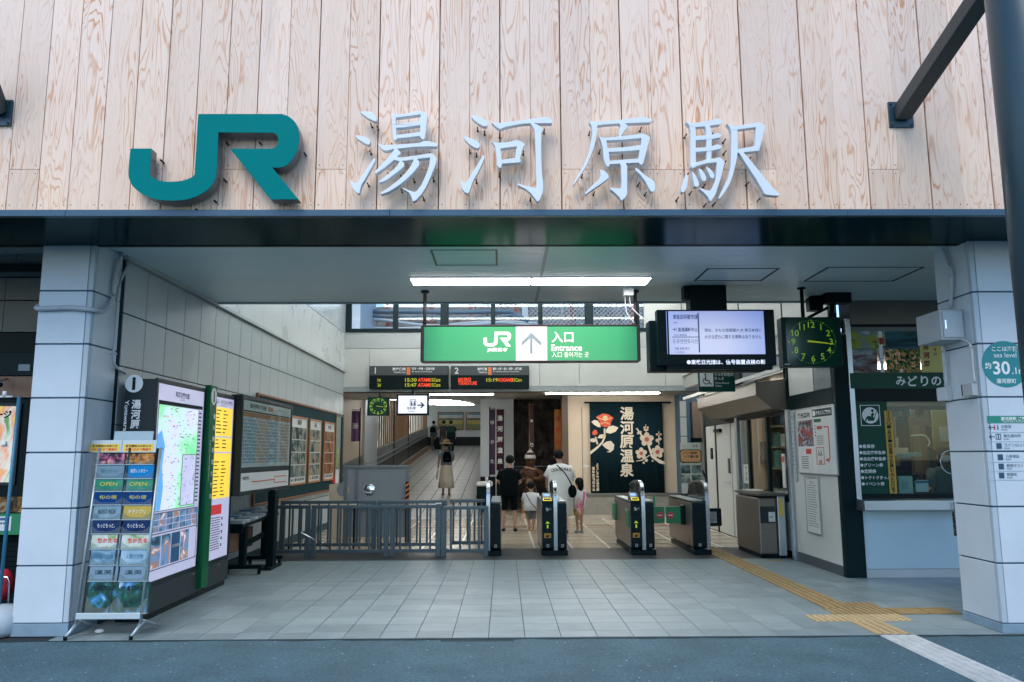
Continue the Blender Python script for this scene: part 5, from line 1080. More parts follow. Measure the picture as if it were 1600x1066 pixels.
def framed(label, q, nlines, w=.012):
    c0, c1 = F.p(q[0], q[1]), F.p(q[2], q[3]); r_ = (min(c0[0], c1[0]), max(c0[0], c1[0]), min(c0[1], c1[1]), max(c0[1], c1[1]))
    L_ = thing('framed_notice', label, 'notice', tuple(F.at((r_[0]+r_[1])/2, r_[2]))); ob('sheet', MB().fbox(F, r_, 0, .012), PAPER, L_); mb = MB(); mb.frame(F, (r_[0]-w, r_[1]+w, r_[2]-w, r_[3]+w), w*1.6, 0, .02); ob('frame', mb, STEEL, L_, bevel=.003)
    mb = MB(); rl = random.Random(nlines); 
    for i in range(nlines): y_ = r_[3]-.10-(r_[3]-r_[2]-.16)*i/nlines; mb.fbox(F, (r_[0]+.05, r_[1]-.05-rl.random()*.12, y_-.004, y_+.004), .012, .014)
    mb.text(F, 'お知らせ', (r_[0]+.1, r_[1]-.1, r_[3]-.075, r_[3]-.04), .014, .02); ob('print', mb, M('grey_ink', (.12, .14, .15, 1), .5, 0, 0), L_); return L_
framed('tall narrow silver framed notice low on the office side wall', (1259, 746, 1285, 836), 18)
framed('narrow framed notice half hidden at the far edge of the crowded notice board', (1240, 645, 1247, 752), 14, .008)

# ---- staffed gate machine in front of the service window
kx0, kx1, ky0, ky1 = 3.72, 4.10, 11.55, 12.75
ks = thing('window_gate_machine', 'brown steel gate machine with a yellow strip below the service window', 'gate machine', (3.9, 12.1, 0))
ob('body', MB().box(kx0, kx1-.12, ky0+.06, ky1, .06, .86), STEELB, ks, bevel=.02, seg=3); ob('side_column', MB().box(kx1-.115, kx1, ky0+.02, ky1, .04, .89), STEEL, ks, bevel=.01); ob('top', MB().box(kx0-.01, kx1+.005, ky0, ky1, .89, .93), M('machine_top', (.08, .085, .08, 1), .3, .4), ks, bevel=.008)
ob('base', MB().box(kx0+.02, kx1-.01, ky0+.08, ky1, 0, .06), BLACK, ks); G = FY(ky0+.058); ob('dark_window', MB().fbox(G, (kx0+.02, kx1-.14, .50, .74), 0, .004), DARK2, ks)
ob('notice', MB().fbox(G, (kx0+.14, kx0+.235, .52, .66), .004, .006), PAPER, ks); mb = MB(); mb.text(G, '係員', (kx0+.15, kx0+.2, .54, .64), .008, .02); ob('notice_print', mb, INK, ks); G = FY(ky0+.018); ob('yellow_strip', MB().fbox(G, (kx1-.09, kx1-.04, .60, .86), 0, .003), YELLOW, ks)
L_ = thing('papers', 'fan of white paper sheets on the dark sill of the service window', 'papers', (3.95, 12.9, .93)); mb = MB()
for i in range(3):
    a = R(-18+i*14); c_, s_ = math.cos(a), math.sin(a); cx, cy = 3.93, 12.4+i*.08
    ob('sheet', MB().add([(cx+dx*c_-dy*s_, cy+dx*s_+dy*c_, .934+i*.003+dz) for dz in (0, .002) for dx, dy in ((-.12, -.16), (.12, -.16), (.12, .16), (-.12, .16))], [(0,3,2,1),(4,5,6,7),(0,1,5,4),(1,2,6,5),(2,3,7,6),(3,0,4,7)]), PAPER, L_)
L_ = thing('floor_sticker', 'small orange sticker on the floor beside the steel window post', 'sticker', (4.05, 11.5, 0)); ob('patch', MB().box(3.75, 3.98, 11.36, 11.44, .001, .003), M('sticker_orange', (.5, .27, .06, 1), .5), L_)
# ================================================================== TICKET GATES
YG = 12.1
GB = M('gate_black', (.001, .012, .016, 1), .25, 0, .06, spec=.14); GS = M('gate_side', (.23, .20, .18, 1), .30, .7, 0); GG = M('flap_green', (.006, .20, .075, 1), .35, 0, .04)
def prof(y0, y1, z0, z1, r):
    P = []
    for (cy, cz_, s0) in ((y1-r, z1-r, 0), (y0+r, z1-r, 90), (y0+r*.5, z0+r*.5, 180), (y1-r*.5, z0+r*.5, 270)):
        rr = r if s0 < 180 else r*.5
        for i in range(5): t = R(s0+i*22.5); P.append((cy+rr*math.cos(t), cz_+rr*math.sin(t)))
    return P
def slab(x0, x1, P): return MB().fpoly(Fr((0, 0, 0), (0, 1, 0), (0, 0, 1), (1, 0, 0)), P, x0, x1)
def gate(label, x0, x1, cx0, cx1, left, right, bodyL=True, bodyR=True):
    """body halves [x0,cx0] and [cx1,x1] round the chrome fin [cx0,cx1]"""
    L_ = thing('ticket_gate', label, 'ticket gate', ((x0+x1)/2, YG, 0), 'row of ticket gates')
    L = 1.72
    ob('base', MB().box(x0+.015, x1-.015, YG+.06, YG+L-.05, 0, .07), BLACK, L_, bevel=.004); ob('foot', MB().box(x0-.005, x1+.005, YG-.02, YG+.22, 0, .075), GB, L_, bevel=.01)
    for (a, b_, use, sd) in ((x0, cx0-.002, bodyL, -1), (cx1+.002, x1, bodyR, 1)):
        if not use: continue
        ob('housing', slab(a+(.012 if sd < 0 else 0), b_-(.012 if sd > 0 else 0), prof(YG, YG+L, .09, .79, .07)), GB, L_, bevel=.01, seg=3)
        xs = a if sd < 0 else b_-.011
        ob('side_plate', slab(xs, xs+.011, prof(YG+.05, YG+L-.03, .11, .76, .06)), GS, L_, bevel=.002)
        ob('top_edge', MB().box(a+.01, b_-.01, YG+.10, YG+L-.1, .785, .80), STEEL, L_, bevel=.003)
    # chrome fin arching over the housings
    P = []; 
    out = smoothpath([(0, YG-.012, .05), (0, YG-.02, .45), (0, YG-.012, .80), (0, YG+.02, .98), (0, YG+.12, 1.07), (0, YG+.35, 1.10), (0, YG+.75, 1.08), (0, YG+1.1, 1.02)], 4)
    inn = smoothpath([(0, YG+.02, .05), (0, YG+.02, .45), (0, YG+.03, .78), (0, YG+.07, .94), (0, YG+.16, 1.03), (0, YG+.36, 1.065), (0, YG+.75, 1.045), (0, YG+1.1, .99)], 4)
    ob('chrome_band', MB().fpoly(Fr((0, 0, 0), (0, 1, 0), (0, 0, 1), (1, 0, 0)), [(p.y, p.z) for p in out]+[(p.y, p.z) for p in reversed(inn)], cx0, cx1), M('gate_chrome', (.36, .41, .45, 1), .24, .9, .05), L_, bevel=.004)
    ob('sensor_screen', MB().fpoly(Fr((0, 0, 0), (0, 1, 0), (0, 0, 1), (1, 0, 0)), [(YG+.06, .76)]+[(p.y, p.z) for p in inn[12:]]+[(YG+1.25, .76)], (cx0+cx1)/2-.02, (cx0+cx1)/2+.02), GB, L_)
    for i in range(3): z = .985-i*.045; G = Fr((0, YG-.002+i*-.006, 0), (1, 0, 0), (0, 0, 1), (0, -1, 0)); ob('fin_mark', MB().fbox(G, (cx0+.012, cx1-.012, z-.016, z+.008), -.03, .012), (YELLOW if i else DARK2), L_) if (left or right) == 'in' and i < 3 else None
    G = FY(YG-.001)
    for (a, b_, side) in ((x0, cx0, left), (cx1, x1, right)):
        if side is None: continue
        m_ = (a+b_)/2; h = (b_-a)/2
        if side == 'in':
            # tilted card reader on top, ticket slot, lit arrow panel
            ob('card_reader', MB().add([(a+.015, YG+.02, .80), (b_-.01, YG+.02, .80), (b_-.01, YG+.30, .92), (a+.015, YG+.30, .92), (a+.015, YG+.02, .77), (b_-.01, YG+.02, .77), (b_-.01, YG+.30, .77), (a+.015, YG+.30, .77)], [(0,1,2,3),(4,7,6,5),(0,4,5,1),(1,5,6,2),(2,6,7,3),(3,7,4,0)]), GB, L_, bevel=.01)
            T = Fr((0, YG+.02, .80), (1, 0, 0), (0, .28/.3046, .12/.3046), (0, -.12/.3046, .28/.3046))
            mb = MB(); mb.fbox(T, (a+.03, b_-.025, .12, .27), .0, .004); ob('reader_plate', mb, M('reader_grey', (.12, .17, .22, 1), .3), L_); ob('reader_glow', MB().disc(T, m_, .20, .05, .004, .006, 20, .03), emis('blue_glow', rgb(110, 160, 250), 1.1), L_)
            mb = MB(); mb.frame(T, (a+.03, b_-.025, .01, .10), .012, .0, .008); ob('slot_ring', mb, emis('slot_yellow', rgb(225, 205, 40), .7), L_)
            mb = MB(); mb.disc(G, m_-.01, .69, .018, .0, .003, 10).fbox(G, (m_-.02, m_+.015, .655, .69), 0, .003); mb.text(G, 'IC', (m_+.02, m_+.06, .67, .70), .003); ob('card_symbol', mb, M('pale_symbol', (.45, .5, .5, 1), .5), L_)
            ob('arrow_panel', MB().fbox(G, (a-.0+.012, b_-.004, .36, .60), -.01, .006), GB, L_, bevel=.01); mb = MB()
            mb.fpoly(G, [(m_-.035, .47), (m_, .505), (m_+.035, .47)], .006, .008); mb.fbox(G, (m_-.012, m_+.012, .40, .45), .006, .008); ob('lit_arrow', mb, emis('arrow_lime', rgb(160, 205, 40), .45), L_)
            ob('warning_label', MB().fbox(G, (m_-.055, m_+.05, .255, .325), 0, .003), M('label_orange', (.50, .26, .02, 1), .5), L_); mb = MB(); mb.fpoly(G, [(m_-.03, .265), (m_-.012, .315), (m_+.0, .29), (m_+.03, .312), (m_+.012, .265)], .003, .005); ob('warning_figure', mb, INK, L_)
        mb = MB(); mb.frame(G, (m_-.018, m_+.018, .14-.022, .14+.022), .006, 0, .003)
        mb.text(G, 'C', (m_-.01, m_+.01, .128, .152), .003); ob('card_mark', mb, M('pale_symbol'), L_)
    return L_
g1_ = gate('first ticket gate beside the railing, only its black end and chrome band showing', -.27, -.04, -.265, -.21, None, 'out', bodyL=False)
g2_ = gate('second ticket gate, before the toddler, with a lit blue reader on its end', .57, .96, .755, .81, 'in', 'out')
g3_ = gate('third ticket gate before the flowered banner, brown steel side and lit reader', 1.92, 2.29, 2.09, 2.145, 'in', 'out')
g4_ = gate('last ticket gate, plain black end beside the small grey notice box', 2.86, 3.13, 3.07, 3.125, 'out', None, bodyR=False)
def flap(g, x0, x1, y, label=None):
    o = ob('flap', MB().box(x0, x1, y, y+.035, .42, .68), GG, g, bevel=.006)
    return o
f = flap(g3_, 2.30, 2.54, YG+.50); ob('no_entry_disc', MB().disc(FY(YG+.499), 2.465, .545, .05, 0, .003, 24), RED, f); ob('no_entry_bar', MB().fbox(FY(YG+.495), (2.43, 2.50, .537, .553), 0, .002), WPRINT, f)
f = flap(g4_, 2.57, 2.80, YG+.50); ob('no_entry_disc', MB().disc(FY(YG+.499), 2.635, .545, .05, 0, .003, 24), RED, f); ob('no_entry_bar', MB().fbox(FY(YG+.495), (2.60, 2.67, .537, .553), 0, .002), WPRINT, f)
ob('flap_hinge', MB().box(2.80, 2.87, YG+.45, YG+.6, .40, .70), GB, g4_, bevel=.01)
ob('flap_edge', MB().box(2.565, 2.595, YG+1.5, YG+1.56, .45, .80), M('flap_green_pale', (.03, .30, .12, 1), .4), g4_)
f = ob('flap', MB().box(1.88, 1.925, YG+.08, YG+.30, .40, .66), M('flap_glass_green', (.05, .22, .10, 1), .3, 0, .05), g3_, bevel=.015); ob('flap', MB().box(1.87, 1.92, YG+1.45, YG+1.68, .40, .68), M('flap_glass_green'), g3_, bevel=.012)
sb = thing('gate_side_box', 'small black box with a grey notice standing out beside the last ticket gate', 'box', (3.25, 12.3, .5)); ob('case', MB().box(3.135, 3.36, YG+.18, YG+.26, .40, .67), BLACK, sb, bevel=.015, seg=3); ob('notice', MB().box(3.14, 3.28, YG+.17, YG+.179, .45, .62), M('notice_grey', (.28, .31, .32, 1), .5), sb)
mb = MB(); mb.text(FY(YG+.169), '通り抜け', (3.15, 3.27, .48, .51), .001); ob('notice_print', mb, INK, sb)

# ================================================================== RAILINGS
def railing(name, label, x0, x1, Y, zt, zb, n, post=(True, True), bw=.029, mid=True, grp='steel railings beside the gates'):
    L_ = thing(name, label, 'railing', ((x0+x1)/2, Y, 0), grp)
    ob('top_rail', MB().box(x0, x1, Y-.025, Y+.025, zt-.05, zt), RAILM, L_, bevel=.006); ob('bottom_rail', MB().box(x0, x1, Y-.018, Y+.018, zb, zb+.05), RAILM, L_, bevel=.005)
    for k, p in enumerate(post):
        if p: xx = (x0, x1-.07)[k]; ob('post', MB().box(xx, xx+.07, Y-.035, Y+.035, 0, zt-.0505), RAILM, L_, bevel=.006)
    a, b_ = x0+(.07 if post[0] else 0), x1-(.07 if post[1] else 0)
    for i in range(n):
        c = a+(i+.5)*(b_-a)/n; ob('bar', MB().box(c-bw/2, c+bw/2, Y-.012, Y+.012, zb+.0505, zt-.0505), RAILM, L_, bevel=.004)
    return L_
G = FY(12.05)
XX = lambda p: G.p(p, 840)[0]
zt = .76; 
railing('railing', 'front steel railing from the left wall behind the brochure table', XX(415), XX(484), 12.05, zt, .06, 4)
railing('railing', 'front steel railing standing before the grey partition with the oval holes', XX(486), XX(607), 12.05, zt, .06, 7)
railing('railing', 'front steel railing panel left of the open gap, before the partition edge', XX(610), XX(680), 12.05, zt, .06, 4, (True, False))
L_ = railing('railing_gate', 'low steel railing gate leaf next to the first ticket gate', XX(690), XX(763), 12.02, .74, .06, 4, (True, True), .034)
pt = thing('railing_post', 'thick square steel post between the railing and its gate leaf', 'post', (XX(685), 12.05, 0)); ob('shaft', MB().box(XX(680.5), XX(689), 12.0, 12.1, 0, .77), RAILM, pt, bevel=.006); ob('cap', MB().box(XX(680), XX(689.5), 11.99, 12.11, .77, .785), STEEL, pt, bevel=.004)
railing('railing', 'rear steel railing behind the front ones, at the left wall', -3.5, -2.0, 12.55, .80, .10, 9)
railing('railing', 'rear steel railing seen between the front bars near the partition', -1.98, -.9, 12.55, .80, .10, 6)
railing('railing', 'rear steel railing seen through the gate leaf beside the first gate', -.86, -.30, 12.75, .80, .10, 5, (False, False))

# ================================================================== GREY PARTITION behind the railing
YQ = 13.7; G = FY(YQ); PG = M('partition_grey', (.25, .28, .30, 1), .5, 0, .05, 3); PGF = M('partition_frame', (.17, .19, .20, 1), .4, .3)
pa = thing('partition', 'grey two-bay partition screen with oval holes standing behind the railing', 'partition', (-2.2, YQ, 0))
a = G.p(536, 727); b_ = G.p(640, 727); xm = G.p(558, 700)[0]
zt2 = b_[1]
xl, xm_, xr = -2.75, G.p(558, 727)[0], b_[0]
for (p, q, hx) in ((xl+.05, xm_-.03, G.p(535.5, 765)), (xm_+.03, xr-.06, G.p(577, 765))):
    hole = [(hx[0]+.105*math.cos(R(t)), hx[1]+.12*math.sin(R(t))) for t in range(0, 360, 15)]
    ob('panel', MB().fpoly(G, [(p, .62), (q, .62), (q, zt2-.045), (p, zt2-.045)], -.02, 0, [hole]), PG, pa); ob('lower_panel', MB().fbox(G, (p, q, .12, .55), -.02, 0), PG, pa); ob('mid_rail', MB().fbox(G, (p, q, .552, .618), -.025, .012), PGF, pa)
for xx in (xl, xm_-.03, xr-.06): ob('post', MB().fbox(G, (xx, xx+(.06 if xx < xr-.1 else .06), 0, zt2-.045), -.03, .018), PGF, pa, bevel=.004)
ob('top_rail', MB().fbox(G, (xl, xr, zt2-.044, zt2), -.03, .02), PGF, pa, bevel=.004)
hz = thing('striped_post', 'orange and black striped warning post at the free end of the grey partition', 'post', (xr+.03, YQ-.05, 0))
ob('post', MB().box(xr-.055, xr+.005, YQ-.07, YQ-.025, 0, 1.05), M('haz_black', (.01, .012, .012, 1), .5), hz)
for i in range(5):
    z = .62+i*.085; mb = MB(); mb.fpoly(FY(YQ-.0701), [(xr-.055, z), (xr+.005, z+.045), (xr+.005, z+.085), (xr-.055, z+.04)], 0, .002); ob('stripe', mb, ORANGE, hz)
ob('brown_post', MB().box(xr+.01, xr+.045, YQ-.06, YQ-.03, 0, .62), WOODF, hz)
mb = MB(); hx = G.p(535.5, 765)
bk = thing('white_counter', 'white slatted counter front seen through the left oval hole', 'counter', (-2.6, 14.6, 0)); ob('front', MB().box(-3.2, -1.9, 14.6, 14.7, 0, .98), CREAM, bk)
mr_ = thing('round_mirror', 'small curved mirror fixed in the right oval hole of the partition', 'mirror', tuple(G.at(*G.p(577, 765)))); q = G.p(577, 766); mb = MB(); mb.ball((q[0], YQ+.02, q[1]-.0), .1, .02, .112, 16, 9); ob('glass', mb, M('mirror', (.7, .8, .85, 1), .05, 1, .0), mr_)
# lower table behind railing
tb = thing('side_table', 'black folding table with a pale top behind the railing at the left wall', 'table', (-3.0, 12.9, 0)); ob('top', MB().box(-3.55, -2.35, 12.75, 13.15, .70, .73), CREAM, tb, bevel=.004)
for xx in (-3.5, -2.45): ob('leg', MB().tube([(xx, 12.8, 0), (xx, 12.8, .70)], .015, 6), BLACK, tb); ob('leg', MB().tube([(xx, 13.1, 0), (xx, 13.1, .70)], .015, 6), BLACK, tb)

# ================================================================== INFORMATION BOARDS on the left
XI = -3.28; F = FL(XI)
ib = thing('information_board', 'long dark station information board with lit area map and yellow exit guide', 'information board', (XI-.1, 8.5, 0))
y0, y1, yg0, yg1, y2 = 7.42, 8.66, 8.665, 8.86, 9.62
ztop = 2.24
XBK = XI-.30
IBD = M('board_frame_dark', (.010, .022, .026, 1), .4, 0, .06, spec=.25)
ob('cabinet', MB().box(XBK, XI-.02, y0+.03, y2, .06, ztop-.01), IBD, ib); ob('plinth', MB().box(XBK+.02, XI-.03, y0+.06, y2-.02, 0, .06), BLACK, ib)
ob('front_frame', MB().frame(F, (y0, y1, .30, ztop), .045, -.02, .0), IBD, ib, bevel=.004); ob('front_frame', MB().frame(F, (yg1+.005, y2, .30, ztop-.02), .045, -.02, .0), IBD, ib, bevel=.004)
ob('lower_panel', MB().fbox(F, (y0, y1, .06, .297), -.02, -.003), M('lower_grey', (.045, .055, .058, 1), .5, 0, .06), ib, bevel=.003); ob('lower_panel', MB().fbox(F, (yg1+.005, y2, .06, .297), -.02, -.003), M('lower_grey'), ib, bevel=.003)
LITM = emis('lit_map_sheet', rgb(186, 190, 220), .54)
mr0 = (y0+.045, y1-.045, .345, ztop-.045)
ob('map_sheet', MB().fbox(F, mr0, -.02, -.008), LITM, ib)
# map content located from the photo (points on the board plane)
def fq(*c): r_ = [F.p(*p) for p in c]; return r_
MAPG = photo('map_print', [rgb(188, 192, 222), rgb(190, 196, 222), rgb(180, 205, 205), rgb(120, 205, 150), rgb(105, 200, 135)], 1.7, (1, 1, 1), .4, .6, .4)
w0, w1 = mr0[0]+.03, mr0[1]-.03
ob('map_picture', MB().fbox(F, (w0, w1-.10, .98, 2.0), -.008, -.006), MAPG, ib)
ob('map_heading_bar', MB().fbox(F, (w0, w1, 2.0, 2.035), -.008, -.005), INK, ib)
mb = MB(); mb.text(F, '駅周辺案内図', ((w0+w1)/2-.17, (w0+w1)/2+.17, 2.085, 2.145), -.006, .02, keep=False); mb.text(F, 'Guide Map', ((w0+w1)/2-.08, (w0+w1)/2+.08, 2.055, 2.078), -.006)
rr_ = random.Random(11)
for i in range(90):
    u = rr_.gauss((w0+w1)/2, .2); v = rr_.uniform(1.0, 1.98)
    if not w0+.02 < u < w1-.13: continue
    w_ = rr_.uniform(.01, .05); mb.fbox(F, (u, u+w_, v, v+.006), -.006, -.0045)
for i in range(24): mb.fbox(F, (w1-.085, w1-.02, 1.95-i*.04, 1.965-i*.04), -.008, -.006)
ob('map_lettering', mb, M('map_ink', rgb(40, 45, 70), .5, 0, 0), ib)
mb = MB()
for i in range(26):
    u = rr_.gauss((w0+w1)/2-.05, .22); v = rr_.uniform(1.0, 1.98)
    if w0+.02 < u < w1-.13: mb.disc(F, u, v, .008, -.006, -.0045, 6)
ob('map_pins', mb, M('map_red', rgb(205, 90, 120), .5, 0, 0, emit=rgb(205, 90, 120), es=.5), ib)
mb = MB(); mb.fpoly(F, [(w0, .99), (w0+.16, .99), (w0+.20, 1.2), (w0+.15, 1.4), (w0+.19, 1.6), (w0+.1, 1.75), (w0, 1.7)], -.006, -.005); ob('map_sea', mb, M('map_blue', rgb(90, 160, 215), .4, 0, 0, emit=rgb(95, 165, 220), es=.6), ib)
mb = MB(); mb.frame(F, (w0, w1-.1, .98, 2.0), .006, -.008, -.004); mb.frame(F, (w0+.62, w1-.12, 1.0, 1.52), .006, -.006, -.003); ob('map_border', mb, M('map_border', rgb(60, 62, 95), .5, 0, 0), ib)
mb = MB(); mb.fbox(F, (w0+.625, w1-.125, 1.005, 1.515), -.006, -.0045); ob('inset_map', mb, photo('inset_print', [rgb(170, 172, 205), rgb(180, 182, 212), rgb(186, 188, 214), rgb(120, 130, 160)], 12, es=.5), ib)
PHC = photo('photo_grid', [rgb(20, 28, 40), rgb(60, 90, 110), rgb(90, 130, 170), rgb(150, 110, 90), rgb(200, 205, 220)], 5, es=.45)
for i in range(7):
    for j in range(3): ob('small_photo', MB().fbox(F, (w0+.01+i*.158, w0+.01+i*.158+.14, .79+j*.058, .79+j*.058+.05), -.008, -.005), PHC, ib)
ob('photo_frame', MB().frame(F, (w0, w1, .44, .965), .008, -.008, -.0035), M('map_border'), ib); ob('rule', MB().fbox(F, (w0+.008, w1-.008, .768, .776), -.008, -.004), M('map_border'), ib)
for i in range(5): ob('photo', MB().fbox(F, (w0+.02+i*.225, w0+.02+i*.225+.20, .46, .75), -.008, -.005), (BLUEP if i == 2 else PHC) if i < 4 else LITM, ib)
mb = MB(); mb.text(F, '湯の花楽市', (w0+.49, w0+.65, .58, .66), -.004, .02); ob('photo_print', mb, WPRINT, ib)
# yellow exit guide
e0, e1 = yg1+.055, y2-.05
ob('guide_sheet', MB().fbox(F, (e0, e1, .345, ztop-.065), -.02, -.008), LITM, ib)
YLIT = M('lit_yellow', rgb(225, 190, 70), .4, 0, 0, emit=rgb(240, 205, 70), es=.62)
for (a, b_) in ((1.73, 2.07), (1.55, 1.72), (1.02, 1.54)): ob('yellow_field', MB().fbox(F, (e0+.03, e1-.03, a, b_-.008), -.008, -.006), YLIT, ib)
mb = MB(); mb.text(F, '出口・のりかえ案内', (e0+.03, e1-.05, 2.10, 2.15), -.006, .02, keep=False); mb.text(F, 'Exit & Transfer Guide', (e0+.1, e1-.12, 2.078, 2.094), -.006)
for k in range(3):
    for i in range(10):
        v = (2.03, 1.69, 1.44)[k]-i*.042
        if v > (1.75, 1.57, 1.04)[k]: mb.fbox(F, (e0+.10, e0+.10+rr_.uniform(.06, .16), v-.012, v), -.006, -.004); mb.fbox(F, (e0+.32, e0+.32+rr_.uniform(.06, .16), v-.012, v), -.006, -.004)
mb.text(F, '⬆', (e0+.04, e0+.09, 1.95, 2.04), -.004, .02); mb.text(F, '⬆', (e0+.04, e0+.09, 1.60, 1.68), -.004, .02)
for i in range(14): mb.fbox(F, (e0+.10, e0+.34+rr_.uniform(0, .05), .80-i*.027, .808-i*.027), -.008, -.005); 
for i in range(5): mb.fbox(F, (e0+.42, e0+.45, .80-i*.075-.03, .80-i*.075), -.008, -.005)
ob('guide_lettering', mb, M('guide_ink', rgb(50, 45, 30), .5, 0, 0), ib)
ob('red_heading', MB().fbox(F, (e0+.08, e0+.40, .84, .95), -.008, -.005), M('lit_red', rgb(190, 45, 55), .4, 0, 0, emit=rgb(190, 45, 55), es=.4), ib)
# green post
gq = Fr((XI+.02, 0, 0), (0, 1, 0), (0, 0, 1), (1, 0, 0))
ob('green_post', MB().box(XI-.02, XI+.045, yg0, yg1, .10, ztop+.04), M('post_green', (.004, .12, .045, 1), .3, 0, .05), ib, bevel=.004)
G2 = Fr((XI+.0452, 0, 0), (0, 1, 0), (0, 0, 1), (1, 0, 0)); GF = FY(yg0-.0005)
cu = (yg0+yg1)/2
mb = MB(); mb.disc(G2, cu, ztop-.08, .08, 0, .002, 28, .095); mb.vtext(G2, '湯河原駅総合案内', (cu+.012, cu+.07, 1.00, 2.0), .002, .02, .1)
vs_ = mb.text(G2, 'Yugawara Station Information', (cu-.06, cu-.025, .95, 1.96), .002, .01, turn=-1)
ob('post_lettering', mb, WPRINT, ib); mb = MB(); mb.text(G2, 'i', (cu-.03, cu+.03, ztop-.145, ztop-.015), .004, .04); ob('post_i', mb, M('i_green', (.004, .06, .03, 1), .4), ib)
# end panel facing the street
GE = FY(y0+.028); r_ = GE.r(196, 584, 240, 900)
xe0, xe1 = XBK, XI-.02
ob('end_panel', MB().fbox(GE, (xe0, xe1, .06, ztop-.01), 0, .012), IBD, ib, bevel=.003)
GE2 = FY(y0+.015); c = GE2.p(209.5, 599.5); s_ = GE2.p(210.5, 599)[0]-c[0]
mb = MB(); mb.disc(GE2, c[0], c[1], s_*14.5, 0, .002, 36); x = 205.5; mb.vtext(GE2, '湯河原', (GE2.p(205, 640)[0], GE2.p(220, 640)[0], GE2.p(210, 671)[1], GE2.p(210, 624)[1]), .002, .03, .03); mb.text(GE2, 'Yugawara', (GE2.p(192.5, 640)[0], GE2.p(201, 640)[0], GE2.p(197, 674)[1], GE2.p(197, 625)[1]), .002, .02, keep=False, turn=-1)
ob('end_lettering', mb, WPRINT, ib); mb = MB(); mb.text(GE2, 'i', (c[0]-s_*6, c[0]+s_*6, c[1]-s_*10.5, c[1]+s_*10.5), .004, .045); ob('end_i', mb, INK, ib)
for yy in (8.55, 9.3): ob('lock', MB().disc(sub(F, 0, 0, -.003), yy, .27, .012, 0, .006, 10), CHROME, ib)

# ---- timetable board on its post
XT = -3.2; F = FL(XT); t0, t1 = 9.62, 11.9
tt = thing('timetable_board', 'dark framed timetable board on a thick black post, striped train times and a line map', 'timetable', (XT, 10.9, 0))
zt_, zb_ = 2.25, 1.02
ob('cabinet', MB().box(XT-.14, XT-.01, t0, t1, zb_, zt_), IBD, tt, bevel=.008); ob('post', MB().box(XT-.02, XT+.08, 10.9, 11.06, 0, zb_+.02), BLACK, tt, bevel=.006); ob('post_foot', MB().box(XT-.06, XT+.12, 10.7, 11.2, 0, .03), BLACK, tt, bevel=.006)
ob('frame', MB().frame(F, (t0, t1, zb_, zt_), .05, -.01, .008), IBD, tt, bevel=.004); ob('divider', MB().fbox(F, (t0+.05, t1-.05, 1.30, 1.345), -.01, .006), IBD, tt)
ob('heading_sheet', MB().fbox(F, (t0+.07, t1-.07, 2.07, 2.19), -.01, -.004), PAPER, tt); ob('table_sheet', MB().fbox(F, (t0+.07, t1-.07, 1.36, 2.05), -.01, -.004), M('sheet_grey', (.62, .65, .66, 1), .4, 0, .05), tt); ob('line_map_sheet', MB().fbox(F, (t0+.07, t1-.07, 1.07, 1.29), -.01, -.004), PAPER, tt)
ob('orange_bar', MB().fbox(F, (t0+.08, t1-.08, 1.99, 2.045), -.004, -.002), M('orange_dull', (.42, .17, .06, 1), .5), tt)
mo = MB(); mbl = MB()
for i in range(13):
    v = 1.955-i*.044
    for k in range(4):
        a = t0+.09+k*.53; (mo if k % 2 else mbl).fbox(F, (a, a+.51, v-.014, v+.008), -.004, -.0025)
ob('orange_rows', mo, M('row_orange', (.60, .38, .26, 1), .5), tt); ob('blue_rows', mbl, M('row_blue', (.24, .40, .50, 1), .5), tt)
mb = MB()
for i in range(13):
    for k in range(26): v = 1.973-i*.044; a = t0+.10+k*.08; mb.fbox(F, (a, a+.04, v+.002, v+.012), -.004, -.0022) if (k*7+i*3) % 5 else None
mb.text(F, '湯河原駅 時刻表', (t0+.3, t0+1.0, 2.10, 2.16), -.002, .03, keep=False); mb.text(F, '東海道線', (t0+1.35, t0+1.9, 2.12, 2.155), -.002, .02); mb.text(F, '停車駅案内', (t0+.12, t0+.4, 1.2, 1.25), -.002, .02)
ob('table_print', mb, M('table_ink', (.05, .06, .07, 1), .5, 0, 0), tt)
mb = MB(); mb.fbox(F, (t0+.5, t0+1.5, 1.168, 1.182), -.004, -.001).fbox(F, (t0+1.5, t1-.2, 1.21, 1.222), -.004, -.001).fbox(F, (t0+1.5, t1-.2, 1.125, 1.137), -.004, -.001).fbox(F, (t0+1.488, t0+1.5, 1.125, 1.222), -.004, -.001).fbox(F, (t0+1.1, t0+1.3, 2.105, 2.16), -.004, -.001); ob('line_red', mb, M('line_red', (.55, .12, .05, 1), .5), tt)
ob('cover_pane', MB().fbox(F, (t0+.05, t1-.05, 1.345, 2.2), .004, .007), GLASS, tt)

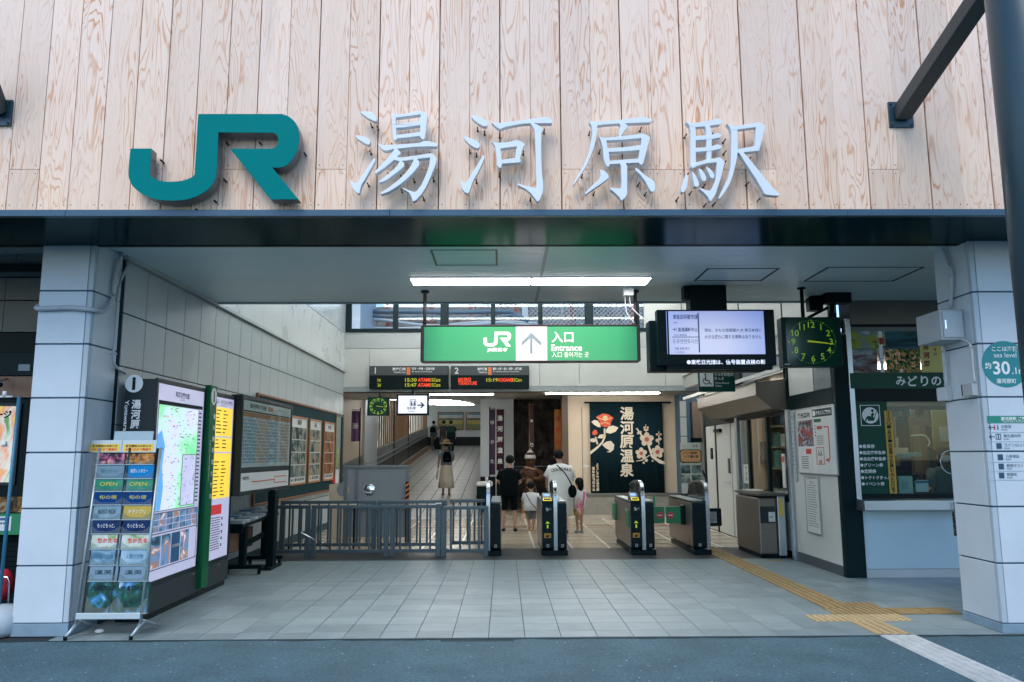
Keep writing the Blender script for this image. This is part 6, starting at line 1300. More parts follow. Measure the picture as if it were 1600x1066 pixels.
# ---- poster board on the wall
XQ = XL+.03; F = FL(XQ); q0, q1 = 11.65, 17.1
pb = thing('poster_board', 'big dark green wall board in a thin brown frame with three tall posters', 'poster board', (XQ, 14.4, .8))
ob('board', MB().fbox(F, (q0, q1, .80, 2.40), -.028, 0), M('board_green', (.006, .035, .045, 1), .6, 0, .08), pb); ob('frame', MB().frame(F, (q0-.03, q1+.03, .77, 2.43), .035, -.02, .02), WOODF, pb, bevel=.004)
for (a, b_, c, d, kk) in (((455), 650, 476, 752, 0), (484, 655, 499, 728, 1), (507, 660, 520, 728, 2)):
    r_ = F.r(a, b_, c, d); r_ = (r_[0], r_[1], 1.02, 2.16)
    fr_ = ob('poster_frame', MB().frame(F, (r_[0]-.03, r_[1]+.03, r_[2]-.03, r_[3]+.03), .035, 0, .02), M('frame_orange', (.38, .17, .07, 1), .4), pb); ob('poster_sheet', MB().fbox(F, r_, 0, .008), PAPER, pb)
    w_ = r_[1]-r_[0]; pm_ = photo('poster_pic%d' % kk, [[rgb(20, 34, 34), rgb(70, 90, 90), rgb(150, 160, 150), rgb(110, 60, 45)], [rgb(24, 36, 34), rgb(90, 105, 100), rgb(165, 160, 140), rgb(120, 50, 40)], [rgb(40, 16, 12), rgb(110, 50, 28), rgb(160, 120, 80), rgb(60, 90, 90)]][kk], 4.5)
    for j in range(4):
        for i in range(2): ob('picture', MB().fbox(F, (r_[0]+.04+i*(w_-.06)/2, r_[0]+(w_-.06)/2+i*(w_-.06)/2+.02, r_[3]-.15-.22*(j+1), r_[3]-.15-.22*j-.015), .008, .011), pm_, pb)
    mb = MB(); mb.text(F, ('湯河原', '温泉', '梅の宴')[kk], (r_[0]+.08, r_[1]-.08, r_[3]-.12, r_[3]-.03), .01, .02); mb.text(F, 'JR 湯河原駅', (r_[0]+.08, r_[1]-.08, r_[2]+.03, r_[2]+.09), .01, .02, keep=False); ob('poster_print', mb, INK, pb)
# ---- brochure table on casters
bt = thing('brochure_table', 'black T-legged table on casters with a tilted top before the railing', 'table', (-3.1, 10.5, 0))
F = FL(-3.0)
tp = MB(); tp.add([(-3.64, 9.95, .66), (-3.23, 9.95, .66), (-3.23, 11.5, .70), (-3.64, 11.5, .70), (-3.64, 9.95, .62), (-3.23, 9.95, .62), (-3.23, 11.5, .66), (-3.64, 11.5, .66)], [(0,1,2,3),(4,7,6,5),(0,4,5,1),(1,5,6,2),(2,6,7,3),(3,7,4,0)]); ob('top', tp, BLACK, bt, bevel=.008)
ob('apron', MB().box(-3.6, -3.26, 10.0, 10.04, .55, .62), BLACK, bt)
for (y_) in (10.38, 11.3):
    ob('leg', MB().box(-3.40, -3.32, y_-.05, y_+.05, .1, .64), BLACK, bt, bevel=.006); ob('foot_bar', MB().box(-3.60, -3.10, y_-.04, y_+.04, .07, .12), BLACK, bt, bevel=.008)
    for xx in (-3.55, -3.14): ob('caster', MB().tube([(xx-.015, y_, .033), (xx+.015, y_, .033)], .033, 14), BLACK, bt)
ob('stretcher', MB().add([(-3.37, 10.43, .33), (-3.35, 10.43, .33), (-3.35, 11.25, .38), (-3.37, 11.25, .38), (-3.37, 10.43, .40), (-3.35, 10.43, .40), (-3.35, 11.25, .46), (-3.37, 11.25, .46)], [(0,3,2,1),(4,5,6,7),(0,1,5,4),(1,2,6,5),(2,3,7,6),(3,0,4,7)]), BLACK, bt)
ob('brace', MB().tube([(-2.78, 11.0, .46), (-2.5, 11.6, .18)], .008, 6), CHROME, bt)
ct = thing('timetable_booklets', 'row of blue and grey leaflet stacks lying on the black table', 'leaflets', (-3.1, 10.5, .68))
rq = random.Random(4); cols = [M('leaf_blue', (.02, .10, .25, 1), .4), M('leaf_grey', (.25, .29, .31, 1), .4), M('leaf_teal', (.03, .16, .24, 1), .4), M('leaf_pale', (.40, .43, .44, 1), .4)]
for i in range(9):
    y_ = 9.98+i*.166; x = -3.40; h = rq.uniform(.03, .06); zz = .662+(y_-9.95)*.0258
    ob('leaflet_stack', MB().box(x-.05, x+.15, y_, y_+.14, zz, zz+h), cols[(i*2+1) % 4], ct, bevel=.003)
    ob('leaflet_stack', MB().box(x-.23, x-.06, y_, y_+.14, zz, zz+h*.8+.03), cols[(i+2) % 4], ct, bevel=.003)
hb = thing('brown_bag', 'flat brown box leaning on the wall under the leaflet table', 'box', (-3.55, 10.3, .25)); ob('body', MB().box(-3.62, -3.40, 10.0, 10.9, .30, .56), M('brown_box', (.14, .07, .045, 1), .6), hb, bevel=.01)

# ================================================================== LEAFLET RACK in front of the pillar
rk = thing('leaflet_rack', 'tall grey steel leaflet rack leaning back before the pillar, two columns of pockets', 'leaflet rack', (-3.25, 6.95, 0))
RKM = M('rack_metal', (.34, .42, .46, 1), .35, .5, .06); RKD = M('rack_dark', (.02, .04, .05, 1), .5)
yb, ytp = 6.72, 6.92
def lean(z): return 6.88+ (z-.10)*.13
RA = Fr((0, lean(.16)-.0, .16), (1, 0, 0), Vector((0, .13, 1)).normalized(), Vector((0, -1, .13)).normalized())
L0, L1 = RA.p(127, 950), RA.p(149, 712); R0, R1 = RA.p(229, 950), RA.p(243, 712)
xa, xb = (L0[0]+L1[0])/2, (R0[0]+R1[0])/2
H1 = RA.p(200, 700)[1]
for xx in (xa, xb):
    ob('upright', MB().tube([RA.at(xx, -.06), RA.at(xx, H1)], .013, 8), RKM, rk)
    ob('foot', MB().tube([RA.at(xx, -.05)+Vector((0, .10, .0)), RA.at(xx, -.06), (xx-.03, 6.79, .016)], .014, 8), RKM, rk); ob('foot_pad', MB().tube([(xx-.03, 6.79, .0), (xx-.03, 6.79, .03)], .016, 8), BLACK, rk)
    ob('rear_leg', MB().tube([RA.at(xx, -.02), (xx, 7.25, .02)], .012, 8), RKM, rk)
b0, b1 = RA.p(127, 968)[1], RA.p(127, 958)[1]
ob('bottom_bar', MB().fbox(RA, (xa, xb, b0, b1), -.02, .02), RKM, rk, bevel=.003)
ob('back_sheet', MB().fbox(RA, (xa+.02, xb-.02, b1, H1), -.045, -.035), RKD, rk)
xmid = RA.p(187, 830)[0]; ob('centre_rib', MB().fbox(RA, (xmid-.008, xmid+.008, b1, H1), -.035, .01), RKD, rk)
# two header cards
for (q, lab) in (((139, 688, 190, 707), 0), ((191, 688, 243, 707), 1)):
    r_ = RA.r(*q); ob('header_card', MB().fbox(RA, r_, -.01, 0), M('card_pale', (.46, .56, .60, 1), .4, 0, .03), rk); r2 = RA.r(q[0]+3, 694, q[2]-4, 705.5); ob('header_label', MB().fbox(RA, r2, 0, .002), YELLOW, rk)
    mb = MB(); mb.text(RA, '販売開始のお知らせ', (r2[0]+.02, r2[1]-.02, (r2[2]+r2[3])/2+.003, r2[3]-.006), .003, .02, keep=False); ob('header_ink', mb, INK, rk); mb = MB(); mb.text(RA, '8月21日まで開催中', (r2[0]+.02, r2[1]-.02, r2[2]+.006, (r2[2]+r2[3])/2-.003), .003, .03, keep=False); ob('header_red', mb, RED, rk)
r_ = RA.r(176, 673, 235, 690); ob('rear_card', MB().fbox(RA, r_, -.05, -.04), M('card_blue', (.30, .42, .48, 1), .4), rk)
C = lambda *a: rgb(*a)
POCK = glass('pocket_clear', (.95, 1, 1, 1), .88)
LV = [  # y top, y bottom, (left), (right): base colour, picture?, text, text colour, colour word
 (709, 726, ('pink and yellow', 0, 'つり春キャンペーン', 'P'), ('orange and black', 1, 'つり春キャンペーン', 'O')),
 (727, 748, ('pale grey', 2, '特急のインターネット', 'T'), ('bright blue', 3, '海沢レンタカー', 'W')),
 (748, 768, ('green, open-sign', 4, 'OPEN', 'Y'), ('green, open-sign', 4, 'OPEN', 'Y')),
 (768, 789, ('deep blue', 5, '旬の宿', 'Y'), ('deep blue', 5, '旬の宿', 'Y')),
 (790, 812, ('silvery grey', 6, 'BOSO RIDE', 'K'), ('yellow', 7, 'キランプリ', 'W')),
 (812, 834, ('navy', 8, 'もっともっと。', 'W'), ('navy', 8, 'もっともっと。', 'W')),
 (835, 858, ('multicoloured', 9, 'ちかたな', 'R'), ('multicoloured', 9, 'ちかたな', 'R')),
 (859, 883, ('pale blue', 10, '人間の宝物', 'T'), ('pale blue', 10, '人間の宝物', 'T')),
 (884, 908, ('white', 11, '漢英', 'K'), ('white', 11, '漢英', 'K')),
 (909, 958, ('large landscape', 12, '六本堀の城', 'K'), ('large landscape', 12, '六本堀の城', 'K'))]
LM = {0: photo('lf0', [C(30, 26, 30), C(60, 50, 60), C(190, 110, 150), C(210, 190, 80)], 14), 1: photo('lf1', [C(20, 24, 26), C(90, 70, 50), C(190, 130, 60), C(170, 175, 170)], 14), 2: M('lf2', C(105, 135, 150), .5, 0, .1, spec=.1), 3: M('lf3', C(5, 120, 180), .5, 0, .06, spec=.1),
 4: photo('lf4', [C(20, 110, 90), C(40, 130, 100), C(110, 140, 140)], 5), 5: M('lf5', C(4, 58, 115), .5, 0, .1, spec=.06), 6: photo('lf6', [C(30, 70, 90), C(110, 140, 155), C(150, 170, 180)], 4), 7: M('lf7', C(180, 158, 75), .5, 0, .1, spec=.1), 8: photo('lf8', [C(4, 24, 60), C(6, 36, 80), C(14, 54, 100)], 5),
 9: photo('lf9', [C(100, 150, 90), C(180, 190, 170), C(190, 205, 205), C(205, 160, 110)], 7), 10: photo('lf10', [C(40, 90, 120), C(130, 165, 185), C(160, 185, 200)], 5), 11: M('lf11', C(115, 142, 160), .5, 0, .08, spec=.1), 12: photo('lf12', [C(14, 40, 46), C(24, 60, 60), C(40, 84, 70), C(60, 130, 180), C(190, 200, 210)], 7)}
TC = {'P': M('tx_pink', C(205, 70, 130), .5, 0, 0), 'O': M('tx_or', C(220, 130, 50), .5, 0, 0), 'T': M('tx_teal', C(20, 100, 125), .5, 0, 0), 'W': WPRINT, 'Y': M('tx_yel', C(190, 185, 70), .5, 0, 0), 'K': M('tx_dark', C(20, 35, 45), .5, 0, 0), 'R': M('tx_red', C(200, 60, 60), .5, 0, 0)}
ordn = ['topmost', 'second from the top', 'third from the top', 'fourth from the top', 'fifth from the top', 'sixth from the top', 'fourth from the bottom', 'third from the bottom', 'second from the bottom', 'lowest']
for i, (ya, yb2, l_, r2) in enumerate(LV):
    for side, d in ((0, l_), (1, r2)):
        f_ = (ya-705)/255.; xo = -16*f_ if side == 0 else -14.5*f_
        xs0 = (151.5, 197.5)[side]+xo; xs1 = xs0+44
        rr_ = RA.r(xs0, ya, xs1, yb2)
        lf = thing('leaflet', d[0]+' leaflet in the '+('left' if side == 0 else 'right')+' column of the rack, '+ordn[i], 'leaflet', tuple(RA.at((rr_[0]+rr_[1])/2, rr_[2])), 'leaflets in the steel rack')
        ext = .035 if i < 9 else 0
        ob('sheet', MB().fbox(RA, (rr_[0]+.008, rr_[1]-.008, rr_[2]+.004, rr_[3]-.002), -.02-.001*i, .006), LM[d[1]], lf, bevel=.001, seg=1)
        u0_, u1_, v0_, v1_ = rr_; w_ = u1_-u0_; h_ = v1_-v0_; mb = MB()
        if i == 9: mb.text(RA, d[2], (u0_+.03, u1_-.03, v1_-h_*.30, v1_-h_*.12), .008, .03, keep=False)
        elif i == 6:
            for q, ch in enumerate(d[2]): mb.text(RA, ch, (u0_+.06+q*.045, u0_+.10+q*.045, v0_+h_*.3, v0_+h_*.85), .008, .04)
        else: mb.text(RA, d[2], (u0_+w_*.20, u1_-w_*.22, v0_+h_*.42, v0_+h_*.72), .008, .0, keep=False)
        ob('lettering', mb, TC[d[3]], lf)
        pk = MB(); pk.fpoly(RA, [(u0_+.004, v0_), (u1_-.004, v0_), (u1_-.004, v0_+h_*.55), (u1_-w_*.28, v0_+h_*.18), (u0_+w_*.28, v0_+h_*.18), (u0_+.004, v0_+h_*.55)], .012, .014); ob('pocket', pk, POCK, rk)
        ob('pocket_base', MB().fbox(RA, (u0_+.004, u1_-.004, v0_-.004, v0_+.003), -.03, .014), RKM, rk)
lt = thing('paper_scrap', 'small crumpled white paper scrap on the paving under the leaflet rack', 'litter', (-3.4, 7.1, 0)); q = PZ(155, 990); mb = MB(); mb.ball((q.x, q.y, .02), .04, .03, .02, 7, 5); ob('scrap', mb, PAPER, lt)
# ================================================================== CONCOURSE BEHIND THE GATES
YC = 20.3; F = FY(YC)
xc0 = F.p(888, 700)[0]; zc1 = cz(YC)+.05
cwall = struct('cream_wall', MB().box(xc0, 7.9, YC, YC+.3, 0, 3.6), CREAM)
mb = MB(); r_ = F.r(905, 766, 1062, 772); ob('ledge', MB().box(xc0, F.p(1062, 700)[0], YC-.22, YC, .46, .53), M('ledge_grey', (.13, .13, .12, 1), .4), cwall, bevel=.004); ob('ledge_front', MB().box(xc0, F.p(1062, 700)[0], YC-.20, YC, 0, .46), M('ledge_stone', (.26, .25, .22, 1), .6, 0, .15, 5), cwall)
ob('end_post', MB().box(xc0-.16, xc0-.001, YC-.05, YC+.3, 0, 3.1), M('brown_column', (.10, .065, .045, 1), .5), cwall); ob('seam', MB().fbox(F, F.r(909.5, 636, 910.2, 765), 0, .004), M('seam_grey', (.25, .22, .18, 1), .5), cwall)
ob('switch_plate', MB().fbox(F, F.r(911, 727, 921, 730), 0, .02), WHITE, cwall); ob('meter_box', MB().fbox(F, F.r(911, 769, 918, 776), 0, .15), GREYP, cwall)
# tiled column to the right of the banner
G = FY(YC-.6); r_ = G.r(1062, 628, 1078, 800); tc_ = struct('tiled_column', MB().box(r_[0], r_[1]+.35, YC-.58, YC, 0, 3.1), JOINT)
for (a, b_) in ((627, 651), (652.5, 681), (682.5, 740), (741.5, 800)): ob('panel', MB().fbox(G, (r_[0], r_[1], G.p(1060, b_)[1], G.p(1060, a)[1]), -.02, 0), TILEW, tc_)
ob('brown_panel', MB().fbox(G, G.r(1081, 628, 1095, 684), -.02, .01), M('brown_panel', (.17, .13, .10, 1), .45), tc_); ob('dark_gap', MB().fbox(G, G.r(1079, 628, 1081, 700), -.02, .012), BLACK, tc_); ob('dark_lintel', MB().fbox(G, G.r(1079, 684.5, 1097, 691), -.02, .012), BLACK, tc_); ob('white_jamb', MB().fbox(G, G.r(1097, 628, 1105, 745), -.02, .012), TILEW, tc_)
# notice stand with a rounded orange plate
G = FY(18.2); sn = thing('notice_stand', 'grey notice stand with a rounded tan plate and small photographs, right of the dark banner', 'notice stand', tuple(G.at(*G.p(1080, 775))))
ob('panel', MB().fbox(G, G.r(1063, 692, 1098, 771), -.04, 0), M('stand_pale', (.36, .40, .38, 1), .5), sn, bevel=.01)
def rrect(r_, rad, n=5):
    P = []
    for (u, v, s0) in ((r_[1]-rad, r_[3]-rad, 0), (r_[0]+rad, r_[3]-rad, 90), (r_[0]+rad, r_[2]+rad, 180), (r_[1]-rad, r_[2]+rad, 270)):
        for i in range(n+1): t = R(s0+i*90/n); P.append((u+rad*math.cos(t), v+rad*math.sin(t)))
    return P
r_ = G.r(1061.5, 702.5, 1096, 723); ob('plate_edge', MB().fpoly(G, rrect(r_, .07), .001, .02), BLACK, sn); r2 = (r_[0]+.02, r_[1]-.02, r_[2]+.02, r_[3]-.02); ob('plate', MB().fpoly(G, rrect(r2, .055), .02, .025), M('tan_plate', (.42, .24, .11, 1), .5, 0, .06), sn)
mb = MB(); mb.text(G, 'ようこそ湯河原', (r2[0]+.05, r2[1]-.08, r2[3]-.09, r2[3]-.03), .027, .03, keep=False); mb.text(G, 'いで湯の里', (r2[0]+.08, r2[1]-.05, r2[2]+.09, r2[2]+.15), .027, .03, keep=False); mb.text(G, 'ひす', G.r(1082, 694, 1090, 700), .002, .03); ob('lettering', mb, INK, sn)
for i in range(2):
    for j in range(2): q = G.r(1064+i*16.5, 727+j*15, 1079+i*16.5, 740+j*15); ob('photograph', MB().fbox(G, q, 0, .006), photo('stand_photo', [rgb(16, 40, 46), rgb(50, 80, 80), rgb(100, 120, 120), rgb(150, 150, 140)], 4), sn)
for xx in (1066, 1096): u = G.p(xx, 771)[0]; ob('leg', MB().box(u-.02, u+.02, 18.21, 18.25, 0, G.p(xx, 771)[1]), BLACK, sn)
G2 = FY(18.6); L_ = thing('dark_counter', 'dark counter low in the corner past the last ticket gate', 'counter', tuple(G2.at(*G2.p(1080, 800)))); r_ = G2.r(1072, 771, 1103, 800); ob('body', MB().fbox(G2, (r_[0], r_[1], 0, r_[3]), -.3, 0), BLACK, L_, bevel=.01)
ob('hand_rail', MB().tube([G.at(*G.p(1098, 735)), G.at(*G.p(1107, 760)), G.at(*G.p(1108, 790))], .02, 6), BLACK, L_)

# ---- the dark flowered banner
FN = FY(YC-.12); FNK = FY(YC-.135)
bn_ = thing('flowered_banner', 'big dark indigo cloth banner with white vertical lettering, camellia and plum blossom', 'banner', tuple(FN.at(*FN.p(980, 773))))
r_ = FN.r(921, 630, 1039, 773)
cl = MB(); n = 40
for i in range(n+1):
    u = r_[0]+(r_[1]-r_[0])*i/n; d = .010*math.sin(i*1.1)+.006*math.sin(i*2.3)
    cl.v += [FN.at(u, r_[3], d*.3), FN.at(u, r_[2]+.02, d)]
for i in range(n): cl.f.append([2*i, 2*i+1, 2*i+3, 2*i+2]); cl.m.append(0); cl.smooth.append(True)
o = ob('cloth', cl, M('indigo_cloth', (.004, .018, .026, 1), .85, 0, .15, 6), bn_); so_ = o.modifiers.new('thick', 'SOLIDIFY'); so_.thickness = .008
ob('top_rod', MB().tube([FN.at(*FN.p(913, 629), -.0), FN.at(*FN.p(1048, 629))], .022, 8), BLACK, bn_); ob('bottom_rod', MB().tube([FN.at(*FN.p(919, 773.5), .0), FN.at(*FN.p(1042, 773.5))], .020, 8), BLACK, bn_)
k = 6.664; B_ = lambda pts: [FNK.p(910+x/k, 620+y_/k) for (x, y_) in pts]
mb = MB(); mb.text
for i, ch in enumerate('湯河原温泉'): mb.text(FNK, ch, FNK.r(910+385/k, 620+(105+i*147)/k, 910+540/k, 620+(245+i*147)/k), .018, .028)
ob('banner_lettering', mb, CREAMP, bn_)
mb = MB(); mb.vtext(FNK, 'ようこそ歓迎湯河原', FNK.r(910+135/k, 620+692/k, 910+178/k, 620+985/k), .018, .02, .03); mb.vtext(FNK, '温泉旅館組合会', FNK.r(910+96/k, 620+728/k, 910+134/k, 620+985/k), .018, .02, .03); ob('small_lettering', mb, CREAMP, bn_)
lv = MB()
for P in ([(92,262),(125,242),(160,250),(185,285),(190,320),(160,315),(120,290)], [(245,350),(270,310),(320,300),(375,322),(345,365),(290,385),(248,375)], [(155,430),(180,395),(215,392),(245,400),(240,420),(195,435)], [(80,440),(115,432),(150,448),(130,475),(85,470)], [(205,500),(250,468),(295,460),(332,500),(325,550),(290,580),(250,575),(285,560),(240,535)], [(85,605),(80,570),(150,520),(200,470),(222,420),(222,330),(240,330),(243,420),(215,480),(160,540),(110,580)], [(128,420),(142,415),(165,490),(150,500)]): lv.fpoly(FNK, B_(P), .002, .004)
ob('camellia_leaves', lv, CREAMP, bn_)
fl_ = MB(); fl_.fpoly(FNK, B_([(140,212),(185,190),(215,175),(265,182),(325,220),(300,255),(290,300),(240,320),(190,300),(175,250)]), .004, .006); fl_.fpoly(FNK, B_([(100,375),(125,342),(150,350),(160,385),(135,400),(110,400)]), .004, .006); ob('camellia_petals', fl_, M('camellia_red', (.60, .09, .04, 1), .7, 0, .08), bn_)
fl_ = MB(); fl_.disc(FNK, *B_([(238, 222)])[0], .065, .006, .007, 12); fl_.fpoly(FNK, B_([(160,215),(240,245),(300,215),(302,221),(240,254),(160,222)]), .006, .0075); fl_.fpoly(FNK, B_([(190,280),(235,262),(285,285),(284,290),(235,270),(190,286)]), .006, .0075); ob('camellia_heart', fl_, M('flower_cream', (.62, .5, .28, 1), .7), bn_)
br = MB(); br.fpoly(FNK, B_([(555,330),(570,325),(632,410),(620,420)]), .002, .004).fpoly(FNK, B_([(670,480),(690,480),(735,620),(860,680),(862,708),(800,692),(715,630)]), .002, .004).fpoly(FNK, B_([(560,668),(620,655),(700,605),(704,612),(625,665),(562,675)]), .002, .004).fpoly(FNK, B_([(656,290),(663,290),(668,380),(660,380)]), .002, .004).fpoly(FNK, B_([(792,360),(799,360),(800,500),(792,500)]), .002, .004); ob('plum_branch', br, CREAMP, bn_)
pl = MB(); pr_ = MB()
for (cx, cy, r1, rr1) in ((670, 445, 27, 46), (612, 590, 22, 38), (782, 575, 25, 42)):
    for i in range(5): t = R(90+72*i); u, v = B_([(cx+rr1*math.cos(t), cy-rr1*math.sin(t))])[0]; pl.disc(FNK, u, v, r1/k/60*1.05, .006+.0006*i, .008+.0006*i, 14)
    u, v = B_([(cx, cy)])[0]; pr_.disc(FNK, u, v, r1/k/60*.9, .011, .0125, 12)
for (cx, cy, r1) in ((645, 322, 11), (680, 322, 11), (650, 345, 11), (676, 345, 11), (775, 392, 11), (816, 392, 11), (795, 410, 9), (780, 455, 19), (810, 440, 14), (580, 380, 13), (605, 368, 12), (665, 662, 17), (638, 688, 12), (730, 668, 10)): u, v = B_([(cx, cy)])[0]; pl.disc(FNK, u, v, r1/k/60, .005, .007, 10)
for (cx, cy) in ((662, 332), (795, 395)): u, v = B_([(cx, cy)])[0]; pr_.disc(FNK, u, v, .028, .008, .0095, 8)
ob('plum_petals', pl, M('petal_cream', (.60, .52, .40, 1), .7), bn_); ob('plum_hearts', pr_, M('plum_red', (.42, .10, .08, 1), .7), bn_)

# ---- white wall, rock display, flags between ramp and cream wall
YA = 22.4; G = FY(YA)
r_ = G.r(752, 633, 803, 790); ww = struct('white_end_wall', MB().box(-.66, r_[1], YA, YA+.3, .0, 3.4), M('end_wall_white', (.68, .75, .79, 1), .35, 0, .03)); ob('dark_base', MB().fbox(G, (-.66, r_[1], 0, G.p(752, 745)[1]), -.01, .006), M('dark_dado', (.012, .016, .02, 1), .35), ww)
def rock(name, x0, x1, z0, z1, Y, m_, amp=.18, nx=50, nz=36, seed=0, kind='structure'):
    from mathutils import noise
    mb = MB(); vs = []
    for j in range(nz+1):
        for i in range(nx+1):
            x = x0+(x1-x0)*i/nx; z = z0+(z1-z0)*j/nz; p = Vector((x*1.3+seed, 0, z*1.3)); d = noise.fractal(p, .8, 2.1, 5)*amp + abs(noise.noise(p*2.3))*amp*.8
            vs.append((x, Y-d, z))
    mb.add(vs, [(j*(nx+1)+i, j*(nx+1)+i+1, (j+1)*(nx+1)+i+1, (j+1)*(nx+1)+i) for j in range(nz) for i in range(nx)], False)
    return ob(name, mb, m_, kind=kind, fixn=False)
rk_ = rock('rock_wall', r_[1]-.02, xc0+.1, 0, 3.5, YA+.35, M('dark_rock', (.05, .046, .042, 1), .9, 0, .55, 3.0, .6, 14), .28)
ob('glass_rail', MB().tube([(r_[1], YA-.25, 1.18), (xc0, YA-.25, 1.18)], .012, 8), STEEL, None, kind='structure')
def nobori(label, px_, ptop, pbot, Y, w, cloth, text='温泉まつり', ang=0, wcol=WPRINT, pole=None, left=False):
    G = FY(Y); a = G.p(px_, ptop); b_ = G.p(px_, pbot); L_ = thing('banner_flag', label, 'flag', (a[0], Y, 0)); sgn = -1 if left else 1
    ob('pole', MB().tube([(b_[0], Y, max(rz(Y)*0, 0)), (a[0], Y, a[1]+.08)], .014, 6), pole or BLACK, L_); ob('cross_rod', MB().tube([(a[0]-.02, Y, a[1]+.03), (a[0]+sgn*w, Y-abs(w)*ang, a[1]+.03)], .008, 6), pole or BLACK, L_)
    U = Vector((sgn, -ang, 0)).normalized(); C_ = Fr((a[0], Y, 0), U*sgn if not left else -U, (0, 0, 1), Vector((0, -1, 0)))
    mb = MB(); n = 8; vs = []
    for i in range(n+1):
        for z in (b_[1], a[1]): p = Vector((a[0], Y, z))+Vector((sgn, -ang, 0))*w*i/n; p.y += .02*math.sin(i*1.3); vs.append(p)
    mb.add(vs, [(2*i, 2*i+2, 2*i+3, 2*i+1) for i in range(n)], True); o = ob('cloth', mb, cloth, L_); s_ = o.modifiers.new('t', 'SOLIDIFY'); s_.thickness = .006
    T = Fr((a[0], Y-.03, 0), Vector((1, -ang*sgn, 0)), (0, 0, 1), (0, -1, 0)); u0, u1 = (0, w) if not left else (-w, 0)
    mb = MB(); mb.vtext(T, text, (u0+w*.15, u1-w*.15, b_[1]+.1, a[1]-.1), .02, .03); ob('flag_lettering', mb, wcol, L_)
    base = MB(); base.loft([(b_[0], Y, .0, .17, .17), (b_[0], Y, .10, .17, .17), (b_[0], Y, .14, .08, .08)], 14); ob('base_weight', base, WHITE, L_)
    return L_
PURP = M('flag_purple', (.085, .03, .06, 1), .7, 0, .2, 8)
nobori('narrow purple flag on a black pole before the white end wall', 765, 640, 742, 21.9, .16, M('flag_violet', (.09, .06, .12, 1), .7, 0, .2, 8), 'ゆかた', .8, left=False)
nobori('maroon purple flag with white characters on a white pole beside the black-shirted person', 775, 640, 735, 21.6, .22, PURP, '湯河原温泉', .6, pole=WHITE)
nobori('thin dull purple streamer flag hanging over the brown statue', 827, 634, 720, 21.5, .12, M('flag_mauve', (.10, .045, .055, 1), .7, 0, .2, 8), '祭り', .5, pole=M('pole_tan', (.3, .16, .08, 1), .6))
nobori('orange flag with dark red characters beside the edge of the cream wall', 865, 640, 705, 21.0, .22, M('flag_orange', (.48, .19, .045, 1), .7, 0, .1, 8), 'みかん', .4, REDP)
nobori('narrow teal flag behind the orange one at the cream wall', 878, 640, 705, 21.3, .12, M('flag_teal', (.02, .10, .10, 1), .7), '海', .3)
w3 = thing('white_weight', 'white water filled pole weight on the floor in front of the white end wall', 'weight', tuple(PZ(757, 800))); q = PZ(757, 800); mb = MB(); mb.box(q.x-.22, q.x+.22, q.y-.2, q.y+.2, .68, .80); 
ob('stand', MB().box(q.x-.2, q.x+.2, q.y-.18, q.y+.18, 0, .67), BLACK, w3); ob('body', mb, WHITE, w3, bevel=.04, seg=3); ob('neck', MB().tube([(q.x+.06, q.y, .80), (q.x+.06, q.y, .92)], .04, 10), WHITE, w3)
# ---- brown statue with a white cap
Yst = 20.9; G = FY(Yst); c = G.p(829, 790); s_ = 1/ (FPX/ (Yst*1.0)); st_ = thing('statue', 'brown carved statue with a white cap standing on a low orange plinth before the rocks', 'statue', (c[0], Yst, 0)); X_ = c[0]; 
q = G.r(815, 779, 841, 796); ob('plinth', MB().box(q[0], q[1], Yst-.2, Yst+.2, .0, G.p(829, 779)[1]), M('plinth_orange', (.30, .12, .05, 1), .6), st_, bevel=.01)
STB = M('statue_brown', (.065, .032, .02, 1), .45, 0, .35, 9, .5, 20); zb0 = G.p(829, 780)[1]; zt0 = G.p(829, 705)[1]; H_ = zt0-zb0; h_ = lambda f_: zb0+H_*f_
ob('body', MB().loft([(X_, Yst, h_(0), .16, .15), (X_, Yst, h_(.15), .17, .16), (X_, Yst, h_(.3), .14, .13), (X_, Yst, h_(.45), .22, .17), (X_, Yst, h_(.6), .20, .15), (X_, Yst, h_(.68), .10, .10), (X_, Yst, h_(.74), .12, .12), (X_, Yst, h_(.85), .15, .14), (X_, Yst, h_(.95), .12, .12), (X_, Yst, h_(1), .03, .03)], 18), STB, st_)
ob('cap', MB().loft([(X_, Yst, h_(.84), .15, .14), (X_, Yst, h_(.90), .15, .14), (X_, Yst, h_(.95), .11, .10), (X_, Yst, h_(1.0), .06, .05), (X_+.01, Yst, h_(1.05), .02, .02)], 16), M('cap_white', (.5, .52, .52, 1), .7, 0, .2, 20), st_)
for sx in (-1, 1): ob('arm', MB().tube(smoothpath([(X_+sx*.16, Yst, h_(.6)), (X_+sx*.30, Yst-.05, h_(.5)), (X_+sx*.24, Yst-.18, h_(.42)), (X_+sx*.05, Yst-.22, h_(.44))]), [.07, .07, .075, .08, .08, .08, .075, .07, .065, .06, .05, .05, .05], 10), STB, st_)
ob('held_drum', MB().tube([(X_-.06, Yst-.22, h_(.33)), (X_-.02, Yst-.30, h_(.38))], .09, 16), M('drum_tan', (.26, .13, .07, 1), .5), st_); ob('collar', MB().tube([(X_+.15*math.cos(R(a)), Yst+.13*math.sin(R(a)), h_(.64)+.02*math.sin(R(a*2))) for a in range(0, 361, 20)], .03, 6, caps=False), M('collar_tan', (.30, .18, .11, 1), .6), st_)
for sx in (-1, 1): ob('eye', MB().ball((X_+sx*.05, Yst-.135, h_(.82)), .018, .012, .018, 8, 5), BLACK, st_)
ob('snout', MB().ball((X_, Yst-.14, h_(.76)), .05, .05, .035, 10, 6), STB, st_)

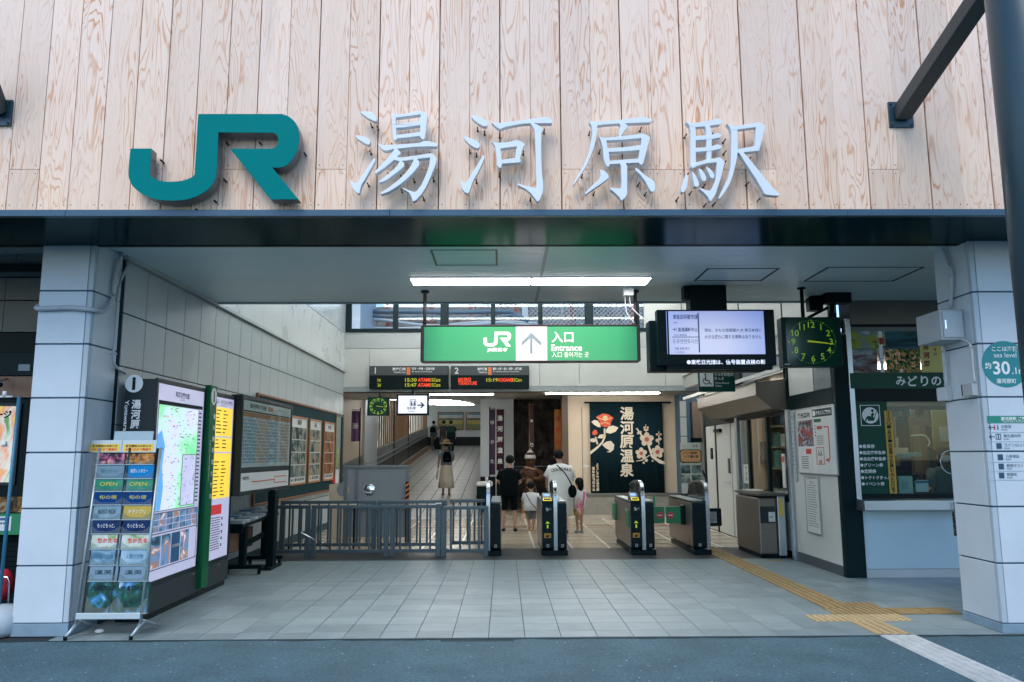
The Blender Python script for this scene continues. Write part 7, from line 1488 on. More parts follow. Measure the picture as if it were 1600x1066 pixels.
# ================================================================== SLOPING CORRIDOR
XC = -4.32; fz = lambda y: rz(y)
PW = M('corridor_white', (.50, .54, .57, 1), .4, 0, .04)
def slope_box(name, x0, x1, y0, y1, a, b_, m_, parent=None, kind=None):
    """box between heights a and b above the ramp"""
    vs = [(x0,y0,fz(y0)+a),(x1,y0,fz(y0)+a),(x1,y1,fz(y1)+a),(x0,y1,fz(y1)+a),(x0,y0,fz(y0)+b_),(x1,y0,fz(y0)+b_),(x1,y1,fz(y1)+b_),(x0,y1,fz(y1)+b_)]
    return ob(name, MB().add(vs, [(0,3,2,1),(4,5,6,7),(0,1,5,4),(1,2,6,5),(2,3,7,6),(3,0,4,7)]), m_, parent, kind=kind)
cw = slope_box('corridor_wall', XC-.2, XC, 20, 45, 0, 1.05, M('corridor_grey', (.17, .17, .165, 1), .45, 0, .1), None, 'structure')
slope_box('lower_band', XC, XC+.012, 20, 45, .05, .62, M('corridor_dark', (.035, .038, .036, 1), .4), cw); slope_box('hand_rail', XC+.05, XC+.09, 20, 45, .80, .84, STEEL, cw); slope_box('hand_rail', XC+.05, XC+.09, 20, 45, .62, .655, STEEL, cw); slope_box('sill', XC-.1, XC+.03, 20, 45, 1.05, 1.10, M('sill_grey', (.22, .23, .22, 1), .5), cw); slope_box('skirting', XC+.0, XC+.02, 20, 45, 0, .05, WHITE, cw)
y = 27.0
while y < 44.8:
    vs = MB().box(XC-.06, XC-.0, y, y+.07, fz(y)+1.1, cz(y)); ob('slat', vs, WOODF, cw); y += .50 if y < 36 else .7
for y in (31.0, 35.6): ob('window_post', MB().box(XC-.02, XC+.03, y, y+.09, fz(y)+.0, cz(y)), DARK2, cw)
slope_box('outside_view', XC-1.2, XC-1.1, 20, 46, .2, 3.2, photo('outside_view', [rgb(60, 70, 60), rgb(120, 140, 130), rgb(200, 215, 215), rgb(120, 130, 90), rgb(60, 110, 150)], 1.2, (1, 1, .5), es=1.2), None, 'structure')
L_ = struct('corridor_pier', MB().box(XC-.2, XC+.06, 24.2, 26.6, 0, cz(26)+.1), PW); L_ = struct('corridor_near_wall', MB().box(XC-.3, XC-.02, 18.3, 24.2, 0, cz(22)), CREAM)
struct('corridor_right_wall', MB().box(-.66, -.5, YA+.3, 46, 0, cz(46)), PW); 
fw = struct('far_wall', MB().box(XC-.3, -.5, 45.3, 45.6, 0, cz(46)+.1), PW); ob('dark_base', MB().box(XC-.02, -.66, 45.28, 45.3, fz(45), fz(45)+.52), M('dark_dado'), fw)
G = FY(45.25)
for k, q in enumerate(((684, 644, 724.5, 672), (728, 644, 760, 672))):
    L_ = thing('landscape_picture', 'wide framed landscape picture at the end of the corridor, '+('behind the walking couple' if k == 0 else 'cut by the white wall'), 'picture', tuple(G.at(*G.p((q[0]+q[2])/2, q[3]))), 'pictures at the end of the corridor')
    r_ = G.r(*q); ob('frame', MB().frame(G, r_, .06, 0, .05), WOODF, L_); w_, h2 = r_[1]-r_[0]-.12, r_[3]-r_[2]-.12
    for (a, b_, m_) in ((0, .3, M('pic_field', (.16, .20, .08, 1), .5, 0, .3, 2)), (.3, .55, M('pic_yellow', (.42, .36, .10, 1), .5, 0, .3, 2)), (.55, .68, M('pic_green', (.08, .12, .08, 1), .5, 0, .3, 2)), (.68, .88, M('pic_haze', (.5, .5, .5, 1), .5, 0, .2, 2)), (.88, 1, M('pic_sky', (.08, .24, .34, 1), .5))): ob('picture_band', MB().fbox(G, (r_[0]+.06, r_[1]-.06, r_[2]+.06+h2*a, r_[2]+.06+h2*b_), 0, .01), m_, L_)
G = FY(45.2)
# side door with dark frame at the end of the left hall wall
F = FL(XL+.002); r_ = None
dr = thing('glass_door', 'glass door in a dark frame at the far end of the tiled hall wall, notices on it', 'door', (XL, 17.2, 0)); a = F.p(527, 650); b_ = F.p(536, 650)
ob('frame', MB().box(XL-.01, XL+.03, 17.80, 17.98, 0, 2.42).box(XL-.01, XL+.03, 17.15, 17.80, 2.36, 2.42), DARK, dr); ob('pane', MB().box(XL+.0, XL+.008, 17.15, 17.80, .05, 2.36), M('door_glass', (.30, .36, .34, 1), .15, 0, .15), dr); ob('notice', MB().box(XL+.009, XL+.012, 17.35, 17.62, 1.25, 1.65), M('notice_green', (.30, .36, .12, 1), .5, 0, .4, 9), dr); ob('notice', MB().box(XL+.009, XL+.012, 17.3, 17.66, .9, 1.2), PAPER, dr)
L_ = thing('fire_box', 'small red box below the glass door notices at the end of the tiled wall', 'box', (XL, 17.0, 1.0)); ob('case', MB().box(XL+.0, XL+.06, 16.92, 17.1, .92, 1.05), RED, L_)
# purple flag seen past the lintel foot
nobori('pale purple flag just past the end of the tiled wall under the lintel', 563, 642, 690, 20.5, .22, M('flag_lilac', (.22, .12, .30, 1), .7, 0, .1), '湯', 0, left=True)

# ================================================================== SLOPE BEHIND THE HIGH WINDOW
rt = struct('concourse_roof', MB().box(-9, 9, YB+.31, 23, 3.72, 3.80), M('roof_pale', (.45, .50, .53, 1), .5, 0, .1))
rock('slope_wall', -9, 9, 3.7, 6.0, 23.6, M('slope_concrete', (.26, .225, .21, 1), .9, 0, .35, 2.5, .5, 12), .15, 80, 20, 4)
struct('slope_ledge', MB().box(-9, 9, 23.2, 24.3, 3.85, 4.86), M('ledge_brown', (.12, .095, .085, 1), .9, 0, .4, 4)); struct('hill_side', MB().box(-30, 30, 24.3, 60, 4.85, 5.3), M('hill_earth', (.05, .07, .035, 1), .9, 0, .4, 2))
G = FY(22.5)
PIPC = M('service_pipe', (.10, .17, .22, 1), .4, 0, .1); PIPL = M('pale_pipe', (.50, .55, .58, 1), .4, 0, .1)
def pth(pts, Y=22.5): g = FY(Y); return [g.at(*g.p(x, y_)) for (x, y_) in pts]
for (lab, P, r1, m_) in (('thick dark blue pipe along the top of the slope seen through the high window', [(545, 487), (640, 487), (720, 488), (790, 487), (805, 492), (825, 503)], .07, PIPC), ('second dark pipe running just under the thick one behind the high window', [(545, 494), (660, 495), (760, 497), (800, 493), (815, 500)], .05, PIPC), ('pale grey pipe curving along the slope behind the high window', [(560, 497), (600, 500), (660, 508), (720, 509), (790, 503), (840, 506)], .045, PIPL), ('lowest pale conduit behind the high window above the roof', [(560, 512), (640, 513), (700, 508), (760, 503), (830, 508)], .04, PIPL)):
    L_ = thing('service_pipe', lab, 'pipe', tuple(pth(P)[0])); ob('tube', MB().tube(smoothpath(pth(P)), r1, 8), m_, L_)
for i, px_ in enumerate((606, 675, 735, 806, 893, 986)):
    g = FY(23.0); a = g.p(px_, 470); L_ = thing('fence_post', 'rust red fence post on the slope behind the high window, '+('first', 'second', 'third', 'fourth', 'fifth', 'sixth')[i]+' from the pipes end', 'fence post', (a[0], 23, 4.75), 'rust red posts behind the high window'); ob('post', MB().box(a[0]-.045, a[0]+.045, 22.95, 23.05, 4.2 if i > 3 else 4.75, 6.2), M('rust_red', (.36, .10, .07, 1), .6), L_)
g = FY(22.7); fx0 = g.p(822, 480)[0]; fz0, fz1 = 4.35, 6.0
fc = thing('mesh_fence', 'grey wire mesh fence behind the high window, green shrubs showing through', 'fence', (3, 22.7, 4.3)); mb = MB(); st = .13; Wd = 5.2; Hh = fz1-fz0
t = -Hh
while t < Wd:
    a0, a1 = max(t, 0), min(t+Hh, Wd)
    if a1 > a0:
        p = [(fx0+a0, 22.7, fz0+(a0-t)), (fx0+a1, 22.7, fz0+(a1-t))]; mb.tube(p, .011, 4, False, False); q = [(fx0+a0, 22.715, fz1-(a0-t)), (fx0+a1, 22.715, fz1-(a1-t))]; mb.tube(q, .011, 4, False, False)
    t += st
ob('mesh', mb, M('wire_pale', (.55, .60, .62, 1), .4, .3, 0), fc, kind='stuff'); ob('white_post', MB().box(fx0-.12, fx0+.05, 22.6, 22.7, 4.2, 6.1), M('pale_post', (.6, .63, .65, 1), .5), fc); ob('lower_pipe', MB().tube([(fx0+.2, 22.6, 4.42), (fx0+5, 22.6, 4.42)], .06, 8), PIPL, fc)
lf = thing('shrub_bank', 'bank of pale green shrubs growing on the slope behind the wire fence', 'shrubs', (3, 24, 4.75)); lf['kind'] = 'stuff'; del lf['category']
rl = random.Random(9); lb = [MB(), MB(), MB()]
for i in range(5200):
    x = rl.uniform(-1, 7); z = rl.uniform(4.4, 6.3); y_ = 23.4+rl.random()*1.2; s_ = rl.uniform(.025, .06); a = rl.uniform(0, 6.28); t_ = rl.uniform(-1, 1)
    u = Vector((math.cos(a), t_*.5, math.sin(a)))*s_; v = Vector((-math.sin(a), rl.uniform(-.7, .7), math.cos(a)))*s_*.5; c = Vector((x, y_, z)); lb[i % 3].add([c-u, c-v, c+u, c+v], [(0, 1, 2, 3)])
for m_, b_ in zip((M('leaf_pale', (.13, .19, .10, 1), .6), M('leaf_mid', (.055, .11, .05, 1), .6), M('leaf_dark', (.02, .05, .03, 1), .6)), lb): ob('foliage', b_, m_, lf, fixn=False, kind='stuff')
G = FY(20.5); pnl = struct('side_building', MB().box(-4.8, G.p(563, 490)[0], 20.5, 23, 3.8, 6.2), M('side_white', (.62, .66, .70, 1), .5, 0, .04))

# ================================================================== SHOP FRONT past the left pillar
YSH = 8.3; F = FY(YSH); STO = M('shop_stone', (.21, .215, .20, 1), .7, 0, .1, 5)
sh = thing('shop', 'shop front with stone tiles and black beams beside the entrance, left of the pillar', 'shop', (-5, YSH, 0))
xl_, xr_ = -9, -3.96
def band(nm, y0, y1, m_, d0=-.1, d1=0.0): a, b_ = F.p(30, y1)[1], F.p(30, y0)[1]; return ob(nm, MB().fbox(F, (xl_, xr_, a, b_), d0, d1), m_, sh)
band('backing', 350, 960, MATTE, -.2, -.1)
for (y0, y1) in ((384, 413), (434, 469), (470, 519)):
    xs = [xl_]+[F.p(q, 450)[0] for q in (-140, -65, 9 if y0 > 430 else 21)]+[xr_]
    for i in range(len(xs)-1): a, b_ = F.p(30, y1)[1], F.p(30, y0)[1]; ob('stone_tile', MB().fbox(F, (xs[i]+.003, xs[i+1]-.003, a+.003, b_-.003), -.05, 0), STO, sh, bevel=.002)
band('beam', 414, 425, DARK, -.1, .06); band('rail', 425.5, 433, M('shop_rail', (.10, .13, .14, 1), .4), -.1, .03); band('black_panel', 520, 551, BLACK, -.05, .0); band('sign_panel', 552, 587, M('shop_sign', (.005, .02, .022, 1), .4), -.05, .03); band('wood_panel', 588, 621, M('shop_wood', (.30, .165, .10, 1), .5, 0, .2, 4, stretch=(6, 1, .3)), -.05, -.01)
ob('label', MB().fbox(F, F.r(32, 570, 49, 580), .03, .033), M('pale_label', (.30, .36, .40, 1), .5), sh)
r_ = F.r(-60, 622, 43, 790); o = ob('poster_case', MB().fbox(F, r_, -.05, .04), BLACK, sh, bevel=.02); ob('poster_bezel', MB().frame(F, F.r(-50, 631, 28, 758), .03, .04, .06), DARK2, sh)
ob('poster', MB().fbox(F, F.r(-46, 635, 24, 754), .04, .045), photo('food_poster', [rgb(225, 185, 60), rgb(235, 215, 110), rgb(225, 150, 110), rgb(210, 215, 205), rgb(110, 150, 90)], 3.0, es=.35), sh); mb = MB(); mb.text(F, 'ージ', F.r(-2, 640, 22, 656), .048, .04); ob('poster_lettering', mb, INK, sh)
band('display_shelf', 776, 800, photo('goods', [rgb(20, 20, 18), rgb(70, 60, 45), rgb(150, 110, 60), rgb(160, 160, 140)], 9), -.05, .08); r_ = F.r(-60, 802, 44, 834); ob('green_sign', MB().fbox(F, r_, -.02, .10), M('shop_green', (.01, .22, .09, 1), .4), sh); ob('white_card', MB().fbox(F, F.r(3, 806, 26, 828), .10, .103), WPRINT, sh); mb = MB()
for i in range(4): mb.fbox(F, F.r(6+i*4.5, 815, 9+i*4.5, 818), .103, .105)
mb.fbox(F, F.r(10, 808, 18, 812), .103, .105); ob('card_marks', mb, BLUEP, sh); ob('white_card', MB().fbox(F, F.r(-20, 806, 1, 828), .10, .103), WPRINT, sh)
for i in range(15): y0 = 838+i*8; a, b_ = F.p(30, y0+7.2)[1], F.p(30, y0)[1]; ob('shutter_slat', MB().fbox(F, (xl_, xr_, max(a, 0), max(b_, .01)), -.05, .0), MATTE, sh)
cm = thing('shop_camera', 'small white spot camera on the timber panel of the shop front', 'camera', tuple(F.at(*F.p(14, 600)))); q = F.p(13, 601); ob('body', MB().tube([F.at(q[0]-.03, q[1]+.02, .12), F.at(q[0]+.04, q[1]-.02, .2)], .03, 12), M('cam_white', (.5, .5, .47, 1), .4), cm); ob('bracket', MB().tube([F.at(q[0]-.02, q[1]+.06, .0), F.at(q[0]-.03, q[1]+.02, .12)], .012, 6), M('cam_white'), cm); ob('lens', MB().tube([F.at(q[0]+.04, q[1]-.02, .2), F.at(q[0]+.05, q[1]-.026, .216)], .024, 12), BLACK, cm)
# pole with its water weight, chrome loop and red cloth at the very edge
P0 = PZ(-6, 992); top = PY(7, 620, P0.y); bp = thing('banner_pole', 'blue pole standing in a round white water weight at the edge of the pavement', 'flag pole', tuple(P0))
ob('pole', MB().tube([(P0.x, P0.y+.0, .1), (P0.x+.02, P0.y, top.z)], .016, 8), M('pole_blue', (.03, .16, .26, 1), .35), bp); ob('weight', MB().loft([(P0.x, P0.y, .0, .17, .17), (P0.x, P0.y, .04, .20, .20), (P0.x, P0.y, .17, .20, .20), (P0.x, P0.y, .235, .13, .13), (P0.x, P0.y, .25, .04, .04)], 24), M('weight_white', (.46, .54, .58, 1), .45, 0, .1), bp); q = PY(7, 620, P0.y); ob('cross_clip', MB().tube([q+Vector((-.1, 0, 0)), q+Vector((.07, 0, 0))], .010, 6).tube([q, q+Vector((0, 0, .05))], .018, 8), WHITE, bp); ob('clip', MB().tube([PY(7, 690, P0.y), PY(7, 698, P0.y)], .022, 8), WHITE, bp)
G = FY(7.6); lp = thing('loop_stand', 'chrome tube loop standing before the shop shutter beside the pillar', 'stand', tuple(PZ(5, 955))); ob('loop', MB().tube(smoothpath([G.at(*G.p(x, y_)) for (x, y_) in ((-25, 955), (-25, 905), (-15, 901), (8, 902), (14, 909), (13, 955))]), .012, 8), CHROME, lp)
rc = thing('red_cushion', 'red rounded cushion just showing at the edge behind the chrome loop', 'cushion', tuple(G.at(*G.p(-8, 940)))); q = G.p(-12, 918); ob('body', MB().ball((q[0], 7.75, q[1]), .105, .1, .15, 18, 11), M('cloth_red', (.5, .015, .04, 1), .6), rc)

# ================================================================== PEOPLE
SKIN = M('skin', (.40, .235, .165, 1), .55, 0, .05, 20); HAIR = M('black_hair', (.003, .004, .005, 1), .6, 0, .2, 60, spec=.15); SHOE = M('dark_shoe', (.01, .01, .012, 1), .6)
def person(label, loc, H, yaw=0, arms=None, legs=None, shirt=None, sleeve=.45, shirt_len=.50, shirt_w=.115, bottom=None, bottom_kind='shorts', bottom_len=.30, hair='short', shoe=SHOE, head_tilt=(0, 0), broad=1.0, lean=(0, 0), hat=None, headk=1.0, cuff=None):
    L_ = thing('person', label, 'person', tuple(loc)); rotm = Matrix.Rotation(yaw, 3, 'Z'); base = Vector(loc)
    W3 = lambda p: base + rotm @ (Vector(p)*H)
    arms = arms or {-1: ((-.135, .0, .64), (-.14, .03, .49)), 1: ((.135, .0, .64), (.14, .03, .49))}
    legs = legs or {-1: ((-.052, .01, .28), (-.055, -.01, .05)), 1: ((.052, .01, .28), (.055, -.01, .05))}
    lx, ly = lean; hx, hy = head_tilt; sw = .098*broad
    J = [((0, 0, .52), .060*broad)]; E_ = []
    def add(p, r, par): J.append((p, r)); E_.append((par, len(J)-1)); return len(J)-1
    sp1 = add((lx*.3, ly*.3, .62), .058*broad, 0); ch = add((lx*.7, ly*.7, .72), .066*broad, sp1); nk = add((lx, ly, .80), .040, ch); nk2 = add((lx+hx*.3, ly+hy*.3, .845), .028*headk, nk)
    kk = headk; h1 = add((lx+hx*.6, ly+hy*.6+.008, .845+.035*kk), .040*kk, nk2); h2 = add((lx+hx*.8, ly+hy*.8, .845+.075*kk), .054*kk, h1); h3 = add((lx+hx, ly+hy-.004, .845+.115*kk), .044*kk, h2)
    add((lx+hx*.7, ly+hy*.7+.058*kk, .845+.06*kk), .010*kk, h2)
    for sx in (-1, 1):
        sh_ = add((lx+sx*sw, ly, .785), .036*broad, ch); a1, a2 = arms[sx]; el = add(a1, .024*broad, sh_); wr = add(a2, .016, el)
        d = (Vector(a2)-Vector(a1)).normalized(); add(tuple(Vector(a2)+d*.045), .018, wr)
        hp = add((sx*.048*broad, 0, .495), .052*broad, 0); k1, k2 = legs[sx]; kn = add(k1, .032*broad, hp); an = add(k2, .020, kn); add((k2[0]+sx*.004, k2[1]+.035, .022), .019, an)
    me = bpy.data.meshes.new('body'); me.from_pydata([W3(j[0])-base for j in J], E_, []); o = bpy.data.objects.new('body', me); COL.objects.link(o); o.parent = L_
    md = o.modifiers.new('skin', 'SKIN'); md.use_smooth_shade = True
    for v, j in zip(me.skin_vertices[0].data, J): v.radius = (j[1]*H, j[1]*H)
    me.skin_vertices[0].data[0].use_root = True
    ss = o.modifiers.new('sub', 'SUBSURF'); ss.levels = 2; ss.render_levels = 2
    bpy.context.view_layer.update(); dg = bpy.context.evaluated_depsgraph_get(); m2 = bpy.data.meshes.new_from_object(o.evaluated_get(dg))
    for md_ in list(o.modifiers): o.modifiers.remove(md_)
    # fingers, joined into the same mesh
    mb = MB(); mb.v = [v.co.copy() for v in m2.vertices]; mb.f = [list(p.vertices) for p in m2.polygons]; mb.m = [0]*len(mb.f); mb.smooth = [True]*len(mb.f)
    for sx in (-1, 1):
        a1, a2 = map(Vector, arms[sx]); d = (a2-a1).normalized(); s_ = d.cross(Vector((sx, 0, 0))); s_ = (s_.normalized() if s_.length > .05 else Vector((0, 1, 0))); n_ = Vector((-sx, 0, 0))
        for k in range(4):
            p0 = a2+d*.045+s_*(k-1.5)*.011; ln = (.030, .036, .038, .030)[k]; mb.tube([W3(p0)-base, W3(p0+d*ln*.55+n_*.003)-base, W3(p0+d*ln+n_*.012)-base], [.0055*H, .005*H, .0038*H], 6)
        p0 = a2+d*.018+s_*.016; mb.tube([W3(p0)-base, W3(p0+d*.014+s_*.014)-base, W3(p0+d*.03+s_*.018)-base], [.006*H, .0055*H, .0042*H], 6)
    m3 = bpy.data.meshes.new('body'); m3.from_pydata(mb.v, [], mb.f); m3.materials.append(SKIN); m3.polygons.foreach_set('use_smooth', [True]*len(mb.f)); bpy.data.meshes.remove(m2); o.data = m3
    def ring(p, rx, ry, n=20, wob=0, ph=0):
        return [W3((p[0]+rx*math.cos(6.2832*k/n)*(1+wob*math.sin(k*3+ph)), p[1]+ry*math.sin(6.2832*k/n)*(1+wob*math.sin(k*3+ph)), p[2])) for k in range(n)]
    def rings(nm, R_, m_, wob=0, cap=False):
        b2 = MB(); n = 20; vs = []
        for i, (p, rx, ry) in enumerate(R_): vs += ring(p, rx, ry, n, wob*i/len(R_), i*.2)
        fs = [(i*n+k, i*n+(k+1) % n, (i+1)*n+(k+1) % n, (i+1)*n+k) for i in range(len(R_)-1) for k in range(n)]
        if cap: fs += [tuple(range(len(R_)*n-n, len(R_)*n))]
        b2.add(vs, fs, True); c = ob(nm, b2, m_, L_); s_ = c.modifiers.new('s', 'SOLIDIFY'); s_.thickness = .006*H; s_.offset = 0; return c
    if shirt:
        b_ = shirt_w; fr_ = ob
        rings('top', [((lx*.0, 0, shirt_len), b_*1.0, b_*.80), ((lx*.2, ly*.2, shirt_len+(.70-shirt_len)*.5), b_*.96, b_*.74), ((lx*.7, ly*.7, .70), b_*.98, b_*.72), ((lx*.9, ly*.9, .76), b_*1.03, b_*.62), ((lx, ly, .795), b_*.88, b_*.52), ((lx, ly, .815), b_*.50, b_*.42), ((lx, ly, .828), .038, .036)], shirt, .05)
        for sx in (-1, 1):
            s0 = Vector((lx+sx*sw*.86, ly, .79)); a1, a2 = map(Vector, arms[sx]); 
            if sleeve <= 1: P = [s0, s0.lerp(a1, sleeve*.5), s0.lerp(a1, sleeve)]; rr_ = [.045*broad, .044*broad, .047*broad]
            else: P = [s0, s0.lerp(a1, .6), a1, a1.lerp(a2, sleeve-1)]; rr_ = [.045*broad, .04*broad, .034*broad, .028]
            b2 = MB(); b2.tube([W3(p) for p in P], [r*H for r in rr_], 12); ob('sleeve', b2, shirt, L_)
    if bottom:
        if bottom_kind == 'skirt': rings('skirt', [((0, 0, .60), .085*broad, .068*broad), ((0, 0, .54), .10*broad, .085*broad), ((0, 0, .42), .115*broad, .10*broad), ((0, 0, .30), .125*broad, .108*broad), ((0, 0, bottom_len), .14*broad, .118*broad)], bottom, .16)
        else:
            rings('waist', [((0, 0, .455), .096*broad, .078*broad), ((0, 0, .50), .10*broad, .08*broad), ((0, 0, .56), .092*broad, .07*broad), ((0, 0, .60), .086*broad, .066*broad)], bottom)
            for sx in (-1, 1):
                k1, k2 = map(Vector, legs[sx]); s0 = Vector((sx*.048*broad, 0, .50)); 
                f_ = (.50-bottom_len)/(.50-k1.z)
                P = [s0, s0.lerp(k1, min(f_, 1)*.5), s0.lerp(k1, min(f_, 1))]; rr_ = [.056*broad, .054*broad, .05*broad]
                if f_ > 1: P.append(k1.lerp(k2, (k1.z-bottom_len)/(k1.z-k2.z))); rr_ = [.056*broad, .05*broad, .042*broad, .036*broad]
                b2 = MB(); b2.tube([W3(p) for p in P], [r*H for r in rr_], 14); ob('trouser_leg', b2, bottom, L_)
    hc = Vector((lx+hx*.85, ly+hy*.85, .845+.085*kk))
    if hair:
        b2 = MB(); b2.ball((0, 0, 0), .060*kk, .068*kk, .062*kk, 16, 10); b2.v = [W3(hc+Vector((v.x, v.y-.012*kk, v.z+.012*kk))) for v in b2.v]
        if hair == 'long': n0 = len(b2.v); b2.ball((0, 0, 0), .05*kk, .035*kk, .085*kk, 14, 8); b2.v[n0:] = [W3(hc+Vector((v.x, v.y-.045*kk, v.z-.045*kk))) for v in b2.v[n0:]]
        if hair == 'bun': n0 = len(b2.v); b2.ball((0, 0, 0), .024, .024, .024, 10, 6); b2.v[n0:] = [W3(hc+Vector((v.x, v.y-.06, v.z-.02))) for v in b2.v[n0:]]
        ob('hair', b2, HAIR, L_)
    for sx in (-1, 1):
        b2 = MB(); b2.ball((0, 0, 0), .007*kk, .011*kk, .017*kk, 8, 6); b2.v = [W3(hc+Vector((v.x+sx*.056*kk, v.y+.004, v.z-.022*kk))) for v in b2.v]; ob('ear', b2, SKIN, L_)
        k2 = legs[sx][1]; b2 = MB(); b2.ball((0, 0, 0), .028, .068, .024, 12, 7); b2.v = [W3((k2[0]+sx*.004+v.x, k2[1]+.026+v.y, max(v.z+.016, .0))) for v in b2.v]; ob('shoe', b2, shoe, L_)
    if hat:
        b2 = MB(); b2.loft([(0, 0, -.012, .115, .125), (0, 0, .0, .105, .115), (0, 0, .010, .066, .072), (0, 0, .05, .060, .066), (0, 0, .068, .035, .04), (0, 0, .070, .005, .005)], 20); b2.v = [W3(hc+Vector((v.x, v.y, v.z+.022))) for v in b2.v]; ob('hat', b2, hat, L_); b2 = MB(); b2.loft([(0, 0, -.022, .112, .121), (0, 0, -.012, .113, .123)], 20); b2.v = [W3(hc+Vector((v.x, v.y, v.z+.022))) for v in b2.v]; ob('hat_underside', b2, M('hat_under', (.5, .5, .48, 1), .7), L_)
    L_['_h'] = H; return L_, W3
def clean(L_):
    if '_h' in L_: del L_['_h']
BLK = M('black_cloth', (.002, .005, .007, 1), .9, 0, .1, spec=.1); WCL = M('white_cloth', (.62, .64, .64, 1), .8, 0, .04, 8, .3, 12); GCL = M('grey_cloth', (.14, .15, .15, 1), .85, 0, .08); BEI = M('beige_cloth', (.74, .66, .54, 1), .85, 0, .06, 8, .4, 10); LGR = M('light_grey_cloth', (.23, .30, .35, 1), .85, 0, .06); YCL = M('yellow_cloth', (.45, .33, .08, 1), .85, 0, .08); NAV = M('navy_cloth', (.012, .022, .03, 1), .85, 0, .1); OLV = M('dark_green_cloth', (.01, .05, .035, 1), .8, 0, .1); STRAW = M('straw', (.42, .26, .10, 1), .8, 0, .2, 40)
p = PZ(795.5, 830); t1, w = person('person in a black t-shirt and black knee shorts standing head down past the first gate', (p.x, p.y, 0), 1.50, R(-6), arms={-1: ((-.145, .03, .64), (-.06, .14, .60)), 1: ((.150, .03, .64), (.08, .15, .61))}, legs={-1: ((-.07, .01, .28), (-.075, -.01, .05)), 1: ((.07, .01, .28), (.078, -.01, .05))}, shirt=BLK, sleeve=.75, shirt_len=.47, shirt_w=.125, bottom=BLK, bottom_len=.27, broad=1.08, head_tilt=(.015, .03)); clean(t1)
p = PZ(830, 830); t2, w = person('toddler in a white t-shirt and grey shorts standing between the first two gates', (p.x, p.y, 0), .92, R(-4), arms={-1: ((-.17, .03, .62), (-.19, .10, .53)), 1: ((.17, .02, .60), (.15, .06, .50))}, shirt=WCL, sleeve=.8, shirt_len=.44, shirt_w=.165, bottom=GCL, bottom_len=.25, broad=1.35, headk=1.45, shoe=M('yellow_shoe', (.45, .33, .06, 1), .6)); clean(t2)
b3 = MB(); pts = [w((-.10, -.12, .80)), w((0, -.175, .62)), w((.13, -.14, .46)), w((.15, -.10, .30))]; sp_ = thing('shoulder_strap', 'thin brown strap worn across the back of the toddler in white', 'strap', tuple(pts[0])); ob('band', b3.tube(smoothpath(pts), .008, 6), M('strap_brown', (.08, .035, .02, 1), .6), sp_)
p = PZ(877, 833); t3, w = person('person in a long white t-shirt dress bending the head, dark lettering over the shoulders', (p.x, p.y, 0), 1.60, R(8), arms={-1: ((-.16, .05, .66), (-.14, .16, .56)), 1: ((.155, .05, .64), (.14, .14, .50))}, shirt=WCL, sleeve=.95, shirt_len=.21, shirt_w=.155, hair='bun', broad=1.15, head_tilt=(-.01, .06), lean=(.0, .02)); clean(t3)
# lettering across the back
lt_ = MB(); s0 = 'DOUGHNUT'
for i, ch in enumerate(s0):
    a = R(-44+i*12.6); r_x = .155; c_ = w((math.sin(a)*.150, -.102*math.cos(a)+.008, .765-.035*abs(math.sin(a))**2)); U = (w((math.cos(a)*.1, math.sin(a)*.07, 0))-w((0, 0, 0))).normalized(); V = Vector((0, 0, 1)); N = U.cross(V); Fk = Fr(c_, U, V, N)
    vs, fs, bb = text_mesh(ch, .02); kx = .062/(bb[3]-bb[2]); lt_.add([Fk.at((v[0]-(bb[0]+bb[1])/2)*kx*.9, (v[1]-bb[2])*kx-.03, .018) for v in vs], fs)
ob('back_lettering', lt_, INK, t3, fixn=False)
cbg = thing('shoulder_bag', 'black shoulder bag hanging at the hip of the person in the white dress', 'bag', tuple(w((.11, -.1, .5)))); pts = [w((-.07, -.11, .815)), w((.02, -.15, .72)), w((.09, -.155, .60)), w((.12, -.13, .55))]; ob('strap', MB().tube(smoothpath(pts), .012, 6), BLK, cbg); q = w((.115, -.135, .50)); mb = MB(); mb.ball((q.x, q.y, q.z), .085, .05, .125, 14, 9); ob('bag_body', mb, BLK, cbg)
p = PZ(905.5, 832); t4, w = person('small girl in a white top and yellow shorts beside the white dress', (p.x, p.y, 0), 1.0, R(35), arms={-1: ((-.16, .04, .62), (-.15, .12, .55)), 1: ((.16, .02, .60), (.15, .08, .50))}, shirt=WCL, sleeve=.8, shirt_len=.45, shirt_w=.14, bottom=YCL, bottom_len=.33, broad=1.15, headk=1.35, hair='long', shoe=M('grey_shoe', (.25, .28, .3, 1), .6)); clean(t4)
tb2 = thing('pink_bag', 'pink and red patterned bag hanging from the small girl in yellow shorts', 'bag', tuple(w((-.05, -.15, .5)))); mb = MB(); q = w((-.10, -.13, .50)); mb.ball((q.x, q.y, q.z), .06, .035, .16, 12, 8); ob('bag_body', mb, photo('red_pattern', [rgb(190, 40, 55), rgb(215, 190, 190), rgb(200, 60, 90), rgb(225, 215, 215)], 16), tb2); ob('pink_strap', MB().tube(smoothpath([w((.06, -.1, .78)), w((-.02, -.16, .60)), w((-.06, -.14, .42)), w((-.05, -.13, .36))]), .018, 6), M('pink', (.60, .12, .28, 1), .6), tb2)
Y1 = 23.4; p = PY(697, 772, Y1); t5, w = person('person in a straw hat, grey top and long beige skirt walking up the ramp', (p.x, Y1, rz(Y1)), 1.60, R(4), arms={-1: ((-.135, -.01, .64), (-.15, .03, .50)), 1: ((.13, .03, .65), (.09, .10, .60))}, shirt=LGR, sleeve=.7, shirt_len=.54, shirt_w=.105, bottom=BEI, bottom_kind='skirt', bottom_len=.13, hair='short', hat=STRAW, shoe=M('tan_shoe', (.25, .17, .12, 1), .6)); clean(t5)
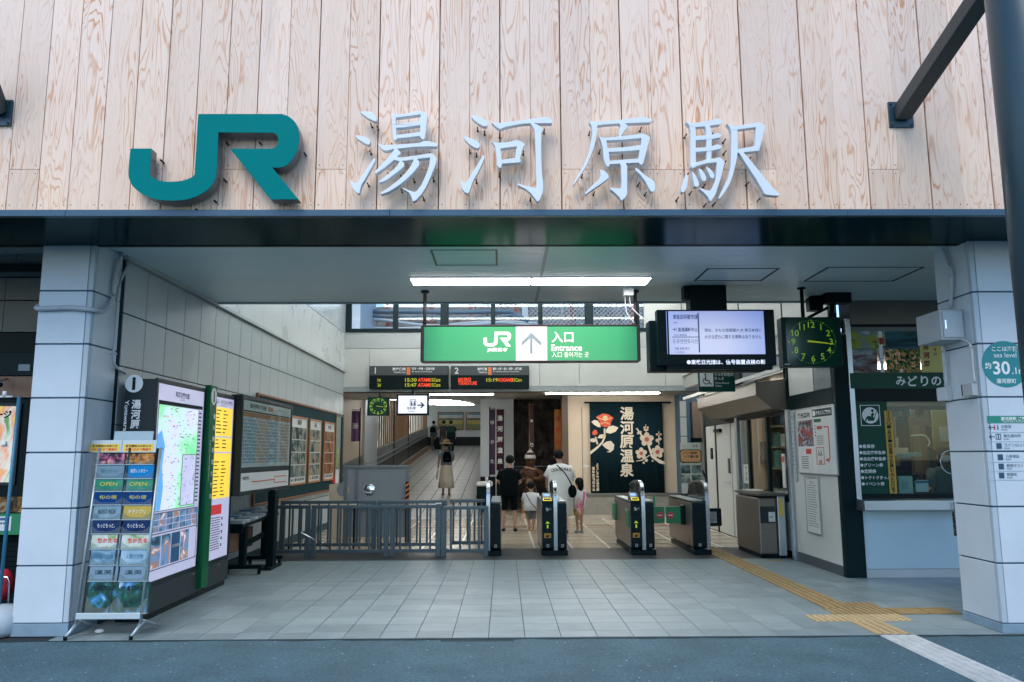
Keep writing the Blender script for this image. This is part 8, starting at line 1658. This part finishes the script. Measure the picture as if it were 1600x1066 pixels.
def backpack(label, w, m_, s_=1.0, ang=0, x=0.0):
    bpk = thing('backpack', label, 'backpack', tuple(w((x, -.12, .6)))); mb = MB(); b0 = .085*s_
    R_ = [(.595, .6), (.605, .9), (.65, 1.0), (.72, .95), (.765, .75), (.785, .35)]; n = 16; vs = []
    for (z, f_) in R_:
        for k in range(n): a = 6.2832*k/n; c_, d_ = math.cos(a), math.sin(a); e = .55; vs.append(w((x+b0*f_*math.copysign(abs(c_)**e, c_), -.125+.045*s_*f_*math.copysign(abs(d_)**e, d_), z)))
    mb.add(vs, [(i*n+k, i*n+(k+1) % n, (i+1)*n+(k+1) % n, (i+1)*n+k) for i in range(len(R_)-1) for k in range(n)]+[tuple(reversed(range(n))), tuple(range(5*n, 6*n))], True); ob('pack_body', mb, m_, bpk)
    mb = MB(); mb.tube(smoothpath([w((x-.05, -.18, .63)), w((x, -.185, .66)), w((x+.05, -.18, .63))]), .006, 6); ob('pocket_zip', mb, DARK2, bpk)
    for sx in (-1, 1): ob('strap', MB().tube(smoothpath([w((x+sx*.03, -.11, .78)), w((x+sx*.055, -.055, .825)), w((x+sx*.065, .01, .82)), w((x+sx*.07, .07, .74))]), .012, 6), m_, bpk)
    return bpk
backpack('small black backpack worn by the person in the straw hat', w, BLK, .95, x=.015)
fd = thing('folded_umbrella', 'folded white parasol held by the person in the straw hat', 'parasol', tuple(w((-.155, .03, .44)))); ob('cover', MB().tube([w((-.15, .03, .52)), w((-.165, .03, .36)), w((-.175, .03, .27))], [.02, .035, .01], 8), WHITE, fd)
Y2 = 41.0; p = PY(693, 704, Y2); t6, w = person('dark haired person in a dark dress walking beside the green backpack up the corridor', (p.x, Y2, rz(Y2)), 1.60, 0, shirt=M('taupe_cloth', (.05, .05, .05, 1), .8), sleeve=.5, shirt_len=.30, shirt_w=.125, bottom=GCL, bottom_kind='skirt', bottom_len=.2); clean(t6)
p = PY(704.5, 706, Y2-.8); t7, w = person('person with a dark green backpack and navy clothes walking up the far corridor', (p.x, Y2-.8, rz(Y2-.8)), 1.62, 0, shirt=NAV, sleeve=.8, shirt_len=.47, shirt_w=.14, bottom=NAV, bottom_len=.05, broad=1.2, hair='short'); clean(t7); backpack('big dark green backpack on the person walking far up the corridor', w, OLV, 1.35)
p = PY(677.5, 702, 42.0); t8, w = person('person with a black backpack half hidden at the corridor wall, pale trousers', (p.x, 42, rz(42)), 1.55, R(-20), shirt=M('teal_cloth', (.10, .15, .18, 1), .8), sleeve=.8, shirt_len=.48, bottom=M('pale_trousers', (.22, .20, .17, 1), .8), bottom_len=.06, hair='short'); clean(t8); backpack('black backpack on the half hidden person by the corridor wall', w, BLK, 1.2, x=.02)
p = PY(684.5, 702, 41.5); sc2 = thing('suitcase', 'black suitcase standing on the corridor floor beside the far walking couple', 'suitcase', (p.x, 41.5, rz(41.5))); ob('shell', MB().box(p.x-.2, p.x+.2, 41.4, 41.65, rz(41.5)+.05, rz(41.5)+.6), BLACK, sc2, bevel=.04, seg=3); ob('handle', MB().tube([(p.x-.1, 41.5, rz(41.5)+.6), (p.x-.1, 41.5, rz(41.5)+.9), (p.x+.1, 41.5, rz(41.5)+.9), (p.x+.1, 41.5, rz(41.5)+.6)], .012, 6), BLACK, sc2)
# clerk behind the ticket window, facing out, one forearm on the counter
pc = PY(1476, 740, 10.45); t9, w = person('office clerk in a grey green shirt behind the ticket window, face mask on', (pc.x, 10.45, .04), 1.55, R(180-12), arms={-1: ((-.15, .06, .64), (-.05, .17, .635)), 1: ((.15, .07, .64), (.18, .22, .64))}, legs={-1: ((-.06, .22, .46), (-.06, .22, .18)), 1: ((.06, .22, .46), (.06, .22, .18))}, shirt=M('clerk_cloth', (.11, .14, .12, 1), .8), sleeve=.9, shirt_len=.50, shirt_w=.12, bottom=NAV, bottom_len=.2, hair='long', head_tilt=(0, .02), broad=1.05); clean(t9)
ob('face_mask', (lambda b2: (b2.ball((0, 0, 0), .034, .02, .032, 12, 7), setattr(b2, 'v', [w((v.x, v.y+.062, v.z+.895)) for v in b2.v]), b2)[2])(MB()), WHITE, t9)
for sx in (-1, 1):
    b2 = MB(); b2.ball((0, 0, 0), .007, .004, .004, 8, 5); b2.v = [w((v.x+sx*.022, v.y+.062+.002, v.z+.935)) for v in b2.v]; ob('eye', b2, INK, t9)
